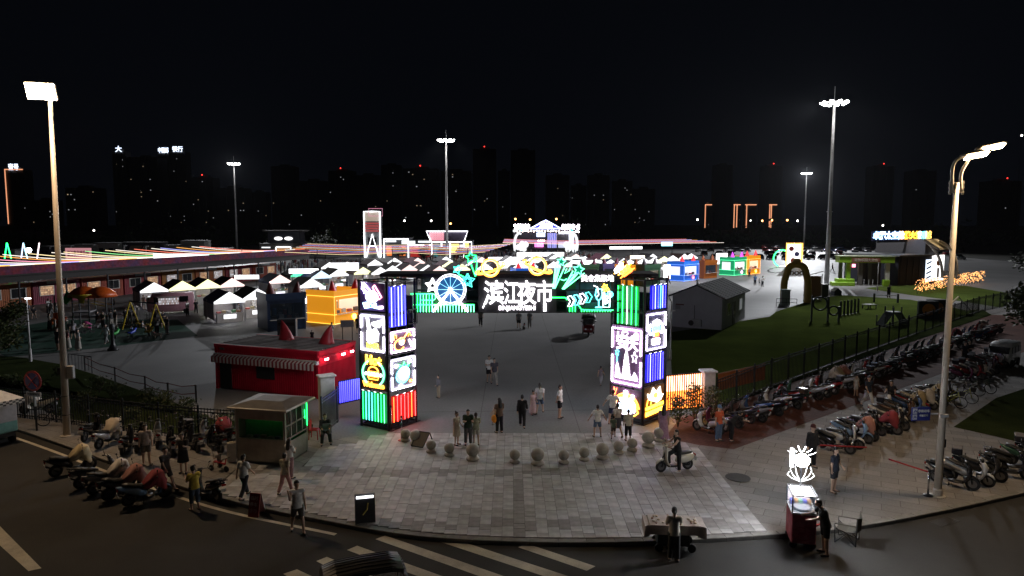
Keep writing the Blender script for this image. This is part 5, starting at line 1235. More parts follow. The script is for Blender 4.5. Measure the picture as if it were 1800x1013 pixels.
def make_bicycle():
 t=thing('bicycle','x','bicycle');fm=mat('bike_frame',(.28,.30,.03),.35,.2)
 for x in(.52,-.52):
  o=MB().tube([(0.3*math.cos(a),0,.3*math.sin(a))for a in[2*math.pi*k/20 for k in range(20)]],.022,6,closed=True).obj('wheel',RUB,t,True);o.location=(x,0,.32)
  s=MB()
  for k in range(6):s.bar((.28*math.cos(k*math.pi/6),0,.28*math.sin(k*math.pi/6)),(-.28*math.cos(k*math.pi/6),0,-.28*math.sin(k*math.pi/6)),.006)
  s.obj('spokes',RIM,o)['kind']='stuff'
 f=MB()
 for a,b in(((.52,0,.32),(.38,0,.9)),((.42,0,.72),(-.05,0,.3)),((-.05,0,.3),(-.18,0,.78)),((-.05,0,.3),(-.52,0,.32)),((-.16,0,.7),(-.52,0,.32)),((.4,0,.8),(-.12,0,.5))):f.tube([a,b],.02,6)
 f.obj('frame',fm,t,True)
 sloped([(-.06,.84,.04,.02),(-.2,.86,.09,.03),(-.3,.86,.07,.02)]).obj('saddle',SEATM,t,True);MB().tube([(-.18,0,.76),(-.19,0,.84)],.014,6).obj('seat_post',CHR,t)
 MB().tube([(.28,-.27,.98),(.37,-.1,.96),(.38,0,.92),(.37,.1,.96),(.28,.27,.98)],.014,6).obj('handlebar',BLK,t)
 b=MB();b.loft([[(.46,-.11,.7),(.66,-.11,.7),(.66,.11,.7),(.46,.11,.7)],[(.43,-.15,.92),(.72,-.15,.92),(.72,.15,.92),(.43,.15,.92)]],cap=False);b.obj('basket',BLK,t)
 c=MB();c.tube([(-.05,-.1,.3),(-.05,.1,.3)],.01,5);c.bar((-.05,.1,.3),(.08,.14,.22),.02);c.bar((-.05,-.1,.3),(-.18,-.14,.38),.02);c.obj('crank',BLK,t)
 return t
B0=make_bicycle()
p=G(98,748);B0.location=(p.x,p.y,.002);B0.rotation_euler=(R(6),0,R(15));B0['label']='dark bicycle leaning beside the left lamp post';B0['group']='parked bicycles'
for ch in B0.children:
 if ch.name.startswith('frame'):paint(ch,PAINT['black'])
for px,py,m,lb in((1668,716,None,'yellow green shared bicycle right of the right lamp post'),(1688,708,None,'yellow green shared bicycle, second from the right lamp post'),(1702,694,PAINT['silver'],'silver bicycle beyond the yellow shared ones'),(1722,690,PAINT['green'],'dark green bicycle at the edge of the planted bank')):
 p=G(px,py);c=copy_tree(B0,(p.x,p.y,.006),R(-40+random.uniform(-8,8)),lb,'parked bicycles',{'frame':m or mat('bike_frame',(0,0,0))})
def make_car():
 t=thing('parked_car','x','car');m=mat('car_white',(.6,.6,.6),.2,0,.03,coat=.5)
 def sec(x,w,z0,z1):return[(x,-w,z0),(x,-w*1.0,z0+.2),(x,-w,z1-.08),(x,-w*.94,z1),(x,w*.94,z1),(x,w,z1-.08),(x,w,z0+.2),(x,w,z0)]
 MB().loft([sec(2.2,.7,.3,.6),sec(2.1,.82,.25,.74),(sec(1.2,.88,.22,.88)),sec(.6,.9,.22,.95),sec(-1.5,.9,.22,.98),sec(-2.05,.86,.25,.95),sec(-2.2,.78,.32,.8)]).obj('body',m,t,True)
 MB().loft([[(1.1,-.8,.88),(1.1,.8,.88),(-1.9,.8,.95),(-1.9,-.8,.95)],[(.35,-.66,1.42),(.35,.66,1.42),(-1.35,.66,1.45),(-1.35,-.66,1.45)]]).obj('windows',mat('car_glass',(.015,.018,.02),.08),t)
 MB().bbox(-.5,0,1.46,1.75,1.34,.07,.03).obj('roof',m,t)
 for x in(1.35,-1.35):
  for y in(-.82,.82):w=MB().disc((0,0,0),'y',.33,.2,14).obj('wheel',RUB,t);w.location=(x,y,.33)
 for y in(-.62,.62):MB().bbox(2.14,y,.66,.12,.3,.12,.03).obj('headlight',LENS,t);MB().bbox(-2.17,y,.76,.08,.3,.14,.02).obj('tail_light',TAIL,t)
 return t
CAR0=make_car()
CARP={'white':mat('car_white',(.6,.6,.6)),'black':mat('car_black',(.015,.015,.017),.2,0,.03,coat=.5),'silver':mat('car_silver',(.35,.36,.37),.25,.6,.03),'grey':mat('car_grey',(.1,.1,.11),.25,.4,.03),'blue':mat('car_blue',(.03,.05,.12),.2,0,.03),'red':mat('car_red',(.25,.02,.02),.2,0,.03)}
rr=random.Random(5);i=0
rows_=[(1240,1700,456,17,'near row'),(1225,1680,449.5,19,'middle row'),(1215,1700,443,21,'far row'),(1330,1640,438.5,14,'rearmost row')]
used=False
for xa,xb,py,n,nm in rows_:
 for k in range(n):
  px=xa+(xb-xa)*(k+rr.uniform(.25,.75))/n
  if rr.random()<.1:continue
  p=G(px,py+rr.uniform(-.4,.4));cc=rr.choice(['white','white','black','black','grey','silver','blue','grey','red'])
  lb='%s car in the %s of the car park, %s from its left end'%(cc,nm,ORD[k])
  if not used:c=CAR0;used=True;c.location=p;c.rotation_euler.z=R(80);c['label']=lb;c['group']='cars in the car park'
  else:c=copy_tree(CAR0,(p.x,p.y,.004),R(rr.choice([80,84,-98,10,100])+rr.uniform(-6,6)),lb,'cars in the car park',{'body':CARP[cc],'roof':CARP[cc]})
  # three wheelers
def tricycle(label,loc,rz,body,canopy,rear=False):
 t=thing('motor_tricycle',label,'tricycle',loc,rz)
 wheel(t,1.15,.27,.1)
 for y in(-.48,.48):
  w=MB().disc((0,0,0),'y',.27,.12,16,.16).obj('wheel',RUB,t,True);w.location=(-.7,y,.27);MB().disc((0,0,0),'y',.17,.07,10).obj('rim',RIM,w)
 fk=MB()
 for y in(-.08,.08):fk.tube([(1.15,y,.27),(1.0,y,.85)],.025,6)
 fk.obj('fork',BLK,t)
 MB().loft([ring(1.32,.62,.2,.16),ring(1.2,.66,.42,.3,4),ring(1.0,.72,.5,.34,5),ring(.9,.72,.5,.34,5)]).obj('front_cowl',body,t,True)
 MB().bbox(.35,0,.4,1.2,.9,.1).obj('floor',BLK,t);MB().bbox(-.75,0,.6,1.2,1.1,.5,.06).obj('cargo_body',body,t);MB().bbox(-.2,0,.78,.5,.9,.3,.05).obj('seat',SEATM,t);MB().bbox(-1.15,0,1.05,.12,.95,.5,.04).obj('backrest',SEATM,t)
 MB().tube([(.75,-.36,1.1),(.95,-.1,1.06),(.95,.1,1.06),(.75,.36,1.1)],.017,6).obj('handlebar',BLK,t)
 for y in(-.4,.4):MB().disc((1.32,y*.6,.72),'x',.08,.05,12).obj('headlight',LENS,t)
 for s in(-1,1):mi=MB().tube([(.85,s*.36,1.1),(.88,s*.58,1.3)],.01,5).obj('mirror',BLK,t);MB().sph((.88,s*.62,1.34),.08,8,5,(.4,1,.7)).obj('mirror_glass',CHR,mi,True)
 fr=MB()
 for y in(-.52,.52):fr.tube([(.92,y,.9),(1.0,y,1.5),(.8,y,1.78)],.018,6);fr.tube([(-1.25,y,.8),(-1.35,y,1.5),(-1.15,y,1.78)],.018,6)
 fr.obj('canopy_frame',BLK,t)
 rg=[]
 for x,dz in((1.05,-.16),(.95,.0),(.6,.08),(-.2,.1),(-1.0,.06),(-1.35,-.04),(-1.42,-.2)):
  rg.append([(x,-.62,1.68+dz),(x,-.56,1.78+dz),(x,-.2,1.84+dz),(x,.2,1.84+dz),(x,.56,1.78+dz),(x,.62,1.68+dz),(x,.55,1.71+dz),(x,0,1.8+dz),(x,-.55,1.71+dz)])
 cp=fixn(MB().loft(rg).obj('canopy',canopy,t))
 for i in range(7):
  y=-.5+i*.165;MB().tube([(1.0,y,1.79-abs(y)**2*.2),(.6,y,1.94-abs(y)**2*.25),(-.2,y,1.955-abs(y)**2*.25),(-1.0,y,1.915-abs(y)**2*.25),(-1.36,y,1.79-abs(y)**2*.2)],.016,5).obj('roof_rib',canopy,t)
 gl=MB();gl.loft([[(1.02,-.45,1.0),(1.02,.45,1.0),(1.0,.48,1.66),(1.0,-.48,1.66)],[(1.03,-.45,1.0),(1.03,.45,1.0),(1.01,.48,1.66),(1.01,-.48,1.66)]]);gl.obj('windscreen',glass('trike_glass',(.05,.06,.06),.3),t)
 return t
CANB=mat('trike_canopy',(.022,.021,.02),.45)
tk=tricycle('black canopied motor tricycle crossing at the bottom edge of the photo',(-3.62,16.55,-.126),R(20),mat('trike_black',(.03,.03,.03),.35),CANB);tk.scale=(.84,)*3
p=G(1034,589);tricycle('dark red motor tricycle with black canopy facing the gate on the plaza',(p.x,p.y,.006),R(-96),mat('trike_red',(.16,.015,.02),.3),CANB)
# white minivan on the right, food van on the left, pink food truck by the tents
def van(label,loc,rz,L,W,H,body,name='minivan'):
 t=thing(name,label,'van',loc,rz)
 MB().loft([ring(L/2,H*.36,W*.4,H*.2,5),ring(L/2-.12,H*.42,W*.5,H*.3,6),ring(L/2-.5,H*.55,W*.5,H*.45,7),ring(-L/2+.1,H*.55,W*.5,H*.45,7),ring(-L/2,H*.54,W*.46,H*.4,6)]).obj('body',body,t,True)
 for y in(-W/2-.01,W/2+.01):
  for x in(-L*.28,0,L*.26):MB().box(x,y,H*.72,L*.2,.04,H*.26).obj('side_window',mat('car_glass',(.015,.018,.02)),t)
 MB().box(L/2-.2,0,H*.72,.35,W*.86,H*.26).obj('windscreen',mat('car_glass',(.015,.018,.02)),t);MB().box(-L/2-.01,0,H*.72,.05,W*.8,H*.28).obj('rear_window',mat('car_glass',(.015,.018,.02)),t)
 for x in(L*.33,-L*.32):
  for y in(-W/2+.06,W/2-.06):w=MB().disc((0,0,0),'y',.28,.16,14).obj('wheel',RUB,t);w.location=(x,y,.28)
 for y in(-W*.36,W*.36):MB().bbox(L/2-.02,y,H*.38,.1,.22,.14,.03).obj('headlight',LENS,t);MB().bbox(-L/2-.02,y,H*.42,.06,.12,.3,.02).obj('tail_light',TAIL,t)
 return t
p=G(1764,642);van('small white electric minivan parked under the dark tree on the right',(p.x,p.y,.006),R(220),2.6,1.35,1.7,PAINT['white'])
p=G(316,552);pv=van('pink vintage food truck with round nose between the navy tents',(p.x-1.2,p.y+.6,.006),R(205),4.6,2.0,2.3,mat('truck_pink',(.55,.28,.33),.4),'food_truck')
MB().box(.2,1.04,1.45,2.0,.05,.7).obj('serving_hatch',WIN_W,pv);MB().box(.2,1.3,1.95,2.2,.6,.05).obj('hatch_awning',mat('awning_white',(.6,.55,.52)),pv)
p0=G(-40,795,-.13);p=G(20,782,-.13)
fv=thing('food_cart','mint and white street food cart with a checked fringed roof at the left edge','food cart',(p.x-1.1,p.y+.2,-.128),R(-28))
MB().bbox(0,0,.85,2.2,1.3,.5,.03).obj('lower_body',mat('cart_mint',(.20,.42,.36),.5),fv);MB().bbox(0,0,1.58,2.2,1.3,1.0,.03).obj('upper_body',mat('cart_white',(.5,.47,.47),.5),fv)
for x in(-.7,.7):
 for y in(-.55,.55):w=MB().disc((0,0,0),'y',.28,.12,14).obj('wheel',RUB,fv);w.location=(x,y,.28)
MB().box(0,0,.5,2.1,1.1,.2).obj('chassis',BLK,fv)
for x in(-.15,.45,.98):MB().box(x-.1,-.66,1.82,.36,.02,.3).obj('menu_card',mat('card_dark',(.03,.03,.035),.6),fv);text_obj('card_text','小吃',.14,mat('card_ink',(.4,.4,.4),.6),fv,(x-.1,-.68,1.82),(R(90),0,0),.01)
MB().tube([(.1+.33*math.cos(a),-.67,1.5+.22*math.sin(a))for a in[R(190+16*i)for i in range(11)]],.02,5).obj('face_drawing',mat('card_dark',(.03,.03,.035)),fv)
for x in(-.2,.4):MB().tube([(x,-.67,1.62),(x+.05,-.67,1.5),(x,-.67,1.42)],.035,5).obj('face_drawing',mat('card_dark',(.03,.03,.035)),fv)
fixn(MB().loft([[(-1.35,-.9,2.1),(1.3,-.9,2.1),(1.3,.9,2.1),(-1.35,.9,2.1)],[(-.9,-.2,2.55),(.8,-.2,2.55),(.8,.2,2.55),(-.9,.2,2.55)]]).obj('roof',mat('cart_canvas',(.6,.57,.54),.85),fv))
a_,b_=MB(),MB()
for i in range(20):
 for j in range(3):
  (a_ if(i+j)%2 else b_).box(-1.35+(i+.5)*.1325,-.91,2.08-j*.075,.1325,.012,.075)
 for j in range(3):
  if i<14:(a_ if(i+j)%2 else b_).box(1.305,-.9+(i+.5)*.129,2.08-j*.075,.012,.129,.075)
a_.obj('check_fringe',mat('check_dark',(.06,.06,.06),.8),fv)['kind']='stuff';b_.obj('check_fringe',mat('check_white',(.6,.58,.55),.8),fv)['kind']='stuff'
for o in list(SC0.values()):
 for c in list(o.children_recursive):bpy.data.objects.remove(c)
 bpy.data.objects.remove(o)
 # ---------------------------------------------------------------- light masts and street lamps
GALV=mat('galvanised_pole',(.62,.62,.63),.5,.3,.1,2)
FLOOD=emi('flood_led',(1,.97,.93),60);FLOODF=emi('flood_led_far',(1,.97,.95),40)
def mast(label,x,y,h,m,aims,power):
 t=thing('light_mast',label,'light mast',(x,y,.004),group='high light masts over the market')
 MB().tube([(0,0,0),(0,0,h*.5),(0,0,h)],.36,12,.17).obj('pole',GALV,t,True)
 MB().lathe([(.55,0),(.55,.05),(.4,.06)],14).obj('base_flange',GALV,t)
 MB().tube([(1.3*math.cos(a),1.3*math.sin(a),h)for a in[2*math.pi*k/20 for k in range(20)]],.05,6,closed=True).obj('ring',GALV,t)
 s=MB()
 for k in range(4):s.bar((0,0,h-.05),(1.3*math.cos(k*math.pi/2),1.3*math.sin(k*math.pi/2),h),.06)
 s.obj('ring_arms',GALV,t);MB().tube([(0,0,h),(0,0,h+2.4)],.03,5).obj('lightning_rod',GALV,t)
 MB().box(0,0,h*.42,.8,.3,.12).obj('bracket',GALV,t)
 for k in range(10):
  a=2*math.pi*(k+.5)/10;c,n=math.cos(a),math.sin(a)
  MB().box(1.62*c,1.62*n,h+.1,.42,.5,.2,a).obj('floodlight',BLK,t)
  o=MB().disc((0,0,0),'z',.33,.06,12).obj('lamp_face',m,t);o.location=(1.75*c,1.75*n,h-.08);o.rotation_euler=(0,R(-35),a)
 for i,(ax,ay,sz,f)in enumerate(aims):
  v=Vector((ax,ay,0))-Vector((x,y,h));hv=Vector((v.x,v.y,0)).normalized()
  plight('mast_beam',(x+hv.x*2.4,y+hv.y*2.4,h-.35),power*f,(.92,.95,1),None,.5,'SPOT',sz,.8,(ax,ay,0))
M1=atY(1466,181,104.0)
mast('tallest light mast on the right, standing beside the dog lawn',48.1,104.0,M1.z,FLOOD,[(4,46,75,.2),(58,72,80,.2),(36,124,110,.3),(14,106,80,.3),(-32,66,60,.5),(-37,57,26,.5),(70,112,110,.14)],150000)
p=atY(784,247,158);mast('light mast in the middle behind the market tents',p.x,158,p.z,FLOOD,[(-24,138,84,.4),(4,152,84,.4)],150000)
p=atY(411,288,223);mast('thin distant light mast on the left beyond the covered hall',p.x,223,p.z,FLOODF,[(-70,160,110,.5)],120000)
p=atY(1418,305,266);mast('thin distant light mast over the car park on the right',p.x,266,p.z,FLOODF,[(95,200,120,1.5),(60,190,110,.9)],120000)
LPOLE=mat('lamp_post_paint',(.42,.37,.31),.45,.1,.06);WARM=emi('street_led_warm',(1,.78,.45),70);WARML=emi('street_led_left',(1,.82,.55),90)
def cr(P,n=8):return catmull([tuple(p)for p in P],n)
# right lamp post
YR=24.27
t=thing('street_lamp','right street lamp with two curved arms, warm light and a lower unlit lamp head','street lamp',(15.65,YR,0))
def rl_(px,py,dy=0.0):return atY(px,py,YR+dy)-Vector((15.65,YR,0))
ztp=rl_(1681,322).z
MB().tube([(0,0,0),(.0,0,4),(.0,0,ztp)],.135,14,.085).obj('pole',LPOLE,t,True);MB().lathe([(.26,0),(.26,.03),(.16,.05)],16).obj('base_flange',LPOLE,t);MB().lathe([(.16,.05),(.17,.25),(.14,.3)],14).obj('base_collar',LPOLE,t)
cx=rl_(1681,330)
for s,lst in((-1,((1674,336),(1674,300),(1681,282),(1698,274),(1708,273))),(1,((1689,336),(1689,308),(1697,290),(1716,266),(1736,259)))):
 pts=[rl_(*q,.0)for q in lst]
 MB().tube(cr(pts,5),.055,8).obj('arm',LPOLE,t,True)
 e=pts[-1];o=sloped([(-.4,0,.1,.04),(-.2,.02,.17,.07),(.3,.04,.2,.07),(.62,.03,.14,.04)]).obj('lamp_head',LPOLE,t,True);o.location=e;o.rotation_euler=(R(-26),R(-10),R(-6))
 l=MB().box(.15,0,-.05,.72,.3,.03).obj('lamp_face',WARM,o)
for z in(rl_(1681,322).z,rl_(1681,330).z,rl_(1681,338).z):MB().bar((-.26,0,z),(.26,0,z),.07,.06).obj('clamp_plate',LPOLE,t)
for s in(-1,1):MB().bar((s*.22,0,rl_(1681,342).z),(s*.22,0,rl_(1681,318).z),.06).obj('clamp_rod',LPOLE,t)
z1=rl_(1669,488).z
for z in(z1,z1+.12,z1+.2):MB().bar((-.3,0,z),(.3,0,z),.05,.05).obj('clamp_plate',LPOLE,t)
for lst in(((1656,488),(1655,468),(1648,448),(1637,434),(1628,425)),((1680,488),(1681,466),(1675,444),(1664,432),(1652,424))):
 MB().tube(cr([rl_(*q,-.02)for q in lst],5),.05,8).obj('arm',LPOLE,t,True)
q=[rl_(*k,dy)for k,dy in(((1625,422),-.2),((1648,423),.25),((1672,437),.25),((1650,438),-.2))]
for i in range(4):MB().bar(q[i],q[(i+1)%4],.07,.06).obj('unlit_head_frame',LPOLE,t)
fixn(MB().loft([[p for p in q],[p+Vector((0,0,.05))for p in q]]).obj('unlit_lens',mat('unlit_lens',(.30,.28,.2),.3),t))
MB().box(-.02,-.13,3.05,.3,.06,.1).obj('sign_band',GALV,t);MB().box(.13,0,2.0,.06,.12,.3).obj('access_box',BLK,t)
a=rl_(1705,275);b=rl_(1740,262)
plight('street_lamp_light',Vector((15.65,YR,0))+(a+b)/2+Vector((.1,0,-.2)),1900,(1,.72,.44),None,.25,'SPOT',158,.6,Vector((15.2,YR-1.0,0)))
c=rl_(1617,727);sg=thing('parking_sign','blue parking sign with white symbols hung on the right lamp post','sign',Vector((15.65,YR,0))+c+Vector((0,-.05,0)),R(6))
MB().box(0,0,0,.72,.03,.5).obj('panel',mat('sign_blue',(.03,.04,.22),.4),sg);MB().box(.5,.02,-.02,.4,.03,.05).obj('bracket',GALV,sg)
for z in(.11,-.11):MB().box(-.24,-.02,z,.17,.012,.19).obj('symbol_plate',mat('sign_white_film',(.6,.6,.62),.4),sg);MB().tube([(-.29,-.03,z-.05),(-.24,-.03,z+.04),(-.19,-.03,z-.03)],.016,4).obj('symbol',mat('sign_blue',(.03,.04,.22)),sg)
text_obj('sign_text','非机动车',.115,mat('sign_white_film',(.6,.6,.62)),sg,(.1,-.03,.1),(R(90),0,0),.01,.003);text_obj('sign_text','停放区域',.085,mat('sign_white_film',(.6,.6,.62)),sg,(.1,-.03,-.06),(R(90),0,0),.01,.002)
# left lamp post
YLm=31.5;p=G(118,766);t=thing('street_lamp','left street lamp post with a glaring warm panel head','street lamp',(p.x,p.y,0));lx,ly=p.x,p.y
tp=atY(88,172,ly)-Vector((lx,ly,0))
MB().tube([(0,0,0),(tp.x*.4,0,tp.z*.4),(tp.x,0,tp.z)],.165,14,.085).obj('pole',LPOLE,t,True);MB().lathe([(.3,0),(.3,.03),(.2,.05)],16).obj('base_flange',LPOLE,t)
o=MB().bbox(0,0,.02,.8,1.2,.12,.04).obj('lamp_head',LPOLE,t);o.location=(tp.x-.22,-.25,tp.z+.25);o.rotation_euler=Vector((.30,-.86,-.52)).to_track_quat('-Z','X').to_euler()
MB().box(0,0,-.06,.72,1.1,.03).obj('lamp_face',WARML,o)
MB().bbox(.36,0,3.05,.3,.2,.62,.03).obj('meter_box',mat('box_grey_paint',(.35,.34,.33),.5),t);MB().bar((-.25,0,3.1),(.3,0,3.1),.08,.3).obj('box_band',BLK,t)
for z in(1.0,1.9):MB().lathe([(.175,z),(.175,z+.03)],14).obj('pole_band',BLK,t)
plight('street_lamp_light',(lx+tp.x+.1,ly-.6,tp.z-.1),3300,(1,.68,.40),None,.3,'SPOT',128,.8,(lx+5,ly-10,0))
p=G(65,757);t=thing('no_stopping_sign','round red and blue no stopping sign with a text plate on a short post','sign',(p.x,p.y,0),R(-12))
MB().tube([(0,0,0),(0,0,1.9)],.045,8).obj('post',BLK,t);MB().tube([(0,0,1.2),(0,0,2.2)],.05,8).obj('sleeve',GALV,t)
MB().disc((0,-.05,2.45),'y',.5,.03,28).obj('disc',mat('sign_red',(.28,.02,.02),.5),t);MB().disc((0,-.07,2.45),'y',.4,.03,28).obj('field',mat('sign_navy',(.03,.03,.14),.5),t)
for s in(-1,1):MB().bar((-.28*s,-.09,2.17),(.28*s,-.09,2.73),.07,.02).obj('cross_bar',mat('sign_red',(.28,.02,.02)),t)
MB().box(0,-.05,1.8,.84,.03,.22).obj('plate',mat('plate_pale',(.42,.40,.38),.5),t);text_obj('plate_text','全路段拖车',.15,mat('sign_ink',(.03,.03,.03),.6),t,(0,-.07,1.8),(R(90),0,0),.01)
# slim white lamp by the playground, far slim poles
def slim_pole(label,px,py,h,lit=False):
 p=G(px,py);t=thing('slim_pole',label,'pole',(p.x,p.y,.004));MB().tube([(0,0,0),(0,0,h)],.07,8,.045).obj('pole',mat('pole_white',(.6,.58,.58),.5),t,True);MB().lathe([(.1,0),(.1,h*.2),(.07,h*.21)],10).obj('sleeve',mat('pole_white',(.6,.58,.58)),t)
 MB().box(.1,0,h,.4,.1,.06).obj('head',emi('slim_led',(.9,.95,1),8)if lit else GALV,t)
slim_pole('slim white pole on the plaza edge at the playground corner',54,636,4.6,True);slim_pole('slim white pole on the lawn in front of the grey hut',1178,632,3.6);slim_pole('slim pole standing before the green pavilion',1542,512,4.2)
# ---------------------------------------------------------------- grey hut on the lawn
A,B,C=G(1181,574),G(1268,581),G(1363,565)
rz,w=frame_of(A,B);dp=(C-B).length;e=atY(1273,522,B.y).z;pk=e+.9
M_HUT=mat('hut_panel',(.46,.47,.54),.6,0,.06,1);M_HUTR=mat('hut_roof',(.01,.011,.013),.75,spec=.1)
hu=thing('prefab_hut','grey prefab hut with a pitched dark roof standing on the lawn','hut',A,rz)
MB().loft([[(0,0,0),(w,0,0),(w,0,e),(w/2,0,pk),(0,0,e)],[(0,dp,0),(w,dp,0),(w,dp,e),(w/2,dp,pk),(0,dp,e)]]).obj('walls',M_HUT,hu)
for s in(0,1):
 x0,x1=(-.35,w/2)if s==0 else(w+.35,w/2);z0=e-.25
 fixn(MB().loft([[(x0,-.25,z0),(x1,-.25,pk+.02),(x1,dp+.25,pk+.02),(x0,dp+.25,z0)],[(x0,-.25,z0+.1),(x1,-.25,pk+.12),(x1,dp+.25,pk+.12),(x0,dp+.25,z0+.1)]]).obj('roof_slope',M_HUTR,hu))
 for i in range(9):
  y=dp*i/8;MB().bar((x0,y,z0+.13),(x1,y,pk+.15),.05,.04).obj('roof_seam',M_HUTR,hu)
MB().tube([(w+.38,-.25,e-.22),(w+.38,dp+.25,e-.22)],.07,6).obj('gutter',M_HUTR,hu);MB().tube([(-.36,-.2,e-.2),(-.06,-.06,e-.8),(-.06,-.06,.1)],.05,6).obj('downpipe',mat('pole_white',(.6,.58,.58)),hu)
ac=MB().bbox(w*.52,-.25,.55,.95,.36,.68,.04).obj('air_conditioner',mat('ac_white',(.42,.42,.45),.5),hu);MB().disc((w*.42,-.44,.55),'y',.26,.03,18).obj('fan_grille',BLK,ac)
MB().bar((w*.46,-.03,.9),(w*.46,-.03,2.2),.06).obj('conduit',mat('conduit_grey',(.12,.12,.14),.5),hu);MB().box(w*.12,-.04,1.95,.5,.05,.45).obj('notice',mat('notice_grey',(.3,.3,.34),.5),hu);MB().box(w*.16,-.06,2.2,.8,.04,.12).obj('notice',mat('notice_red',(.15,.06,.07),.5),hu)
for y,lit in((2.3,0),(dp-2.2,1)):
 f=MB().box(w+.03,y,1.75,.06,1.1,1.25).obj('window',FRM,hu)
 for s in(-.27,.27):MB().box(w+.07,y+s,1.75,.03,.48,1.1).obj('pane',emi('hut_window_glow',(.9,.95,1),.12)if lit else WIN_D,f)
MB().box(w+.03,dp*.48,1.15,.06,1.0,2.2).obj('door',mat('hut_door',(.1,.1,.11),.5),hu);MB().box(w+.08,dp*.48,1.2,.03,.8,.3).obj('door_plate',mat('plate_pale',(.42,.4,.38)),hu)
# ---------------------------------------------------------------- dog lawn equipment, arch, boards
def arch():
 p=G(1398,532);t=thing('inflatable_arch','yellow inflatable arch at the entrance of the dog lawn','arch',(p.x,p.y,.004),R(-18))
 m=mat('arch_yellow',(.38,.24,.02),.45);W,H=3.6,5.0
 P=[(-W/2+.4,0,0),(-W/2+.4,0,2.2),(-W/2+.6,0,3.4),(-.8,0,4.5),(0,0,4.8),(.8,0,4.5),(W/2-.6,0,3.4),(W/2-.4,0,2.2),(W/2-.4,0,0)]
 MB().tube(cr(P,6),.42,12).obj('tube',m,t,True);MB().bbox(0,0,5.1,.9,.7,.9,.15).obj('crest',m,t)
 text_obj('arch_text','DOG',.7,mat('arch_letter',(.10,.06,.02),.5),t,(0,-.25,3.7),(R(90),0,0),.15,.03)
arch()
p=G(1428,528);t=thing('notice_board','brown notice board with a slanted white roof right of the yellow arch','board',(p.x,p.y,.004),R(-14));m=mat('board_brown',(.22,.12,.06),.6)
MB().box(0,0,1.7,1.9,.1,2.9).obj('panel',m,t);MB().bar((-1.1,0,3.1),(1.2,0,3.8),.3,.08).obj('board_roof',mat('awning_white',(.6,.55,.52)),t)
for x in(-1.05,1.05):MB().box(x,0,1.7,.1,.14,3.4).obj('post',mat('awning_white',(.6,.55,.52)),t)
p=G(1380,538);t=thing('utility_cabinet','grey green utility cabinet left of the yellow arch','cabinet',(p.x,p.y,.004),R(-14));MB().bbox(0,0,1.0,1.0,.7,1.9).obj('box',mat('cabinet_green',(.22,.26,.24),.6),t);MB().box(0,0,1.98,1.15,.85,.08).obj('top',mat('cabinet_green',(.22,.26,.24)),t)
rl=MB()
for z in(.5,.95):rl.tube([(-1.1,-.8,z),(1.2,-.8,z)],.03,5)
for x in(-1.1,0,1.2):rl.tube([(x,-.8,0),(x,-.8,.98)],.03,5)
rl.obj('guard_rail',BLK,t)
p=G(1446,523);t=thing('control_box','dark control box at the foot of the tallest mast','cabinet',(p.x,p.y,.004));MB().bbox(0,0,.9,1.2,.7,1.7).obj('box',mat('box_dark',(.06,.065,.07),.5),t);MB().box(0,0,1.78,1.3,.8,.08).obj('lid',mat('box_dark',(.06,.065,.07)),t)
DKG=mat('agility_dark',(.03,.04,.045),.6);ORP=mat('agility_orange',(.75,.26,.02),.5)
p=G(1450,566);t=thing('ring_jump','dark agility frame holding two hoops on the dog lawn','agility ring',(p.x,p.y,.01),R(-10))
for x,h in((-1.3,2.6),(.25,2.6),(1.3,1.6)):MB().box(x,0,h/2,.16,.16,h).obj('post',DKG,t)
for x,z,r in((-.52,1.85,.68),(.78,1.15,.46)):MB().tube([(x+r*math.cos(a),0,z+r*math.sin(a))for a in[2*math.pi*k/18 for k in range(18)]],.09,6,closed=True).obj('hoop',DKG,t)
p=G(1493,553);t=thing('weave_poles','row of dark weave poles standing on the dog lawn','weave poles',(p.x,p.y,.01),R(38))
MB().box(0,0,.03,4.4,.12,.06).obj('base_rail',DKG,t)
for i in range(6):MB().box(-2+i*.8,0,.8,.16,.16,1.6).obj('pole',DKG,t)
p=G(1528,543);t=thing('pause_table','low pale pause table on the dog lawn','table',(p.x,p.y,.01),R(20));MB().bbox(0,0,.5,1.5,1.0,.08).obj('top',mat('plank_pale',(.4,.4,.36),.7),t)
for x in(-.6,.6):
 for y in(-.4,.4):MB().box(x,y,.24,.08,.08,.46).obj('leg',DKG,t)
p=G(1557,532);t=thing('bar_jump','white bar jump at the back edge of the dog lawn','jump',(p.x,p.y,.01),R(-15))
for x in(-1.35,1.35):MB().box(x,0,.55,.2,.2,1.1).obj('post',DKG,t)
MB().tube([(-1.3,0,.9),(1.3,0,.9)],.05,6).obj('bar',mat('pole_white',(.6,.58,.58)),t)
p=G(1569,572);t=thing('dog_bridge','dark ramp bridge with steps on the dog lawn','bridge',(p.x,p.y,.01),R(18))
for a,b in(((-1.6,0,.05),(-.5,0,1.3)),((.5,0,1.3),(1.6,0,.05))):MB().bar(a,b,1.0,.08).obj('ramp',DKG,t)
MB().box(0,0,1.3,1.1,1.0,.1).obj('deck',DKG,t)
for x in(-1.5,-.5,.5,1.5):
 for y in(-.5,.5):MB().box(x,y,.9 if abs(x)<1 else .5,.09,.09,1.9 if abs(x)<1 else 1.0).obj('post',DKG,t)
for i in range(4):MB().box(-1.4+i*.25,-.02,.2+i*.28,.12,.9,.05).obj('tread',mat('plank_grey',(.4,.4,.42),.7),t)
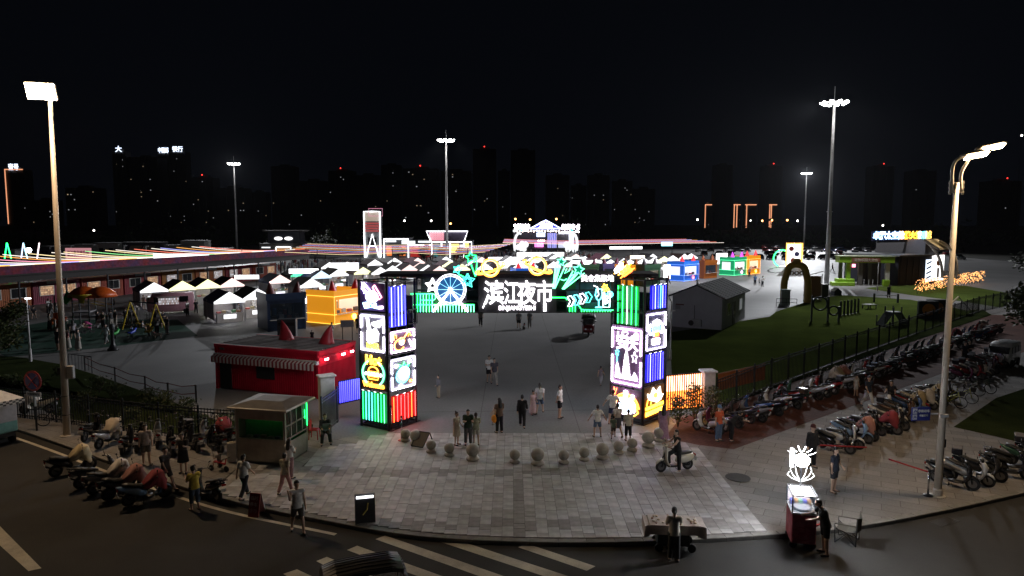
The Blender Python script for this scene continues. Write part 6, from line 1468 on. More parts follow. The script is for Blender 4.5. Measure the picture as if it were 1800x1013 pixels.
for px,py,lb in((1630,560,'dark agility panel with an orange disc, the nearer of two'),(1645,557,'dark agility panel with a half hidden orange disc, the farther one')):
 p=G(px,py);t=thing('disc_panel',lb,'agility panel',(p.x,p.y,.01),R(-12));MB().bbox(0,0,.95,1.9,.5,1.8,.05).obj('panel',DKG,t);MB().disc((0,-.27,.95),'y',.62,.06,20).obj('disc',ORP,t);MB().box(0,0,.06,2.0,.7,.1).obj('foot',DKG,t)
p=G(1683,552);t=thing('a_frame_ramp','plywood A frame ramp on the far right of the dog lawn','ramp',(p.x,p.y,.01),R(-30))
for s in(-1,1):MB().bar((s*1.5,0,.05),(0,0,1.9),1.1,.07).obj('ramp_board',mat('plywood',(.42,.32,.16),.7)if s<0 else DKG,t)
p=G(1470,519);t=thing('small_kennel','small dark kennel on the path by the tallest mast','kennel',(p.x,p.y,.004));MB().loft([[(-.5,-.5,0),(.5,-.5,0),(.5,-.5,.6),(0,-.5,1.0),(-.5,-.5,.6)],[(-.5,.5,0),(.5,.5,0),(.5,.5,.6),(0,.5,1.0),(-.5,.5,.6)]]).obj('box',DKG,t);MB().bar((-.6,0,.58),(0,0,1.05),1.1,.05).obj('roof',mat('plank_pale',(.4,.4,.36)),t)
p=G(1655,595-2);
# green pavilion and the dark LED fronted hall on the right
p=G(1510,507);t=thing('entrance_pavilion','lime green entrance pavilion with a flat sign roof and stepped planters','pavilion',(56.4,109.5,.004),R(-10));LG=mat('pavilion_lime',(.22,.40,.02),.5)
Wp=8.2
MB().bbox(.2,0,4.15,Wp,2.4,1.0,.05).obj('roof_band',LG,t);MB().box(.2,0,4.7,Wp+.3,2.6,.1).obj('roof',mat('pavilion_roof',(.25,.27,.15),.6),t)
MB().box(-.0,-1.24,4.1,4.2,.06,.72).obj('sign_panel',mat('sign_rust',(.26,.10,.06),.5),t);text_obj('sign_text','宠物乐园大龙山',.5,mat('sign_cream',(.6,.5,.4),.5),t,(0,-1.3,4.1),(R(90),0,0),.04,.01)
for x,m in((-2.4,LG),(-.6,mat('pavilion_dark',(.12,.11,.1),.6)),(3.4,mat('pole_white',(.6,.58,.58)))):MB().box(x,-.6,1.85,.6,.6,3.7).obj('column',m,t)
for x in(-3.2,1.2):MB().box(x,.7,1.85,.5,.5,3.7).obj('column',mat('pavilion_dark',(.12,.11,.1)),t)
MB().bbox(-2.9,-.7,.55,2.6,1.8,1.1,.06).obj('planter',LG,t);MB().bbox(-3.4,-1.3,.3,3.4,1.6,.6,.06).obj('planter',LG,t);MB().bbox(3.2,-.9,.5,.9,1.0,1.0,.05).obj('planter',LG,t)
MB().box(.4,.9,.05,7.5,3.5,.08).obj('floor',mat('pavilion_floor',(.3,.28,.27),.6),t);MB().box(1.4,1.1,1.8,3.2,.2,3.4).obj('back_wall',mat('pavilion_inner',(.06,.05,.05),.6),t);MB().box(-1.7,-1.0,3.2,.5,.12,.5).obj('pink_lamp',emi('pavilion_pink',(1,.25,.35),4),t)
for x in(.0,.7,1.3):MB().tube([(x,-.8,.1),(x,-.8,1.0)],.05,6).obj('gate_post',GALV,t)
A,B=Vector((61.8,109,0)),Vector((71.5,113.5,0))
rz,w=frame_of(A,B);t=thing('dark_hall','dark single storey hall with coloured LED signs along its roof edge','building',A,rz)
MB().box(w/2,5,2.3,w,10,4.6).obj('walls',mat('hall_dark',(.022,.022,.03),.55,spec=.2),t);MB().box(w*.35,4.8,4.75,w*.8,10.6,.25).obj('roof',mat('hall_roof',(.12,.12,.12),.6),t);MB().box(w*.82,5,6.0,w*.32,9,2.6).obj('tower_block',mat('hall_grey',(.10,.095,.1),.6),t)
for i in range(5):MB().box(w*(.05+.14*i),-.04,2.2,.08,.06,4.2).obj('panel_joint',BLK,t)
MB().box(w*.9,-.1,2.6,3.0,.1,4.2).obj('light_box',emi('lightbox_white',(1,.97,.92),2.4),t);MB().disc((w*.9,-.18,3.4),'y',.5,.05,14).obj('poster_figure',mat('poster_orange',(.5,.2,.05),.6),t);MB().box(w*.9,-.18,1.8,.5,.04,1.6).obj('poster_figure',mat('poster_ink',(.1,.06,.05),.6),t)
MB().box(w*.68,-.1,2.2,1.4,.1,3.6).obj('light_box',emi('lightbox_cool',(.75,.85,1),2.0),t)
for i in range(4):MB().bar((w*.68-.6,-.17,.9+i*.8),(w*.68+.6,-.17,1.3+i*.8),.05,.25).obj('stripe',mat('stripe_ink',(.04,.05,.1),.6),t)
for txt,x,m,wid in(('卓耀太空舱',w*.22,emi('led_blue_white',(.35,.6,1),5),7.6),('烧烤火锅',w*.72,emi('led_orange',(1,.4,.02),5),5.6),('欢唱',w*1.0,emi('led_cyan',(.15,.8,1),4),2.2),('城',w*1.16,emi('led_amber',(1,.5,.1),4),1.6)):
 MB().box(x,-.2+4,7.85,wid+.4,.12,1.6).obj('sign_board',mat('board_night',(.02,.02,.06),.5),t);o=text_obj('led_sign',txt,1.35,m,t,(x,3.68,7.85),(R(90),0,0),.06,.05,fit=wid)
MB().box(w*.65,4,6.9,w*1.3,.2,.3).obj('sign_beam',BLK,t)
# string light fence beside the path
A,B=G(1612,517),G(1722,498);A2=G(1700,526);d=B-A
lf=thing('light_fence','fence hung with a curtain of small amber string lights beside the path','fence',A);AM=emi('amber_bulbs',(1,.42,.10),2.4)
for i in range(22):
 p=d*(i/21);mb=MB();mb.box(p.x,p.y,.95,.06,.06,1.9);mb.obj('post',BLK,lf)
 q=d*((i+.5)/21);mb=MB()
 for k in range(34):bulbs(mb,[(q.x+d.x/21*random.uniform(-.5,.5),q.y+d.y/21*random.uniform(-.5,.5),.3+1.7*random.random()**.8)]*1+[(q.x,q.y,1.9)],50,.07)
 mb.obj('bulb_strand',AM,lf)['kind']='stuff'
MB().bar((0,0,1.85),d+Vector((0,0,1.85)),.06).obj('rail',BLK,lf)
# lit ring, lit panel by the car park
p=G(1374,470);t=thing('light_ring','upright green and white glowing ring sculpture in front of the parked cars','light ring',(p.x,p.y,.004));r_=1.9
MB().tube([(r_*math.cos(a),0,r_+.1+r_*math.sin(a))for a in[2*math.pi*k/28 for k in range(20)]],.14,8).obj('ring_tube',GRN,t);MB().tube([(r_*math.cos(a),0,r_+.1+r_*math.sin(a))for a in[2*math.pi*k/28 for k in range(20,29)]],.16,8).obj('ring_tube',WHS,t);MB().box(0,0,.06,2.4,.8,.1).obj('base',BLK,t)
MB().sph((1.6,-.2,2.2),.6,10,6).obj('flower_light',emi('flower_pink',(1,.75,.9),3),t,True)
p=G(1386,470.5);t=thing('lit_panel','tall white lit panel with an orange border beside the glowing ring','sign',(p.x+1.4,p.y+.5,.004),R(-8));MB().box(0,0,2.8,3.6,.2,5.4).obj('border',emi('panel_orange',(1,.45,.05),2.4),t);MB().box(-.1,-.14,2.8,2.9,.06,4.8).obj('face',emi('panel_white',(1,.95,.9),2.2),t)
for x,z,c in((-.7,4.2,(.6,.05,.05)),(.5,3.0,(.2,.2,.5)),(-.3,1.6,(.6,.1,.05))):MB().disc((x,-.2,z),'y',.55,.05,12).obj('print',mat('print_%d'%int(z),c,.6),t)
# ---------------------------------------------------------------- stage
YS=235
s0,s1=atY(903,441,YS),atY(1018,441,YS);zr=atY(960,404,YS).z;za=atY(960,388,YS).z;sw=s1.x-s0.x;zb_=0
st=thing('festival_stage','brightly lit festival stage with a blue pediment, screen and bulb rows','stage',(s0.x,YS,.004))
MB().box(sw/2,3,.7,sw,8,1.4).obj('platform',BLK,st)
def sx(px):return(px-903)/115*sw
def sz(py):return atY(960,py,YS).z
for px in(903.5,934,961,1017):MB().box(sx(px),1,zr/2,.5,.5,zr).obj('truss_post',STEEL,st)
MB().box(sw/2,1,zr,sw,.8,.8).obj('truss_beam',STEEL,st);MB().box(sw/2,6,zr/2,sw,.3,zr).obj('backdrop',mat('stage_black',(.02,.02,.03),.7),st)
MB().loft([[(sx(933),0,zr+.3),(sx(985),0,zr+.3),(sx(959),0,za)],[(sx(933),.4,zr+.3),(sx(985),.4,zr+.3),(sx(959),.4,za)]]).obj('pediment',emi('pediment_blue',(.02,.03,.5),.45,(.03,.03,.2)),st)
MB().tube([(sx(932),-.2,zr+.4),(sx(959),-.2,za+.1),(sx(986),-.2,zr+.4),(sx(932),-.2,zr+.4)],.2,5).obj('pediment_tube',emi('tube_ice_blue',(.5,.55,1),5),st)
text_obj('stage_sign','龙山',2.3,WH,st,(sx(959),-.4,(zr+za)/2-.2),(R(90),0,0),.2,.08);text_obj('stage_sign','欢乐滨江夜市',1.9,WH,st,(sx(917),-.2,sz(399.5)),(R(90),0,0),.2,.06,fit=sx(931)-sx(903));text_obj('stage_sign','美食共聚第一站',1.9,WH,st,(sx(1003),-.2,sz(400)),(R(90),0,0),.2,.06,fit=sx(1018)-sx(987))
SL=emi('stage_bulb',(1,.85,.75),14)
for i in range(24):
 px=904+i*4.9;MB().sph((sx(px),-.1,sz(406+(i%2)*.8+(1.5 if i>16 else 0))),.24,6,4).obj('stage_bulb',SL,st)
def screen_mat():
 m=bpy.data.materials.new('led_screen');m.use_nodes=True;nt=m.node_tree;b=nt.nodes['Principled BSDF'];tc=nt.nodes.new('ShaderNodeTexCoord');wv=nt.nodes.new('ShaderNodeTexWave');wv.inputs['Scale'].default_value=.5;wv.inputs['Distortion'].default_value=6;wv.inputs['Detail'].default_value=1
 rp=nt.nodes.new('ShaderNodeValToRGB');rp.color_ramp.elements[0].color=(.08,.16,.9,1);rp.color_ramp.elements[1].color=(.7,.6,1,1)
 nt.links.new(tc.outputs['Object'],wv.inputs['Vector']);nt.links.new(wv.outputs['Fac'],rp.inputs[0]);nt.links.new(rp.outputs[0],b.inputs['Emission Color']);b.inputs['Emission Strength'].default_value=.9;b.inputs['Base Color'].default_value=(.02,.02,.02,1);return m
MB().box(sx(970),2,(sz(410)+sz(438))/2,sx(979)-sx(961),.2,sz(410)-sz(438)).obj('led_screen',screen_mat(),st)
MB().box(sx(990),1.2,sz(419),sx(1000)-sx(980),.3,sz(412)-sz(426)).obj('dark_screen',mat('screen_off',(.05,.05,.06),.3),st)
MB().box(sx(996),2.2,sz(422),sx(1008)-sx(980),.2,sz(409)-sz(437)).obj('lit_backdrop',emi('backdrop_lilac',(.7,.75,1),.8),st)
MB().box(sx(951),2,sz(413),3,.3,1.5).obj('lamp_bank',emi('bank_lilac',(.5,.6,1),2.2),st);MB().box(sx(948),2,sz(431),3,.3,1.5).obj('lamp_bank',emi('bank_pink',(1,.2,.75),2.4),st)
for i in range(4):MB().sph((sx(947+i*3.2),1.8,sz(423.5)),.28,6,4).obj('stage_bulb',SL,st)
INF=emi('figure_lit_white',(.95,.98,1),1.1)
for sgn,bx in((1,906),(-1,1012)):
 q=thing('swirl_sculpture','white lit cloud swirl sculpture on the %s side of the stage'%('left' if sgn>0 else 'right'),'sculpture',(s0.x+sx(bx),YS-2,.004))
 MB().tube(cr([(0,0,.5),(-.3*sgn,0,3),(.1*sgn,0,5.2),(1.0*sgn,0,6.4),(2.0*sgn,0,6.2)],5),.55,8,.3).obj('stem',INF,q,True)
 for x,z,r in((1.4,1.6,1.3),(2.8,1.0,1.0),(3.4,2.6,1.1),(2.2,3.1,.8),(.6,.8,.9),(-.4,7.3,.5)):MB().sph((x*sgn,0,z),r,10,7).obj('puff',INF,q,True)
 MB().loft([[(1.4*sgn,-.3,7.3),(.8*sgn,-.3,8.3),(1.7*sgn,-.3,7.9),(2.3*sgn,-.3,8.5),(2.1*sgn,-.3,7.3)],[(1.4*sgn,0,7.3),(.8*sgn,0,8.3),(1.7*sgn,0,7.9),(2.3*sgn,0,8.5),(2.1*sgn,0,7.3)]]).obj('teal_tip',TEA,q)
 # ---------------------------------------------------------------- neon outlined buildings and tower left of the stage
YT=195
def U(px):return atY(px,440,YT).x
def ZB(py):return max(0,atY(700,py,YT).z)
TUW=emi('outline_white',(.95,.97,1),4);TUC=emi('outline_cyan',(.4,.9,1),3)
def outline(mb,P,r=.16):mb.tube(P,r,5)
t=thing('letter_tower','tall pale tower with a big neon letter A and red lit crown','tower',(U(655),YT,.004));hw=(U(669)-U(641))/2;HT_=ZB(372)
MB().box(0,1.5,HT_/2,2*hw,3,HT_).obj('shaft',mat('tower_pale',(.42,.44,.45),.6),t)
for x in(-hw,hw):MB().tube([(x,-.15,.2),(x,-.15,HT_),(0,-.15,HT_)],.16,5).obj('outline_tube',TUW,t)
MB().tube([(-hw*.8,-.2,.3),(0,-.2,ZB(412)),(hw*.8,-.2,.3)],.16,5).obj('letter_tube',TUW,t);MB().tube([(-hw*.4,-.2,ZB(433)),(hw*.4,-.2,ZB(433))],.12,5).obj('letter_tube',TUW,t);MB().box(0,-.1,ZB(430),hw*1.0,.1,4).obj('doorway',M_DK,t)
MB().box(0,-.05,ZB(381),2*hw-.5,.1,ZB(374)-ZB(390)).obj('crown_panel',emi('crown_cream',(1,.8,.6),.35),t)
for i in range(4):MB().box(0,-.1,ZB(393+i*4.4),2*hw-.5,.14,.45).obj('louvre',emi('crown_red',(1,.2,.2),.35,(.3,.05,.06)),t)
MB().tube([(hw-3,-1,ZB(379)),(hw-3,-1,HT_+.8),(hw+.9,-1,HT_+.8),(hw+.9,-1,ZB(380)),(hw-3,-1,ZB(380))],.08,4).obj('roof_frame',emi('frame_pink',(.8,.25,.4),.8),t)
def neon_house(label,x0,x1,ytop,tubes,wallm,inner,extra=None):
 t=thing('neon_house',label,'building',(U(x0),YT+2,.004));w=U(x1)-U(x0);h=ZB(ytop)
 MB().box(w/2,4,h/2,w,8,h).obj('walls',wallm,t);MB().box(w/2,4,h+.12,w+.4,8.4,.24).obj('roof',mat('hall_roof',(.12,.12,.12)),t)
 for P in tubes:MB().tube([(a*w,-.2,b*h)for a,b in P],.15,5).obj('outline_tube',TUW,t)
 for a0,a1,b0,b1,m in inner:MB().box((a0+a1)/2*w,-.06,(b0+b1)/2*h,(a1-a0)*w,.12,(b1-b0)*h).obj('shopfront',m,t)
 return t,w,h
SH=[emi('shop_orange',(1,.25,.05),1.0,(.3,.1,.05)),emi('shop_red',(1,.06,.05),.35,(.2,.03,.03)),emi('shop_yellow',(1,.7,.08),1.6),emi('shop_teal',(.05,.4,.45),.35,(.05,.1,.1)),emi('shop_white',(.9,.95,1),1.5)]
GW=mat('house_grey',(.18,.19,.21),.6);GD=mat('house_dark',(.07,.07,.09),.6)
neon_house('neon outlined grey house with orange lit shopfront right of the letter tower',672,717,420,[[(.02,0),(.02,.98),(.98,.98),(.98,0)]],GW,[(.12,.32,.1,.6,SH[0]),(.62,.86,.1,.6,SH[0]),(.08,.5,.82,.9,SH[4]),(.72,1.25,.72,.9,SH[4])])
t,w,h=neon_house('low dark house with red lit shopfront and white roof sign',718,757,424,[[(0,.74),(.98,.74)]],GD,[(.04,.48,.05,.68,SH[1]),(.52,.94,.05,.68,SH[1]),(.4,.95,.9,1.05,SH[4])])
t,w,h=neon_house('dark house with a wide inverted trapezoid neon roof frame and yellow window',757,829,425,[[(.01,0),(.01,.96),(.99,.96),(.99,0)],[(.25,0),(.25,.96)],[(.46,0),(.46,.96)],[(.8,0),(.8,.96)]],GD,[(.06,.24,.05,.85,SH[3]),(.48,.68,.3,.85,SH[2]),(.82,.92,.62,.95,SH[2]),(.7,.78,.05,.8,SH[4])])
zt_,zb2=ZB(407),ZB(426)
MB().tube([(-U(757)+U(757),-.3,zb2),(-(w*.12),-.3,zt_),(w*.9,-.3,zt_),(w*.8,-.3,zb2)],.15,5).obj('roof_frame_tube',TUW,t);MB().loft([[(0,.2,zb2),(w*.8,.2,zb2),(w*.9,.2,zt_),(-w*.12,.2,zt_)],[(0,.5,zb2),(w*.8,.5,zb2),(w*.9,.5,zt_),(-w*.12,.5,zt_)]]).obj('roof_screen',mat('screen_violet',(.12,.10,.16),.6),t)
for i in range(6):
 for j in range(4):MB().disc((w*(-.02+.06*i),0,zb2+(zt_-zb2)*(.2+.2*j)),'y',.42,.1,8).obj('screen_dot',emi('dot_pink',(1,.35,.45),.7),t)
t,w,h=neon_house('two storey house with a white framed glass ground floor beyond the covered hall',452,528,430,[],mat('house_stone',(.16,.15,.14),.6),[(.4,.72,.05,.75,WIN_L),(.05,.25,.72,.8,SH[4])]);MB().tube([(w*.39,-.2,.3),(w*.39,-.2,h*.78),(w*.73,-.2,h*.78),(w*.73,-.2,.3)],.14,5).obj('outline_tube',TUW,t)
MB().box(w*.5,5,h+1.9,w*.75,5,3.4).obj('upper_storey',mat('house_glassy',(.05,.055,.07),.2),t);MB().box(w*.5,5,h+3.8,w*.95,7,.3).obj('upper_roof',mat('house_stone',(.16,.15,.14)),t)
for x in(.38,.62):MB().sph((w*x,2.3,h+1.6),.9,8,5,(1.4,.5,.6)).obj('lamp_cluster',emi('cluster_white',(1,.97,.95),1.6),t)
# ---------------------------------------------------------------- white prefab sheds and lamps beyond the covered hall
PRE=mat('prefab_white',(.45,.47,.46),.6);YP=165
for i,(xa,xb,yt,yb,m,lb)in enumerate(((8,27,440,458,PRE,'small pale shed left of the green light poles'),(70,88,434,452,GD,'dark grey shed behind the light poles at the left'),(90,125,433,452,PRE,'white prefab shed with windows behind the left lamp post'),(128,165,431,450,PRE,'white prefab shed with two dark windows, second in the row'),(166,208,428,449,PRE,'white prefab shed with a dark door, third in the row'),(212,282,427,447,GD,'long dark shed with two pale awnings'),(286,335,432,448,PRE,'pale container shed above the white lit strings'),(318,359,424,440,PRE,'tall pale box shed with ribbed walls on the left skyline'),(366,400,438,448,GD,'dark pavilion roofed shed near the thin left mast'))):
 a,b=atY(xa,yb,YP+i*2),atY(xb,yb,YP+i*2);z=max(2.5,atY(xa,yt,YP+i*2).z)
 t=thing('prefab_shed',lb,'shed',(a.x,YP+i*2,.004),group='pale sheds beyond the covered hall');w=b.x-a.x
 MB().box(w/2,2,z/2,w,4,z).obj('walls',m,t);MB().box(w/2,2,z+.08,w+.3,4.3,.16).obj('roof',mat('shed_roof',(.2,.2,.2),.6),t)
 for k in range(2):MB().box(w*(.3+.4*k),-.04,z*.6,w*.18,.08,z*.3).obj('window',WIN_D,t)
 if i==5:
  for k in(.42,.75):MB().bar((w*k,-.2,z*.85),(w*k,-1.4,z*.62),w*.28,.08).obj('awning',mat('awning_tan',(.5,.42,.3),.8),t)
a=atY(305,455,150);
t=thing('pink_banner_wall','long pink lettered banner wall above the covered hall strings','banner',(atY(116,455,150).x,150,.004));w=atY(161,455,150).x-atY(116,455,150).x
MB().box(w/2,0,3.2,w,.2,2.6).obj('face',emi('banner_pink',(1,.45,.5),.5,(.5,.25,.27)),t)
for k in range(2):MB().box(w*(.2+.6*k),.2,1.5,.2,.2,3).obj('post',STEEL,t)
text_obj('banner_text','滨江夜市欢迎您',1.4,mat('banner_ink',(.4,.06,.1),.6),t,(w/2,-.15,3.2),(R(90),0,0),.04,.02,fit=w*.85)
for i,(px,m,tilt)in enumerate(((9.5,'g',1),(18.5,'g',-1),(38.5,'b',1),(47,'c',-1),(66.5,'w',1))):
 a=atY(px,455,96);t=thing('light_pole','%s glowing light pole leaning %s over the near end of the covered hall'%(('thin green','second green','blue','pale cyan','white pink')[i],'right' if tilt>0 else 'left'),'light pole',(a.x,96,.004),group='leaning light poles over the hall')
 MB().tube([(0,0,0),(0,0,5)],.06,6).obj('foot',STEEL,t);MB().tube([(0-tilt*.1,0,5),(tilt*.35,0,7.2)],.07,6).obj('tube',{'g':GRN,'b':emi('pole_blue',(.5,.6,1),3),'c':TUC,'w':emi('pole_rose',(1,.8,.85),3)}[m],t)
a=atY(52,440,120);t=thing('work_light','glaring white work light above the left covered hall','work light',(a.x,120,.004));MB().tube([(0,0,0),(0,0,a.z)],.08,6).obj('pole',STEEL,t);MB().sph((0,-.2,a.z),.42,10,7).obj('lamp',emi('work_lamp',(.85,.95,1),40),t)
for px,py in((218,432),(256,433)):
 a=atY(px,py,130);t=thing('white_flagpole','white post standing above the covered hall, %s one'%('left' if px<230 else 'right'),'pole',(a.x,130,.004));MB().tube([(0,0,0),(0,0,a.z)],.12,6).obj('pole',mat('pole_white',(.6,.58,.58)),t);MB().box(.2,0,a.z,.6,.3,.12).obj('arm',GALV,t)
 # bright white board above the string field
a,b=atY(270,452,118),atY(367,449,118);t=thing('led_banner','long glaring white LED banner above the left covered hall','sign',(a.x,118,.004));w=b.x-a.x;MB().box(w/2,0,a.z,w,.25,1.1).obj('face',emi('led_banner_white',(.93,.95,1),2.5),t)
for k in(.1,.9):MB().box(w*k,.2,a.z/2,.2,.2,a.z).obj('post',STEEL,t)
# coloured light strings over the stall field
sf=thing('string_light_canopy','wide canopy of coloured light strings over the crowded stall field','string lights',(atY(740,452,140).x,140,.004))
for i in range(9):
 yy=-20+i*6;xa,xb=-26-yy*.2,16+yy*.1;z0=4.9;MB().tube([(xa,yy,z0),(xa*.5,yy+.4,z0-.5),(0,yy,z0-.1),(xb*.5,yy+.4,z0-.5),(xb,yy,z0)],.028,4).obj('light_string',STR[(0,6,4,2,1,5,4,6)[i%8]],sf)
for k in range(10):MB().tube([(-28+(k%5)*13,-22+(k//5)*34,0),(-28+(k%5)*13,-22+(k//5)*34,5.5)],.06,6).obj('pole',STEEL,sf)
sf=thing('string_light_canopy','narrow canopy of coloured light strings right of the stage','string lights',(atY(1080,448,185).x,185,.004))
for i in range(7):
 yy=-18+i*6;xa,xb=-30,24;MB().tube([(xa,yy,5.2),(xa*.4,yy+.4,4.7),(xb*.3,yy,5.0),(xb,yy,5.2)],.035,4).obj('light_string',STR[(1,5,6,4,2,4,5)[i%7]],sf)
for k in range(6):MB().tube([(-28+k*10,-16,0),(-28+k*10,-16,5.2)],.07,6).obj('pole',STEEL,sf)
# ---------------------------------------------------------------- skyline of dark apartment towers
BLD=mat('tower_block_wall',(.10,.095,.09),.8);BLD2=mat('tower_block_pale',(.2,.19,.17),.8);DWIN=mat('tower_window_dark',(.02,.022,.026),.2);LW=[emi('flat_lit_white',(.9,.95,1),.26),emi('flat_lit_warm',(1,.75,.45),.2)]
OUTL=emi('tower_outline',(1,.4,.2),1.1);AVI=emi('aviation_red',(1,.04,.03),2.5)
rr=random.Random(3)
def block(label,px0,px1,ytop,Y,wall,lit,outline=None,sign=None,avi=False):
 a,b=atY(px0,400,Y),atY(px1,400,Y);z=atY((px0+px1)/2,ytop,Y).z;w=b.x-a.x
 t=thing('apartment_tower',label,'building',(a.x,Y,-.15));d=w*.7
 MB().box(w/2,d/2,z/2,w,d,z).obj('walls',wall,t);MB().box(w*.5,d/2,z+1.5,w*.4,d*.4,3).obj('roof_house',wall,t)
 n=int(z/3.1);sl=MB()
 for k in range(1,n):sl.box(w/2,-.5,k*3.1,w*.96,1.2,.35)
 for x in(.0,.33,.66,1.0):sl.box(w*x,-.5,z/2,.6,1.3,z)
 sl.obj('balcony_slabs',wall,t)['kind']='stuff'
 for k in range(int(lit*.7+.5)):
  fl=rr.randint(2,n-2);c=rr.randint(0,8);MB().box(w*(c+.5)/9,-.08,fl*3.1+1.6,w*.035,.2,1.1).obj('lit_window',rr.choice(LW+LW[:1]),t)
 if outline:
  for x in outline:MB().box(w*x,-1.3,z*.55,max(1.0,w*.04),.5,z*.88).obj('outline_light',OUTL,t)
  MB().box(w/2,-1.3,z,w,.5,1.2).obj('outline_light',OUTL,t)
 if avi:MB().sph((w*.5,0,z+3.5),1.0,6,4).obj('warning_lamp',AVI,t)
 if sign:text_obj('roof_sign',sign[0],9,emi('roof_sign_white',(.7,.8,1),2.2),t,(w/2,-1.2,z+2.5),(R(90),0,0),.5,.2,fit=w*sign[1])
SKY=((16,48,298,900,BLD,2,(.02,),('壹号',.55),'orange outlined tower at the far left edge of the skyline'),(58,96,352,800,BLD,6,None,None,'dark block just right of the outlined left tower'),(120,170,330,850,BLD,10,None,None,'dark block behind the left lamp post'),(205,228,266,1000,BLD,6,None,('大',.5),'slim tower carrying a single bright roof character'),(232,282,276,1000,BLD,10,None,None,'broad dark tower between the signed towers on the left'),(284,304,268,1050,BLD,7,None,('中国邮',.9),'tower with a long white roof sign'),(306,332,266,1050,BLD,9,None,('银行',.7),'tower with two big roof characters'),(340,378,312,950,BLD,8,None,None,'dark tower left of the thin left mast'),(384,432,330,900,BLD,6,None,None,'dark block behind the thin left mast'),(440,470,338,950,BLD,3,None,None,'dark block between thin mast and letter tower'),(480,520,292,1000,BLD,3,None,None,'tall dark tower left of the centre skyline'),(528,572,318,900,BLD,3,None,None,'broad dark block over the palm tree'),(580,622,300,1000,BLD,4,None,None,'dark tower over the white lantern figure'),(626,668,308,950,BLD,3,None,None,'dark tower right behind the letter tower'),(672,705,290,1000,BLD,4,None,None,'tall dark tower right of the letter tower'),(710,770,296,900,BLD,12,None,None,'broad dark block with lit windows left of the middle mast'),(776,828,300,900,BLD,6,None,None,'broad dark block behind the middle mast'),(832,872,262,1000,BLD,4,None,None,'tallest dark tower right of the middle mast'),(898,940,264,1000,BLD,2,None,None,'tall dark tower left of the stage'),(960,1000,308,950,BLD2,3,None,None,'paler tower straight above the stage roof'),(1034,1070,308,950,BLD2,5,None,None,'paler tower right of the stage roof'),(1078,1110,318,1000,BLD,6,None,None,'dark tower right of the paler pair'),(1114,1150,332,1000,BLD,7,None,None,'low dark tower above the right gate tower'),(876,896,300,1100,BLD,2,None,None,'slim dark tower between the two tallest ones'),(1004,1030,326,1050,BLD,3,None,None,'low slim tower between the two paler towers'),(1238,1250,360,900,BLD,1,(.05,),None,'small tower with an orange lit top edge'),(1288,1300,360,900,BLD,1,(.1,.5),None,'small tower with two orange light bars'),(1308,1328,360,900,BLD,1,(.15,),None,'small tower with one orange light bar'),(1350,1364,360,900,BLD,1,(.1,.3),None,'small tower with an orange bar, rightmost of the outlined ones'),(1255,1285,290,1000,BLD,0,None,None,'dim tall tower above the kiosks on the right'),(1340,1372,292,1000,BLD,0,None,None,'dim tall tower behind the thin right mast'),(1530,1566,292,1050,BLD,0,None,None,'dim tall tower right of the tallest mast'),(1600,1640,300,1050,BLD,1,None,None,'dim tall tower left of the right street lamp'),(1740,1790,318,900,BLD,1,None,None,'dim tower at the right edge of the skyline'))
for i,s in enumerate(SKY):block(s[8],s[0],s[1],s[2],s[3],s[4],s[5],s[6],s[7],avi=i in(7,12,15,17,31,33,30))
for i,(px,py,c)in enumerate(((1357,387,0),(1320,388,1),(1340,388,0),(1384,387,0),(1402,388,1),(1226,386,1),(906,385,0),(932,386,0),(978,385,0),(758,388,1),(711,388,1),(792,393,0),(1552,396,1),(1608,427,1),(1796,238,1),(165,405,1))):
 a=atY(px,py,520);t=thing('distant_lamp',('orange lamp at the foot of the second outlined tower','white lamp beside the orange one between outlined towers','orange lamp right of the white one between outlined towers','orange lamp right of the last outlined tower','white lamp farthest right of the outlined towers','white lamp left of all the outlined towers','orange lamp above the left end of the stage','orange lamp above the left stage lettering','orange lamp above the right slope of the stage roof','white lamp left of the middle mast over the neon houses','white lamp over the orange lit neon house','red tinted lamp just right of the middle mast','white lamp right of the tallest mast','white lamp over the LED signs of the dark hall','white light high at the right edge of the sky','white lamp low on the horizon behind the left lamp post')[i],'lamp',(a.x,520,-.15),group='distant street lights %s'%('left' if px<600 else('middle' if px<1000 else 'right')));MB().tube([(0,0,0),(0,0,a.z)],.15,5).obj('pole',BLK,t);MB().sph((0,0,a.z),.75,6,4).obj('lamp',emi('far_lamp_orange',(1,.4,.12),9)if c==0 else emi('far_lamp_white',(1,.95,.85),7),t)
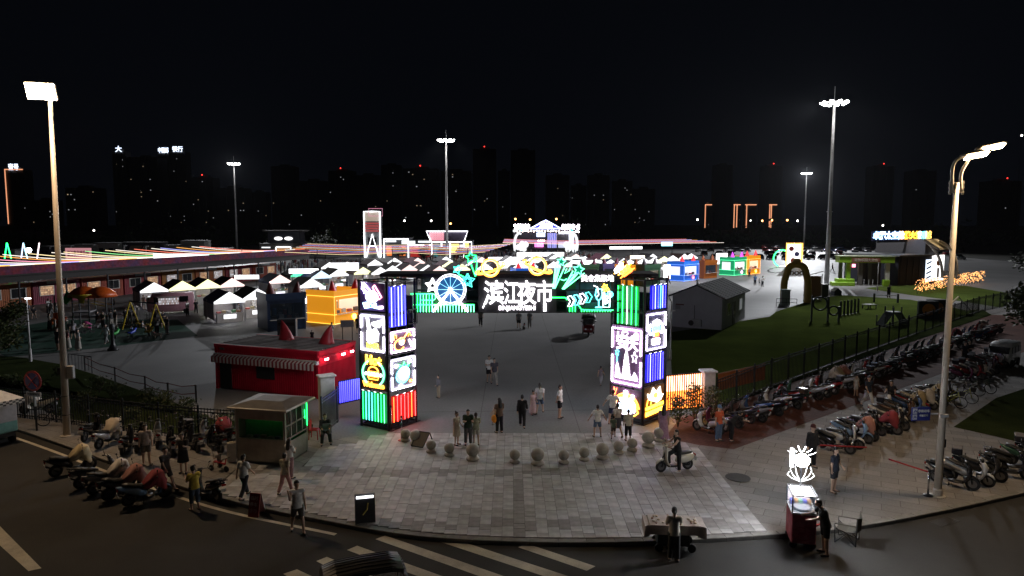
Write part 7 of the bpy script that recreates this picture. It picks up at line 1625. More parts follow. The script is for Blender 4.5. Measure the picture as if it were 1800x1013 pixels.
 # ---------------------------------------------------------------- trees
LEAF=[mat('leaf_%d'%i,c,.6,0,.25,3)for i,c in enumerate([(.05,.07,.018),(.075,.085,.02),(.035,.055,.02)])];BARK=mat('bark',(.08,.06,.045),.9,0,.3,8)
def tree(label,x,y,h,cr_,n,seed,z0=.45,leaf=.16,group=None,name='tree'):
 q=random.Random(seed);t=thing(name,label,'tree',(x,y,.0),group=group)
 tr=MB();tr.tube([(0,0,0),(q.uniform(-.1,.1),0,h*.3),(q.uniform(-.2,.2),q.uniform(-.2,.2),h*.7)],h*.028,8,h*.012);limbs=[]
 for k in range(8):
  a=q.uniform(0,6.28);e=Vector((cr_*.75*math.cos(a),cr_*.75*math.sin(a),h*q.uniform(z0+.1,.95)));s=Vector((0,0,h*q.uniform(.25,.55)));m=s.lerp(e,.5)+Vector((0,0,-.15*cr_));tr.tube([s,m,e],h*.012,5,h*.004);limbs+=[s.lerp(e,.5),s.lerp(e,.8),e]
 tr.obj('trunk',BARK,t,True);cl=[]
 for k in range(26):b=q.choice(limbs);cl.append((b+Vector((q.gauss(0,.22),q.gauss(0,.22),q.gauss(0,.18)))*cr_,cr_*q.uniform(.16,.34)))
 cw_=MB()
 for i in range(n):
  c,r=q.choice(cl);v=Vector((q.gauss(0,1),q.gauss(0,1),q.gauss(0,.8)));v=v.normalized()*r*q.random()**.4;p=c+v
  u=Vector((q.uniform(-1,1),q.uniform(-1,1),q.uniform(-.6,.6))).normalized();w=u.orthogonal().normalized();L=leaf*q.uniform(.6,1.3);cw_.mi=q.randint(0,2)
  cw_.add([p,p+u*L+w*L*.42,p+u*L*2,p+u*L-w*L*.42],[(0,1,2,3)])
 cw_.obj('crown',LEAF,t)
tree('leafy tree cut by the left edge in front of the covered hall',-33.9,44.0,5.4,2.5,5200,21,.3,.14)
tree('tall dark tree at the right edge over the scooter row',34.8,42.5,7.6,3.4,5200,5,.5,.17)
tree('dark spreading tree behind the amber light fence on the right',55,66,6.4,4.2,4200,8,.2,.22);tree('dark tree at the far right above the light fence',66,76,7.5,4.6,3600,9,.15,.25);tree('dark bushy tree on the right edge behind the minivan',45,50.5,5.2,3.2,3600,10,.15,.2)
def bush(label,x,y,h,w,n,seed,group=None,m=None):
 q=random.Random(seed);t=thing('shrub',label,'shrub',(x,y,.0),group=group);st_=MB()
 for k in range(7):a=q.uniform(0,6.28);st_.tube([(0,0,0),(w*.5*math.cos(a),w*.5*math.sin(a),h*q.uniform(.5,.95))],.02,4,.008)
 st_.obj('stems',BARK,t);c=MB()
 for i in range(n):
  p=Vector((q.gauss(0,.38)*w,q.gauss(0,.38)*w,h*(.15+.85*q.random()**.8)));u=Vector((q.uniform(-1,1),q.uniform(-1,1),q.uniform(-.3,1))).normalized();v=u.orthogonal().normalized();L=.09*q.uniform(.6,1.4);c.mi=q.randint(0,2);c.add([p,p+u*L+v*L*.35,p+u*L*2,p+u*L-v*L*.35],[(0,1,2,3)])
 c.obj('leaves',LEAF,t)
p=G(1196,757);bush('leafy shrub lit orange at the foot of the neon fence',p.x,p.y+.5,1.5,.55,420,1);p=G(1220,745);bush('taller leafy shrub against the white gate pillar',p.x+.1,p.y+.2,1.9,.6,520,2);p=G(1252,735);bush('dark climbing shrub right of the white gate pillar',p.x,p.y,1.6,.6,420,3)
for i,(px,py)in enumerate(((175,690),(205,700),(262,712),(290,722),(110,665),(330,735),(230,735),(150,720),(350,752),(60,690),(20,680),(395,762))):p=G(px,py);bush('low dark shrub on the planted bank, %s'%('near the rope fence posts','below the rope fence middle','under the rope fence right part','close to the red container corner','behind the left lamp post','at the red container foot','in the middle of the bank','above the covered scooters','behind the fence by the booth','behind the no stopping sign','at the left edge of the bank','beside the ticket booth roof')[i],p.x,p.y,random.uniform(.5,1.0),.6,260,40+i,'low shrubs on the left planted bank')
for i,(px,Y,h)in enumerate(((572,190,8),(545,210,6),(700,188,4),(745,188,4),(775,186,3.5),(812,186,3.5))):tree(('dark feathery tree left of the letter tower','dark tree beside the two storey house','low tree before the orange lit house','low tree before the red lit house','low tree before the teal shopfront','low tree before the yellow window')[i],atY(px,450,Y).x,Y,h,h*.4,700,60+i,.2,.35)
# a far-off belt of trees that reads as one mass
q=random.Random(77);fb=MB()
for i in range(9000):
 x=q.uniform(-330,360);y=q.uniform(285,330);hh=5+4*math.sin(x*.07)+3*math.sin(x*.23+1);p=Vector((x,y,max(.2,hh)*q.random()));u=Vector((q.uniform(-1,1),q.uniform(-1,1),q.uniform(-1,1))).normalized();v=u.orthogonal().normalized();L=q.uniform(.6,1.4);fb.add([p,p+u*L+v*L*.5,p+u*L*2,p+u*L-v*L*.5],[(0,1,2,3)])
o=fb.obj('treeline',LEAF[2]);o['kind']='stuff';o['label']='dark far treeline behind the market and the car park'
# rope barrier on the plaza edge
pts=[G(*p)for p in((150,652),(203,673),(256,690),(296,703),(345,707))];t=thing('rope_barrier','low rope barrier with dark posts along the plaza edge','barrier',pts[0]);RP=mat('rope_red',(.16,.035,.035),.8)
for i,p in enumerate(pts):q_=p-pts[0];MB().tube([q_,q_+Vector((0,0,1.0))],.05,6).obj('post',BLK,t)
for a,b in zip(pts,pts[1:]):
 a,b=a-pts[0],b-pts[0]
 for z in(.95,.5):MB().tube([a+Vector((0,0,z)),(a+b)/2+Vector((0,0,z-.12)),b+Vector((0,0,z))],.025,5).obj('rope',RP,t)
a,b=G(122,650),G(162,656);t=thing('crowd_barrier','dark steel crowd barrier behind the left lamp post','barrier',a);d=b-a;MB().tube([(0,0,0),(0,0,1.1),d+Vector((0,0,1.1)),d],.03,6).obj('frame',BLK,t)
for i in range(6):MB().tube([d*((i+1)/7)+Vector((0,0,.15)),d*((i+1)/7)+Vector((0,0,1.08))],.014,5).obj('bar',BLK,t)
# ---------------------------------------------------------------- people
WHT=(.80,.79,.77);BK=(.012,.012,.014);NV=(.02,.03,.07);BEI=(.45,.38,.28);DEN=(.10,.15,.24);GYC=(.15,.15,.15);GRD=(.03,.05,.03);CRM=(.5,.45,.32);LIL=(.36,.22,.32);PNKC=(.55,.38,.38);YLW=(.5,.36,.05);ORC=(.5,.10,.04)
def pp(label,px,py,rz,H=1.68,z=None,**k):
 g=G(px,py,-.13 if z is None and False else(z or 0));return person(label,(g.x,g.y,(z if z is not None else .02)),R(rz),H=H,h=k.pop('h',.018),**k)
pp('girl in a short pale beige dress standing beside the man in green',803,783,60,1.5,po=P_HANDS,top='',bot='dress',hair='bun',bc=(.48,.40,.30),key='hands')
pp('man in a dark green shirt and grey trousers facing the camera',823,783,8,1.62,po=P_PHONE,top='tee',bot='trousers',tc=GRD,bc=(.10,.10,.10),key='phone',bw=1.08)
pp('girl with a ponytail in a pale green top and white shorts, back to the camera',837,783,190,1.45,po=P_PHONE,top='tee',bot='shorts',hair='pony',tc=(.36,.38,.26),bc=(.5,.47,.4),key='phone')
w=pp('woman with long loose hair and dark wide trousers carrying a small child',878,762,-150,1.66,po=P_CARRY,top='tee',bot='trousers',hair='long',tc=(.16,.10,.07),bc=BK,key='carry')
g=G(871,760);person('small child in yellow held on the hip of the long haired woman',(g.x,g.y-.1,.62),R(-60),dict(hipL=50,kneeL=50,hipR=30,kneeR=60,armL=40,armR=30,z=.5,abd=16),'tee','shorts','bun',(.5,.42,.3),(.5,.3,.1),H=.98,h=.018,key='held')
t=thing('orange_bag','bright orange cloth bag hanging from the long haired woman','bag',(g.x-.06,g.y-.22,.62));MB().loft([ring(-.13,.12,.05,.08),ring(-.04,.1,.12,.2,3),ring(.06,.1,.12,.2,3),ring(.14,.12,.05,.08)]).obj('pouch',mat('bag_orange',(.7,.25,.01),.7),t,True);MB().tube([(-.1,0,.25),(0,0,.5),(.1,0,.25)],.012,5).obj('strap',mat('bag_orange',(.7,.25,.01)),t)
pp('person in loose all black robe walking towards the gate',918,752,176,1.62,po=P_WALK,top='robe',bot='trousers',hair='bun',tc=BK,bc=BK,key='walk',bw=1.1)
pp('little girl in a pale pink dress holding on to the woman in denim shorts',937,730,40,1.25,po=P_HANDS,top='',bot='maxi',hair='bun',bc=PNKC,key='hands')
pp('woman with a ponytail in a white top and denim shorts with a shoulder strap',949,728,165,1.62,po=P_WALK2,top='tee',bot='shorts',hair='pony',tc=WHT,bc=DEN,key='walk2',shc=(.02,.02,.02))
pp('boy in a white printed tee and black shorts standing on the drain line',984,736,70,1.7,po=P_BACK,top='tee',bot='shorts',tc=WHT,bc=BK,key='back')
pp('man in a white tee and black shorts, left one of the strolling pair',860,673,10,1.68,po=P_FOLD,top='tee',bot='shorts',tc=WHT,bc=BK,key='fold')
pp('man in a dark tee and pale trousers, right one of the strolling pair',869,677,12,1.66,po=P_WALK,top='tee',bot='trousers',tc=(.09,.08,.1),bc=(.4,.37,.34),key='walk')
pp('child in a grey top and beige trousers alone right of the left tower',771,700,-60,1.3,po=P_HANDS,top='long',bot='trousers',tc=(.2,.2,.23),bc=(.42,.34,.25),key='hands')
pp('child in a dark vest and patterned trousers walking near the right tower',1056,678,150,1.2,po=P_WALK,top='tank',bot='trousers',tc=(.14,.11,.13),bc=(.25,.24,.26),key='walk')
pp('girl in a white tee and denim shorts with arms held out, back to the camera',1050,769,186,1.5,po=P_OUT,top='tee',bot='shorts',hair='bun',tc=WHT,bc=DEN,key='out')
pp('small child in a green tee walking hand in hand before the right tower',1078,771,170,1.05,po=P_WALK2,top='tee',bot='shorts',tc=(.2,.26,.18),bc=(.12,.09,.07),key='walk2')
pp('woman with dark hair in white tee and short denim skirt by the right tower',1085,768,195,1.58,po=P_WALK,top='tee',bot='skirt',hair='bun',tc=(.58,.56,.55),bc=(.08,.09,.13),key='walk')
pp('man in a white tee and navy shorts leaning out behind the family',1077,747,160,1.72,po=P_OUT,top='tee',bot='shorts',tc=WHT,bc=NV,key='out')
pp('boy in a cream tee and black capris beside the amber seafood sign',1104,776,185,1.45,po=P_STAND,top='tee',bot='capris',tc=(.5,.46,.36),bc=BK,key='stand')
pp('woman with very long hair in a lilac maxi dress by the bollards',1166,776,160,1.64,po=P_STAND,top='',bot='maxi',hair='long',bc=LIL,key='stand')
# scooter rider in front of the bollards
g=G(1186,828);sc_=make_scooter('classic');sc_.location=(g.x,g.y,.02);sc_.rotation_euler=(0,0,R(196));sc_['label']='cream retro scooter with its rider stopped right of the bollards'
person('rider in black astride the cream retro scooter, one foot on the paving',(g.x+.1,g.y-.02,.02),R(-74),P_STRADDLE,'tank','trousers','short',BK,BK,(.6,.58,.55),H=1.66,h=.018,key='straddle')
pp('woman in a red top, jeans and blue cap by the fence scooters',1263,776,30,1.62,po=P_HANDS,top='tee',bot='trousers',hair='cap',tc=ORC,bc=DEN,hc=(.1,.18,.32),key='hands')
pp('person in black bending over a scooter beside the woman in red',1284,776,110,1.6,po=P_BEND,top='tee',bot='trousers',tc=BK,bc=BK,key='bend')
pp('guard in black uniform and red lined cap at the end of the middle scooter row',1426,823,20,1.75,po=P_STAND,top='long',bot='trousers',hair='cap',tc=(.016,.016,.02),bc=(.014,.014,.016),hc=(.05,.01,.012),key='stand')
pp('man in a dark navy tee and wide shorts standing in front of the scooters',1465,866,40,1.66,po=P_HANDS,top='tee',bot='shorts',tc=(.02,.025,.04),bc=(.02,.022,.03),key='hands',bw=1.12,shc=(.12,.07,.04))
def road(label,px,py,rz,H=1.68,**k):g=G(px,py,-.13);return person(label,(g.x,g.y,-.128),R(rz),H=H,h=.018,**k)
road('vendor in black bending over the glowing snack cart',1449,974,-95,1.74,po=P_WORK,top='tee',bot='shorts',tc=BK,bc=BK,key='work',bw=1.06)
road('woman with a ponytail in white blouse and checked trousers behind the tray cart',1184,986,176,1.62,po=P_PHONE,top='tee',bot='trousers',hair='pony',tc=(.8,.74,.64),bc=(.06,.06,.06),key='phone')
road('man in a white tank top and grey shorts raising a hand to his face',524,936,24,1.74,po=P_CALL,top='tank',bot='shorts',tc=WHT,bc=(.12,.11,.10),key='call')
pp('boy in a white tee with dark print walking left of the ticket booth',430,876,160,1.62,po=P_WALK,top='tee',bot='trousers',tc=WHT,bc=(.03,.03,.035),key='walk')
pp('woman in a white top walking in front of the ticket booth',510,842,150,1.56,po=P_FOLD,top='tee',bot='trousers',hair='long',tc=WHT,bc=(.35,.2,.2),key='fold')
pp('girl in a cream top and pink wide trousers in front of the ticket booth',502,868,165,1.5,po=P_WALK2,top='tee',bot='trousers',hair='bun',tc=CRM,bc=(.42,.22,.2),key='walk2')
road('woman in a yellow tee and denim capris beside the black scooter on the kerb',343,897,-130,1.58,po=P_PHONE,top='tee',bot='capris',hair='bun',tc=YLW,bc=(.05,.07,.1),key='phone',bw=1.1)
pp('man in a pale open shirt and grey shorts between the left scooters',258,818,30,1.68,po=P_STAND,top='tee',bot='shorts',tc=(.40,.33,.28),bc=(.14,.12,.1),key='stand')
road('man in dark clothes striding between the left scooter rows',293,862,70,1.68,po=P_WALK,top='tee',bot='shorts',tc=(.06,.05,.05),bc=(.05,.045,.04),key='walk')
pp('woman in a black tee and short skirt holding a phone by the left scooters',323,832,10,1.6,po=P_PHONE,top='tee',bot='skirt',hair='bun',tc=(.07,.065,.06),bc=BK,key='phone')
pp('toddler on a little red tricycle left of the ticket booth',386,826,-120,.95,po=dict(P_SIT,z=.62),top='tee',bot='shorts',tc=(.3,.28,.27),bc=(.2,.02,.03),key='toddler')
g=G(572,778);person('person in dark clothes sitting on a chair by the picket fence',(g.x,g.y,.02),R(20),P_SIT,'long','trousers','short',(.03,.03,.035),(.03,.03,.03),H=1.66,h=.018,key='sit')
pp('child in white beside the red lane scooters',1504,697,20,1.2,po=P_STAND,top='tee',bot='shorts',tc=(.5,.48,.46),bc=(.5,.48,.46),key='stand')
pp('adult in a dark top and white trousers walking beside the child in white',1525,716,10,1.7,po=P_WALK,top='tee',bot='trousers',tc=(.02,.03,.05),bc=(.5,.48,.46),key='walk')
g=G(1563,722);s2=make_scooter('sport');s2.location=(g.x,g.y,.008);s2.rotation_euler=(0,0,R(-125));s2['label']='white fronted scooter being ridden along the path towards the camera'
for ch in s2.children:
 if ch.name.startswith('leg_shield'):paint(ch,PAINT['white'])
 if ch.name.startswith('rear_body'):paint(ch,PAINT['black'])
person('rider in black on the white fronted scooter on the path',(g.x+.15,g.y+.18,.008),R(-35),dict(P_RIDE,z=.84),'tee','trousers','short',BK,BK,H=1.66,h=.018,key='ride2')
pp('person in dark shorts of the pair standing far up the red lane',1694,644,10,1.68,po=P_HANDS,top='tee',bot='shorts',tc=(.02,.02,.03),bc=BK,key='hands');pp('person with folded arms of the pair standing far up the red lane',1702,642,-10,1.7,po=P_FOLD,top='tee',bot='shorts',tc=(.03,.03,.035),bc=BK,key='fold')
# farther figures, coarser, sharing poses
FAR=.034
def far(label,px,py,rz,H,tc,bc,pose='stand',top='tee',bot='trousers',hair='short',group=None,z=.006):
 po=dict(stand=P_STAND,phone=P_PHONE,fold=P_FOLD,hands=P_HANDS,walk=P_WALK,walk2=P_WALK2,hip=P_HIP,bend=P_BEND,sit=P_SIT,out=P_OUT)[pose];g=G(px,py)
 return person(label,(g.x,g.y,z),R(rz),po,top,bot,hair,tc,bc,H=H,h=FAR,group=group,key=pose)
far('person in black trousers half hidden below the left end of the name board',845,574,0,1.72,(.12,.11,.1),BK,'walk');far('man in a grey tee and dark shorts walking a dog under the gate beam',912,578,180,1.7,(.2,.2,.2),BK,'walk',bot='shorts');far('woman in grey beside the dog walker under the gate beam',931,577,180,1.66,(.18,.18,.19),(.2,.19,.18),'walk2')
far('man in black walking past the orange kiosk beside the left tower',630,588,10,1.72,BK,BK,'walk',bot='shorts');far('boy in a white tee behind the red container roof',583,598,150,1.5,WHT,(.3,.3,.3),'phone');far('child seen dark beside the right horn of the red container',549,604,0,1.1,(.05,.04,.05),BK)
far('lone person with a small umbrella shape beyond the grey hut',1226,507,20,1.6,(.2,.19,.17),(.1,.09,.08),'out');far('person in a blue tee in the group beyond the grey hut',1327,502,0,1.7,(.1,.22,.45),BK);far('child in white in the group beyond the grey hut',1335,502,0,1.15,WHT,(.3,.3,.3),bot='shorts');far('person in white and black in the group beyond the grey hut',1340,504,30,1.68,WHT,BK,'phone');far('person standing with a pushchair beside the amber kiosk',1317,487,0,1.68,(.3,.1,.12),BK,'hands');far('guard in black standing on the path before the dark hall',1562,524,0,1.72,BK,BK,'stand');far('person walking beyond the tallest mast foot',1463,478,60,1.7,BK,BK,'walk');far('person leaning at the counter of the blue kiosk',1186,491,120,1.66,(.4,.2,.25),(.1,.08,.1),'hands');far('person at the green kiosk window',1296,484,180,1.68,(.03,.03,.05),BK)
g=G(921,580);t=thing('dog','small dark dog walked under the gate beam','dog',(g.x,g.y,.006),R(80))
dg=shape([((-.22,0,.3),(.2,0,.33),.09,.11),((.2,0,.35),(.34,0,.5),.07,.06),((.34,0,.52),(.46,0,.49),.07,.035),((.32,.04,.56),(.31,.06,.63),.025,.015),((.32,-.04,.56),(.31,-.06,.63),.025,.015),((-.26,0,.34),(-.4,0,.5),.03,.015)]+[((x,y,.28),(x+dx,y,.16),.05,.03)for x,dx in((.16,-.02),(-.2,-.04))for y in(-.06,.06)]+[((x,y,.16),(x+dx,y,.03),.03,.025)for x,dx in((.14,.02),(-.24,.05))for y in(-.06,.06)],.02,.04)
me=np_mesh('body',dg[0],dg[1],mat('dog_dark',(.03,.025,.02),.8));link('body',me,t);MB().disc((.2,0,.41),'x',.1,.03,10).obj('collar',mat('collar_red',(.4,.03,.03),.6),t)
# white dog by the swings
g=G(277,596);t2=thing('dog','white dog standing at the front edge of the playground mat','dog',(g.x,g.y,.014),R(185),scale=1.25);link('body',me.copy(),t2);t2.children[0].data.materials[0]=mat('dog_white',(.55,.5,.42),.8);MB().disc((.2,0,.41),'x',.1,.03,10).obj('collar',mat('collar_red',(.4,.03,.03)),t2)
# playground visitors
rp=random.Random(19)
PG=[(86,553,'phone',WHT,'person in white nearest the slide steps'),(91,557,'walk',(.3,.3,.3),'person in grey close to the playground pole'),(60,560,'sit',(.05,.05,.06),'person in black sitting behind the slim white pole'),(50,562,'stand',(.28,.32,.4),'person in pale blue left of the slim white pole'),(40,556,'phone',(.07,.06,.06),'dark dressed person at the left end of the playground'),(100,560,'hip',(.5,.55,.55),'woman in pale mint with a white cap left of the lamp post'),(88,581,'hands',(.55,.5,.45),'woman in a cream dress with a pushchair'),(97,581,'stand',(.5,.46,.42),'child in cream beside the woman with the pushchair'),(102,617,'stand',(.02,.02,.022),'tall person in black in front of the lamp post'),(108,612,'hands',(.5,.4,.25),'person in yellow half behind the lamp post'),(120,615,'stand',(.16,.02,.03),'woman in a dark red dress right of the lamp post'),(129,598,'walk',(.4,.38,.42),'woman in a light shawl right of the lamp post'),(138,617,'hands',(.55,.58,.6),'woman in a pale blue top and long black skirt'),(135,596,'bend',(.5,.5,.48),'person in white bending by a pushchair'),(172,578,'stand',BK,'person in black beside the slide tower'),(180,577,'fold',(.06,.06,.06),'person in dark grey watching at the slide tower'),(187,605,'walk',(.5,.55,.56),'woman in a pale tee walking near the dark bollard lamp'),(182,579,'hands',(.1,.12,.07),'person in olive near the slide tower'),(196,577,'phone',(.04,.04,.045),'man in black with pale trousers'),(203,575,'stand',(.05,.04,.04),'woman in black behind the man with pale trousers'),(222,572,'fold',(.03,.03,.03),'man in black at the left swing post'),(229,570,'hip',(.06,.06,.07),'second man in black at the left swing post'),(236,566,'hands',(.14,.13,.14),'woman behind the swing with pale bag'),(272,568,'stand',(.08,.05,.05),'person in brown behind the right swing post'),(287,577,'fold',(.02,.02,.025),'tall man in black right of the swings'),(294,588,'stand',(.03,.03,.035),'person in black with white sleeves right of the swings'),(276,590,'bend',(.18,.18,.18),'person in grey crouching behind the white dog'),(232,592,'sit',(.2,.3,.6),'child in blue riding on a blue rocker'),(250,583,'sit',(.4,.4,.42),'child on the yellow swing seat'),(262,590,'sit',(.5,.3,.2),'child in pink on a yellow rocker'),(240,572,'sit',(.1,.08,.08),'child hanging at the left swing'),(200,545,'hands',(.5,.48,.45),'person in a long white coat before the red container shop'),(253,545,'stand',(.1,.06,.05),'person in brown before the navy tent'),(260,546,'hands',(.3,.32,.33),'woman in grey at the white stall counter'),(264,548,'stand',(.35,.38,.42),'child in pale blue at the white stall counter'),(146,540,'stand',(.3,.3,.3),'child standing on the slide platform'),(160,583,'bend',(.4,.1,.25),'child in magenta on a small tricycle'),(208,590,'sit',(.05,.2,.1),'child in green on a rocker'),(115,570,'sit',(.3,.06,.03),'child in red sitting by the slide')]
for i,(px,py,ps,c,lb)in enumerate(PG):
 ch_='child' in lb;fem='woman' in lb
 far(lb,px,py,rp.uniform(-180,180),rp.uniform(1.05,1.3)if ch_ else rp.uniform(1.56,1.76),c,rp.choice([BK,(.03,.03,.04),(.2,.2,.2),(.3,.28,.25)]),ps,'tee','maxi' if 'skirt' in lb or 'dress' in lb else rp.choice(['trousers','shorts']),'long' if fem else 'short','visitors around the playground',.014)
for i in range(26):
 px=(330,345,372,420,436,447,470,560,575,610,640,655,690,800,815,870,890,925,960,1000,1040,1075,1175,1180,1220,1245)[i];py=(556,552,549,560,545,552,532,520,525,512,511,510,505,499,497,499,498,497,495,496,495,494,500,487,481,482)[i]
 far('shopper in %s %s'%(('white','black','red','grey','navy')[i%5],('beside the purple framed stall','by the pink truck','at the yellow fronted tent','between the navy tents','behind the front tents','near the navy kiosk','by the pink fronted tent','left of the orange kiosk','behind the orange kiosk','at the brown tent','over the rabbit sign','by the grey tent','behind the blue tubes','behind the ferris wheel','under the green star','left of the first planet','right of the first planet','above the gate name','by the second planet','behind the shooting stars','over the slogan','near the skewers','left of the blue kiosk','at the lit menu tower','right of the blue kiosk','before the brown kiosk')[i]),px,py,rp.uniform(-180,180),rp.uniform(1.55,1.75),(WHT,BK,(.3,.03,.03),(.2,.2,.2),NV)[i%5],BK,rp.choice(['stand','walk','phone','hands','walk2']),group='shoppers between the stalls')
 # seated crowd before the stage: one mass
cm=MB();q=random.Random(4)
def crowd(x0,x1,y0,y1,n):
 for i in range(n):
  x,y=q.uniform(x0,x1),q.uniform(y0,y1);hh=q.uniform(1.1,1.65);cm.mi=q.randint(0,4);cm.loft([[(x+rx*math.cos(k*1.047),y+rx*math.sin(k*1.047),hh*t)for k in range(6)]for t,rx in((0,.12),(.45,.17),(.8,.2),(.86,.06))]);cm.mi=5;cm.sph((x,y,hh*.94),.11,6,4)
a=atY(600,450,150).x;crowd(a-16,a+6,135,165,210);a=atY(880,450,200).x;crowd(a-22,a+26,180,225,330)
o=cm.obj('crowd',[cloth(c)for c in((.4,.4,.42),(.03,.03,.04),(.25,.05,.05),(.08,.12,.2),(.3,.26,.2))]+[mat('hair_black',(.012,.01,.009))]);o['kind']='stuff';o['label']='dense crowd sitting before the stage between the stall roofs'
# ---------------------------------------------------------------- playground things
g=G(150,575);t=thing('play_structure','playground tower with orange umbrella roofs, green leaf and slide','play structure',(g.x,g.y,.014),R(12));PB=mat('play_post',(.02,.025,.03),.5);POR=mat('play_orange',(.55,.09,.01),.4);PYL=mat('play_yellow',(.5,.36,.02),.4);PGR=mat('play_green',(.03,.35,.06),.4)
for x in(-2.2,-.7,.7,2.2):
 for y in(-.8,.8):MB().tube([(x,y,0),(x,y,3.2)],.07,8).obj('post',PB,t)
for x,z in((.0,1.5),(1.5,1.1)):MB().bbox(x,0,z,1.5,1.6,.12).obj('platform',mat('play_deck',(.25,.25,.27),.5),t)
for x,z in((.1,3.35),(1.5,3.3)):MB().lathe([(1.45,-.4),(1.25,.0),(.85,.36),(.4,.52),(.05,.58)],14,x,0,z).obj('umbrella_roof',POR,t,True)
fixn(MB().loft([[(-1.9,0,2.6),(-1.5,.2,3.5),(-.9,0,2.9),(-1.5,-.2,2.2)],[(-1.9,.15,2.6),(-1.5,.35,3.5),(-.9,.15,2.9),(-1.5,-.05,2.2)]]).obj('leaf_panel',PGR,t));MB().lathe([(.15,2.4),(.3,2.8),(1.0,3.2),(1.05,3.25)],12,.2,-1.0).obj('funnel',PYL,t,True)
MB().bbox(-2.0,-.9,.8,.7,.12,1.5).obj('play_panel',POR,t);MB().tube([(-1.7,-.9,1.6),(-1.7,-.9,.2)],.2,8).obj('play_panel',PYL,t)
sl=MB();sl.loft([[(1.6,-.9,1.15),(2.0,-.9,1.15),(2.0,-.9,1.3),(1.6,-.9,1.3)],[(1.7,-2.4,.35),(2.1,-2.4,.35),(2.1,-2.4,.5),(1.7,-2.4,.5)],[(1.7,-3.0,.25),(2.1,-3.0,.25),(2.1,-3.0,.4),(1.7,-3.0,.4)]]);sl.obj('slide',mat('slide_steel',(.4,.4,.42),.3,.5),t)
for i in range(5):MB().box(2.9,-.2+.0*i,.25+i*.25,.9,.12,.06).obj('ladder_rung',mat('slide_steel',(.4,.4,.42)),t)
for y in(-.75,.75):MB().tube([(-.7,y,2.4),(.7,y,2.4),(2.2,y,2.0)],.035,6).obj('hand_rail',PYL,t)
A,B=G(231,578),G(276,583);rz,w=frame_of(A,B);t=thing('swing_set','yellow A framed swing set with a dark top bar on the playground mat','swing set',(A.x,A.y,.014),rz)
for x in(0,w):
 for y in(-.9,.9):MB().tube([(x,y,0),(x,0,2.6)],.06,8).obj('leg',PYL,t)
MB().tube([(-.1,0,2.6),(w+.1,0,2.6)],.07,8).obj('top_bar',mat('bar_navy',(.03,.04,.08),.5),t)
for x in(w*.3,w*.68):
 s=MB().bbox(x,0,.55,.6,.3,.12).obj('seat',PYL,t)
 for d in(-.25,.25):MB().tube([(x+d,0,.6),(x+d,0,2.58)],.012,4).obj('chain',BLK,s)
for px,py,m,lb in((232,594,mat('rocker_blue',(.03,.06,.4),.4),'blue spring rocker in front of the left swing leg'),(262,592,PYL,'yellow spring rocker in front of the right swing leg'),(202,596,PGR,'green spring rocker behind the dark bollard lamp')):
 g=G(px,py);t=thing('spring_rocker',lb,'rocker',(g.x,g.y,.014),R(70));MB().tube([(.1*math.cos(k),.1*math.sin(k),.02+k*.018)for k in range(18)],.025,5).obj('spring',BLK,t);sloped([(-.4,.5,.1,.08),(-.1,.44,.16,.1),(.25,.55,.14,.14),(.45,.8,.08,.08)]).obj('body',m,t,True);MB().tube([(.3,-.22,.85),(.3,.22,.85)],.02,6).obj('handle',BLK,t)
for px,py,lb in((155,586,'magenta pushchair near the slide'),(128,590,'grey pushchair right of the lamp post'),(93,580,'orange pushchair left of the lamp post')):
 g=G(px,py);t=thing('pushchair',lb,'pushchair',(g.x,g.y,.014),R(random.uniform(0,180)));m=mat('push_'+lb.split()[0],{'magenta':(.3,.02,.12),'grey':(.2,.2,.21),'orange':(.45,.12,.03)}[lb.split()[0]],.7);sloped([(-.3,.85,.22,.05),(-.2,.55,.24,.08),(.2,.5,.24,.06)]).obj('seat',m,t,True);MB().lathe([(.3,.0),(.26,.16),(.1,.26)],10,-.15,0,.85).obj('hood',m,t,True);f=MB()
 for y in(-.24,.24):f.tube([(.35,y,.1),(-.15,y,.6),(-.5,y,1.0)],.015,5);f.tube([(-.35,y,.1),(.15,y,.5)],.015,5)
 f.tube([(-.5,-.24,1.0),(-.5,.24,1.0)],.015,5);f.obj('frame',BLK,t)
 for x in(.35,-.35):
  for y in(-.24,.24):MB().disc((x,y,.1),'y',.1,.05,10).obj('wheel',RUB,t)
g=G(199,616);t=thing('bollard_lamp','short dark lamp on a round foot at the plaza edge of the mat','lamp',(g.x,g.y,.006));MB().lathe([(.4,0),(.42,.12),(.3,.2),(.16,.5),(.1,1.4),(.14,1.5),(.1,1.6)],14).obj('pedestal',BLK,t,True);MB().lathe([(.1,1.6),(.2,1.7),(.2,2.0),(.02,2.15)],12).obj('lamp_cap',mat('box_dark',(.06,.065,.07)),t,True)
# ---------------------------------------------------------------- carts, boards and chairs in the foreground
g=G(1186,972,-.13);t=thing('tray_cart','small vending cart with goods spread on a pale cloth covered tray','cart',(g.x,g.y+.35,-.128),R(-4));CL=mat('tray_cloth',(.42,.36,.33),.9)
MB().bbox(0,0,.84,1.55,.8,.1).obj('tray',CL,t);MB().box(0,-.39,.74,1.5,.03,.3).obj('cloth_skirt',CL,t);fixn(MB().loft([[(.72,-.3,.86),(.95,-.42,.86),(.95,.42,.86),(.72,.3,.86)],[(.74,-.3,.5),(.98,-.4,.45),(.96,.4,.5),(.74,.3,.5)]]).obj('cloth_corner',CL,t));fixn(MB().loft([[(-.72,-.3,.86),(-.9,-.42,.86),(-.9,.42,.86),(-.72,.3,.86)],[(-.74,-.3,.5),(-.92,-.4,.48),(-.9,.4,.5),(-.74,.3,.5)]]).obj('cloth_corner',CL,t))
MB().bbox(0,0,.42,1.0,.6,.5).obj('chest',mat('cart_black',(.02,.02,.02),.6),t)
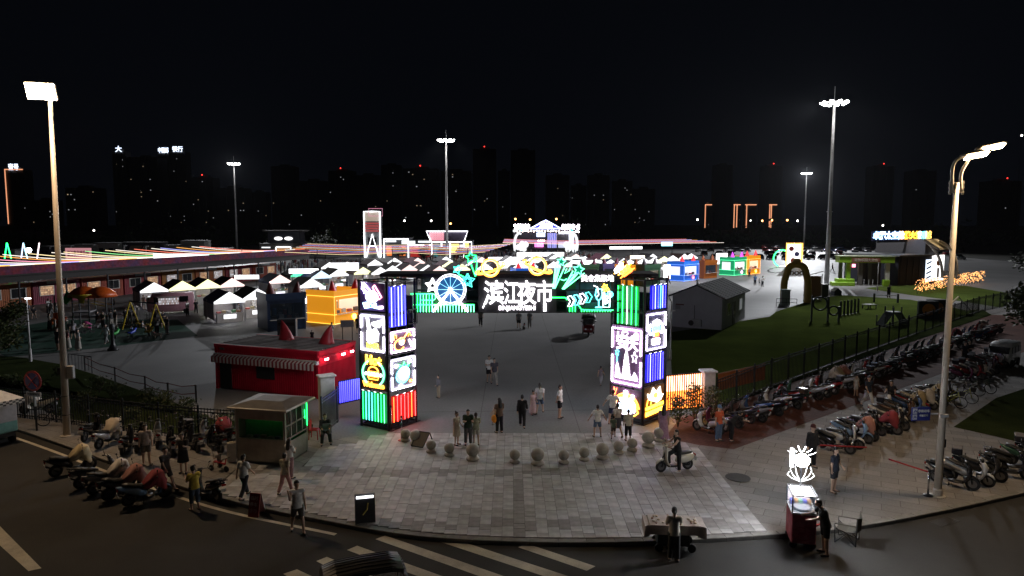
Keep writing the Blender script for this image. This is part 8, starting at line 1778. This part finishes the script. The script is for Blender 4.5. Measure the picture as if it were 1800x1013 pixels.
for x in(-.45,.55):
 for y in(-.3,.3):MB().disc((x,y,.13),'y',.13,.06,12).obj('wheel',RUB,t)
q=random.Random(8)
for i in range(16):x,y=q.uniform(-.65,-.2)if i<9 else q.uniform(.3,.7),q.uniform(-.28,.28);MB().sph((x,y,.91),q.uniform(.035,.065),7,5,(1,1,.6)).obj('bracelet' if i%2 else 'trinket',mat('trinket_%d'%(i%3),((.5,.38,.25),(.55,.48,.4),(.35,.2,.15))[i%3],.5),t,True)
# glowing snack cart
g=G(1421,968,-.13);t=thing('snack_cart','glowing snack cart with pink printed sides and white lit flower ornaments on top','food cart',(g.x-.05,g.y+.5,-.128),R(-12));PKS=ground_mat('cart_print',(.42,.12,.15),(.30,.03,.06),2.4,6,.5,.0,.7)
MB().bbox(0,0,.66,.72,.95,.95,.02).obj('body',PKS,t);MB().box(0,-.48,.66,.66,.02,.86).obj('printed_panel',PKS,t)
for i,(x,z,r)in enumerate(((-.1,.6,.16),(.12,.7,.14),(.0,.42,.15),(.2,.45,.1),(-.2,.36,.1))):MB().tube([(x+r*math.cos(a),-.5,z+r*.8*math.sin(a))for a in[2*math.pi*k/14 for k in range(14)]],.014,5,closed=True).obj('print_swirl',mat('swirl_red',(.35,.015,.04),.5),t)
MB().box(0,0,1.16,.76,1.0,.05).obj('counter',mat('counter_white',(.7,.7,.72),.3),t);MB().lathe([(.05,1.2),(.28,1.22),(.3,1.26),(.2,1.24),(.05,1.22)],18,.0,-.1).obj('pan',mat('pan_pale',(.5,.5,.55),.3,.4),t,True)
fr=MB()
for x in(-.36,.36):
 for y in(-.48,.48):fr.bar((x,y,1.16),(x,y,1.72),.035)
for a,b in(((-.36,-.48),(.36,-.48)),((.36,-.48),(.36,.48)),((.36,.48),(-.36,.48)),((-.36,.48),(-.36,-.48))):fr.bar((*a,1.72),(*b,1.72),.035)
fr.obj('case_frame',BLK,t);MB().box(0,-.48,1.44,.68,.01,.5).obj('front_glass',glass('case_glass',(.5,.6,.7),.12),t);MB().box(-.36,0,1.44,.01,.92,.5).obj('side_glass',glass('case_glass'),t)
MB().box(0,.46,1.46,.66,.02,.46).obj('lit_back_board',emi('case_pink',(1,.75,.85),1.6),t);MB().box(0,.0,1.70,.6,.8,.02).obj('case_lamp',emi('case_lamp',(.95,.97,1),12),t)
for i in range(5):MB().bbox(-.25+.13*i,.25,1.26,.1,.2,.16,.01).obj('bottle_box',mat('bottle_%d'%(i%3),((.1,.1,.6),(.6,.3,.1),(.2,.5,.3))[i%3],.4),t)
MB().tube([(.33,.3,.5),(.6,.35,.75),(.62,.1,.8)],.025,6).obj('push_handle',CHR,t);MB().tube([(.4,.05,.55),(.62,.1,.66)],.03,6).obj('red_grip',mat('grip_red',(.5,.03,.03),.4),t)
for x in(-.28,.28):
 for y in(-.36,.36):MB().disc((x,y,.12),'y',.12,.06,12).obj('wheel',RUB,t)
ORN=emi('ornament_led',(.90,.95,1),75);MB().tube([(0,.3,1.72),(0,.3,2.9)],.03,6).obj('ornament_post',BLK,t)
for k in range(7):a=R(-75+25*k);s=math.sin(a);c=math.cos(a);MB().tube([(0,.3,1.9),(s*.3,.3,1.95+c*.22),(s*.42,.3,2.0+c*.42),(s*.36,.3,2.08+c*.5)],.013,5,.008).obj('petal_tube',emi('ornament_soft',(.96,.98,1),3),t)
MB().sph((.02,.3,2.6),.24,12,8,(1,.5,.9)).obj('light_heart',ORN,t,True);plight('snack_cart_light',(t.location.x,t.location.y+.1,2.75),560,(.88,.93,1),None,.22);MB().box(-.3,.26,2.68,.1,.1,.6).obj('light_card',emi('ornament_soft',(.96,.98,1)),t)
for k in range(6):a=R(-70+28*k);MB().tube([(math.sin(a)*.22,.3,2.72+math.cos(a)*.2),(math.sin(a)*.36,.3,2.75+math.cos(a)*.24),(math.sin(a)*.46,.3,2.8+math.cos(a)*.27)],.014,5,.008).obj('ray_tube',emi('ornament_soft',(.96,.98,1)),t)
g=G(1494,956,-.13);t=thing('camp_chair','dark folding camp chair with a sagging cloth seat behind the vendor','chair',(g.x,g.y+.2,-.128),R(-125));CC=mat('chair_cloth',(.05,.045,.035),.85)
for a,b in(((-.3,-.3,0),(.3,.3,.5)),((.3,-.3,0),(-.3,.3,.5)),((-.3,.3,0),(.3,-.3,.45)),((.3,.3,0),(-.3,-.3,.45)),((-.3,.3,0),(-.3,-.3,.5)),((.3,.3,0),(.3,-.3,.5))):MB().tube([a,b],.014,5).obj('leg',BLK,t)
for x in(-.33,.33):MB().tube([(x,.3,.0),(x,.32,.9)],.015,5).obj('back_post',BLK,t);MB().tube([(x,-.32,.62),(x,.3,.66)],.02,6).obj('arm_strap',CC,t);MB().tube([(x,-.3,0),(x,-.32,.62)],.014,5).obj('front_post',BLK,t)
MB().loft([[(-.3,-.28,.46),(.3,-.28,.46),(.3,-.28,.43),(-.3,-.28,.43)],[(-.26,0,.38),(.26,0,.38),(.26,0,.35),(-.26,0,.35)],[(-.3,.28,.44),(.3,.28,.44),(.3,.28,.41),(-.3,.28,.41)]]).obj('seat',CC,t);fixn(MB().loft([[(-.33,.28,.45),(0,.36,.43),(.33,.28,.45),(.33,.31,.45),(0,.39,.43),(-.33,.31,.45)],[(-.34,.3,.94),(0,.38,.84),(.34,.3,.94),(.34,.33,.94),(0,.41,.84),(-.34,.33,.94)]]).obj('backrest',CC,t))
# chairs beside the booth
def stool(label,px,py,rz,m):
 g=G(px,py);t=thing('plastic_chair',label,'chair',(g.x,g.y,.02),R(rz));MB().bbox(0,0,.44,.42,.42,.05).obj('seat',m,t);MB().bbox(0,.2,.68,.42,.04,.45,.015).obj('backrest',m,t)
 for x in(-.18,.18):
  for y in(-.18,.18):MB().tube([(x,y,.43),(x*1.15,y*1.15,0)],.022,6).obj('leg',m,t)
stool('red plastic chair standing against the ticket booth',553,772,90,mat('chair_red',(.42,.02,.02),.4));stool('grey plastic chair under the seated person by the picket fence',575,777,200,mat('chair_grey',(.22,.24,.26),.5))
g=G(388,828);t=thing('toddler_trike','little red tricycle under the toddler left of the ticket booth','tricycle',(g.x,g.y,.02),R(-30));TR=mat('trike_toy_red',(.4,.02,.04),.4);MB().tube([(-.3,0,.3),(.3,0,.32),(.36,0,.55)],.03,6).obj('frame',TR,t);MB().bbox(-.12,0,.36,.28,.24,.05).obj('seat',TR,t);MB().tube([(.36,-.18,.56),(.36,.18,.56)],.018,6).obj('handlebar',BLK,t)
for x,y in((.36,0),(-.3,.2),(-.3,-.2)):MB().disc((x,y,.12),'y',.12,.05,12).obj('wheel',RUB,t)
MB().tube([(-.35,0,.4),(-.6,0,1.0)],.015,5).obj('push_bar',mat('slide_steel',(.4,.4,.42)),t)
g=G(408,812);t=thing('tool_case','pale upright case standing at the left side of the ticket booth','case',(g.x,g.y,.02),R(20));MB().bbox(0,0,.42,.36,.3,.84,.03).obj('case_shell',mat('case_pale',(.42,.36,.28),.6),t);MB().tube([(-.1,0,.84),(-.1,0,.95),(.1,0,.95),(.1,0,.84)],.015,5).obj('handle',BLK,t)
# sandwich boards
g=G(642,917);t=thing('a_frame_sign','black sandwich board with a lit strip and yellow stroke near the kerb','sign board',(g.x,g.y,.02),R(14));BB=mat('board_black',(.05,.05,.055))
fixn(MB().loft([[(-.33,-.25,0),(.33,-.25,0),(.33,-.22,0),(-.33,-.22,0)],[(-.33,-.03,.95),(.33,-.03,.95),(.33,0,.95),(-.33,0,.95)]]).obj('front_panel',BB,t));fixn(MB().loft([[(-.33,.28,0),(.33,.28,0),(.33,.31,0),(-.33,.31,0)],[(-.33,.01,.95),(.33,.01,.95),(.33,.04,.95),(-.33,.04,.95)]]).obj('rear_panel',BB,t))
MB().bar((-.28,-.075,.86),(.28,-.075,.86),.02,.08).obj('light_strip',emi('strip_white',(.95,.97,1),3),t);MB().tube([(-.08,-.2,.3),(.06,-.15,.45),(.1,-.1,.66)],.022,5).obj('yellow_stroke',mat('stroke_yellow',(.5,.4,.1),.5),t);MB().bar((-.33,-.255,.03),(.33,-.255,.03),.02,.05).obj('frame_rail',CHR,t)
g=G(451,905,-.13);t=thing('red_a_frame_sign','small red sandwich board with white writing standing on the road by the kerb','sign board',(g.x,g.y,-.128),R(-12));RB=mat('board_red',(.30,.04,.035),.6)
fixn(MB().loft([[(-.2,-.22,0),(.2,-.22,0),(.2,-.19,0),(-.2,-.19,0)],[(-.2,-.03,.78),(.2,-.03,.78),(.2,0,.78),(-.2,0,.78)]]).obj('front_panel',RB,t));fixn(MB().loft([[(-.2,.24,0),(.2,.24,0),(.2,.27,0),(-.2,.27,0)],[(-.2,.01,.78),(.2,.01,.78),(.2,.04,.78),(-.2,.04,.78)]]).obj('rear_panel',mat('board_white',(.5,.5,.5)),t))
for i,s in enumerate(('临时','停车','请勿')):text_obj('board_text',s,.15,mat('ink_white',(.5,.45,.42),.6),t,(0,-.07-.058*i-.03,.62-.2*i),(R(90-14),0,0),.006)
g=G(738,786);t=thing('fallen_sign','metal framed signboard lying against the left stone balls','sign board',(g.x,g.y,.02),R(-20));q=MB()
for a,b in(((-.35,-.15,.05),(.25,-.2,.05)),((.25,-.2,.05),(.4,.2,.62)),((.4,.2,.62),(-.25,.25,.62)),((-.25,.25,.62),(-.35,-.15,.05)),((-.25,.25,.62),(-.1,.4,.05)),((.4,.2,.62),(.5,.38,.05))):q.bar(a,b,.035)
q.obj('frame',BLK,t);fixn(MB().loft([[(-.33,-.13,.07),(.25,-.18,.07),(.39,.2,.6),(-.24,.24,.6)],[(-.33,-.11,.06),(.25,-.16,.06),(.39,.22,.59),(-.24,.26,.59)]]).obj('board',mat('board_brownish',(.10,.08,.07),.4),t))
def post_stand(label,px,py,foot,h=1.0):
 g=G(px,py);t=thing('queue_post',label,'queue post',(g.x,g.y,.02));MB().lathe([(.17,0),(.17,.02),(.05,.06)],16).obj('foot',foot,t);MB().tube([(0,0,.03),(0,0,h)],.035,8).obj('post',CHR,t,True);MB().lathe([(.045,h-.08),(.045,h),(.02,h+.03)],10).obj('head',BLK,t);return t
post_stand('slim steel queue post with a red foot left of the first stone ball',706,775,mat('grip_red',(.5,.03,.03)),1.15);post_stand('slim steel queue post at the front corner of the left tower',688,757,BLK,1.2);post_stand('steel queue post with red belt left of the right lamp post',1631,872,BLK,.95);post_stand('steel queue post with red belt beside the guard in black',1420,818,CHR,.95)
g=G(1440,790);a,b=G(1428,778),G(1520,800);t=thing('belt_barrier','red belt stretched in front of the first middle row scooters','barrier belt',(0,0,0));t.location=G(1426,820);o_=Vector(t.location);MB().bar((0,0,.92),G(1522,822)-o_+Vector((0,0,.85)),.012,.06).obj('belt',mat('belt_red',(.35,.02,.02),.7),t)
g=G(1606,866);t=thing('belt_barrier','red belt running from the queue post to the right lamp post scooters','barrier belt',G(1631,872));MB().bar((0,0,.9),G(1560,845)-G(1631,872)+Vector((0,0,.86)),.012,.06).obj('belt',mat('belt_red',(.35,.02,.02)),t)
g=G(1605,868);
# sound box and bins behind the container
g=G(506,602);t=thing('dark_crate','tall dark crate stack behind the red container roof','crate',(g.x,g.y,.006),R(8));MB().bbox(0,0,1.0,1.5,.8,2.0).obj('crate_shell',mat('box_dark',(.06,.065,.07)),t);MB().box(0,-.42,1.6,1.3,.03,.3).obj('crate_panel',BLK,t)
g=G(611,600);t=thing('info_board','small grey information board behind the red container end','board',(g.x,g.y,.006),R(10));MB().box(0,0,1.5,1.1,.08,.6).obj('panel',mat('notice_grey',(.3,.3,.34)),t)
for x in(-.4,.4):MB().box(x,.02,.75,.06,.06,1.5).obj('post',STEEL,t)
for o in bpy.data.objects:
 if o.name.startswith(('light_string',)):o['kind']='stuff'
tpl=[o for o in bpy.data.objects if o.get('label')=='x']
for o in tpl:
 for c in list(o.children_recursive):bpy.data.objects.remove(c)
 bpy.data.objects.remove(o)
hz=bpy.data.materials.new('night_haze');hz.use_nodes=True;hn=hz.node_tree;hn.nodes.clear();ho=hn.nodes.new('ShaderNodeOutputMaterial');hv=hn.nodes.new('ShaderNodeVolumePrincipled');hv.inputs['Density'].default_value=.000014;hv.inputs['Color'].default_value=(.9,.92,1,1);hv.inputs['Anisotropy'].default_value=.6
hn.links.new(hv.outputs[0],ho.inputs['Volume'])  # thin haze volume added to give the lamps halos
o=MB().box(0,1440,66,3180,3000,134).obj('haze',hz);o['kind']='stuff';o['label']='thin night haze over the whole place'
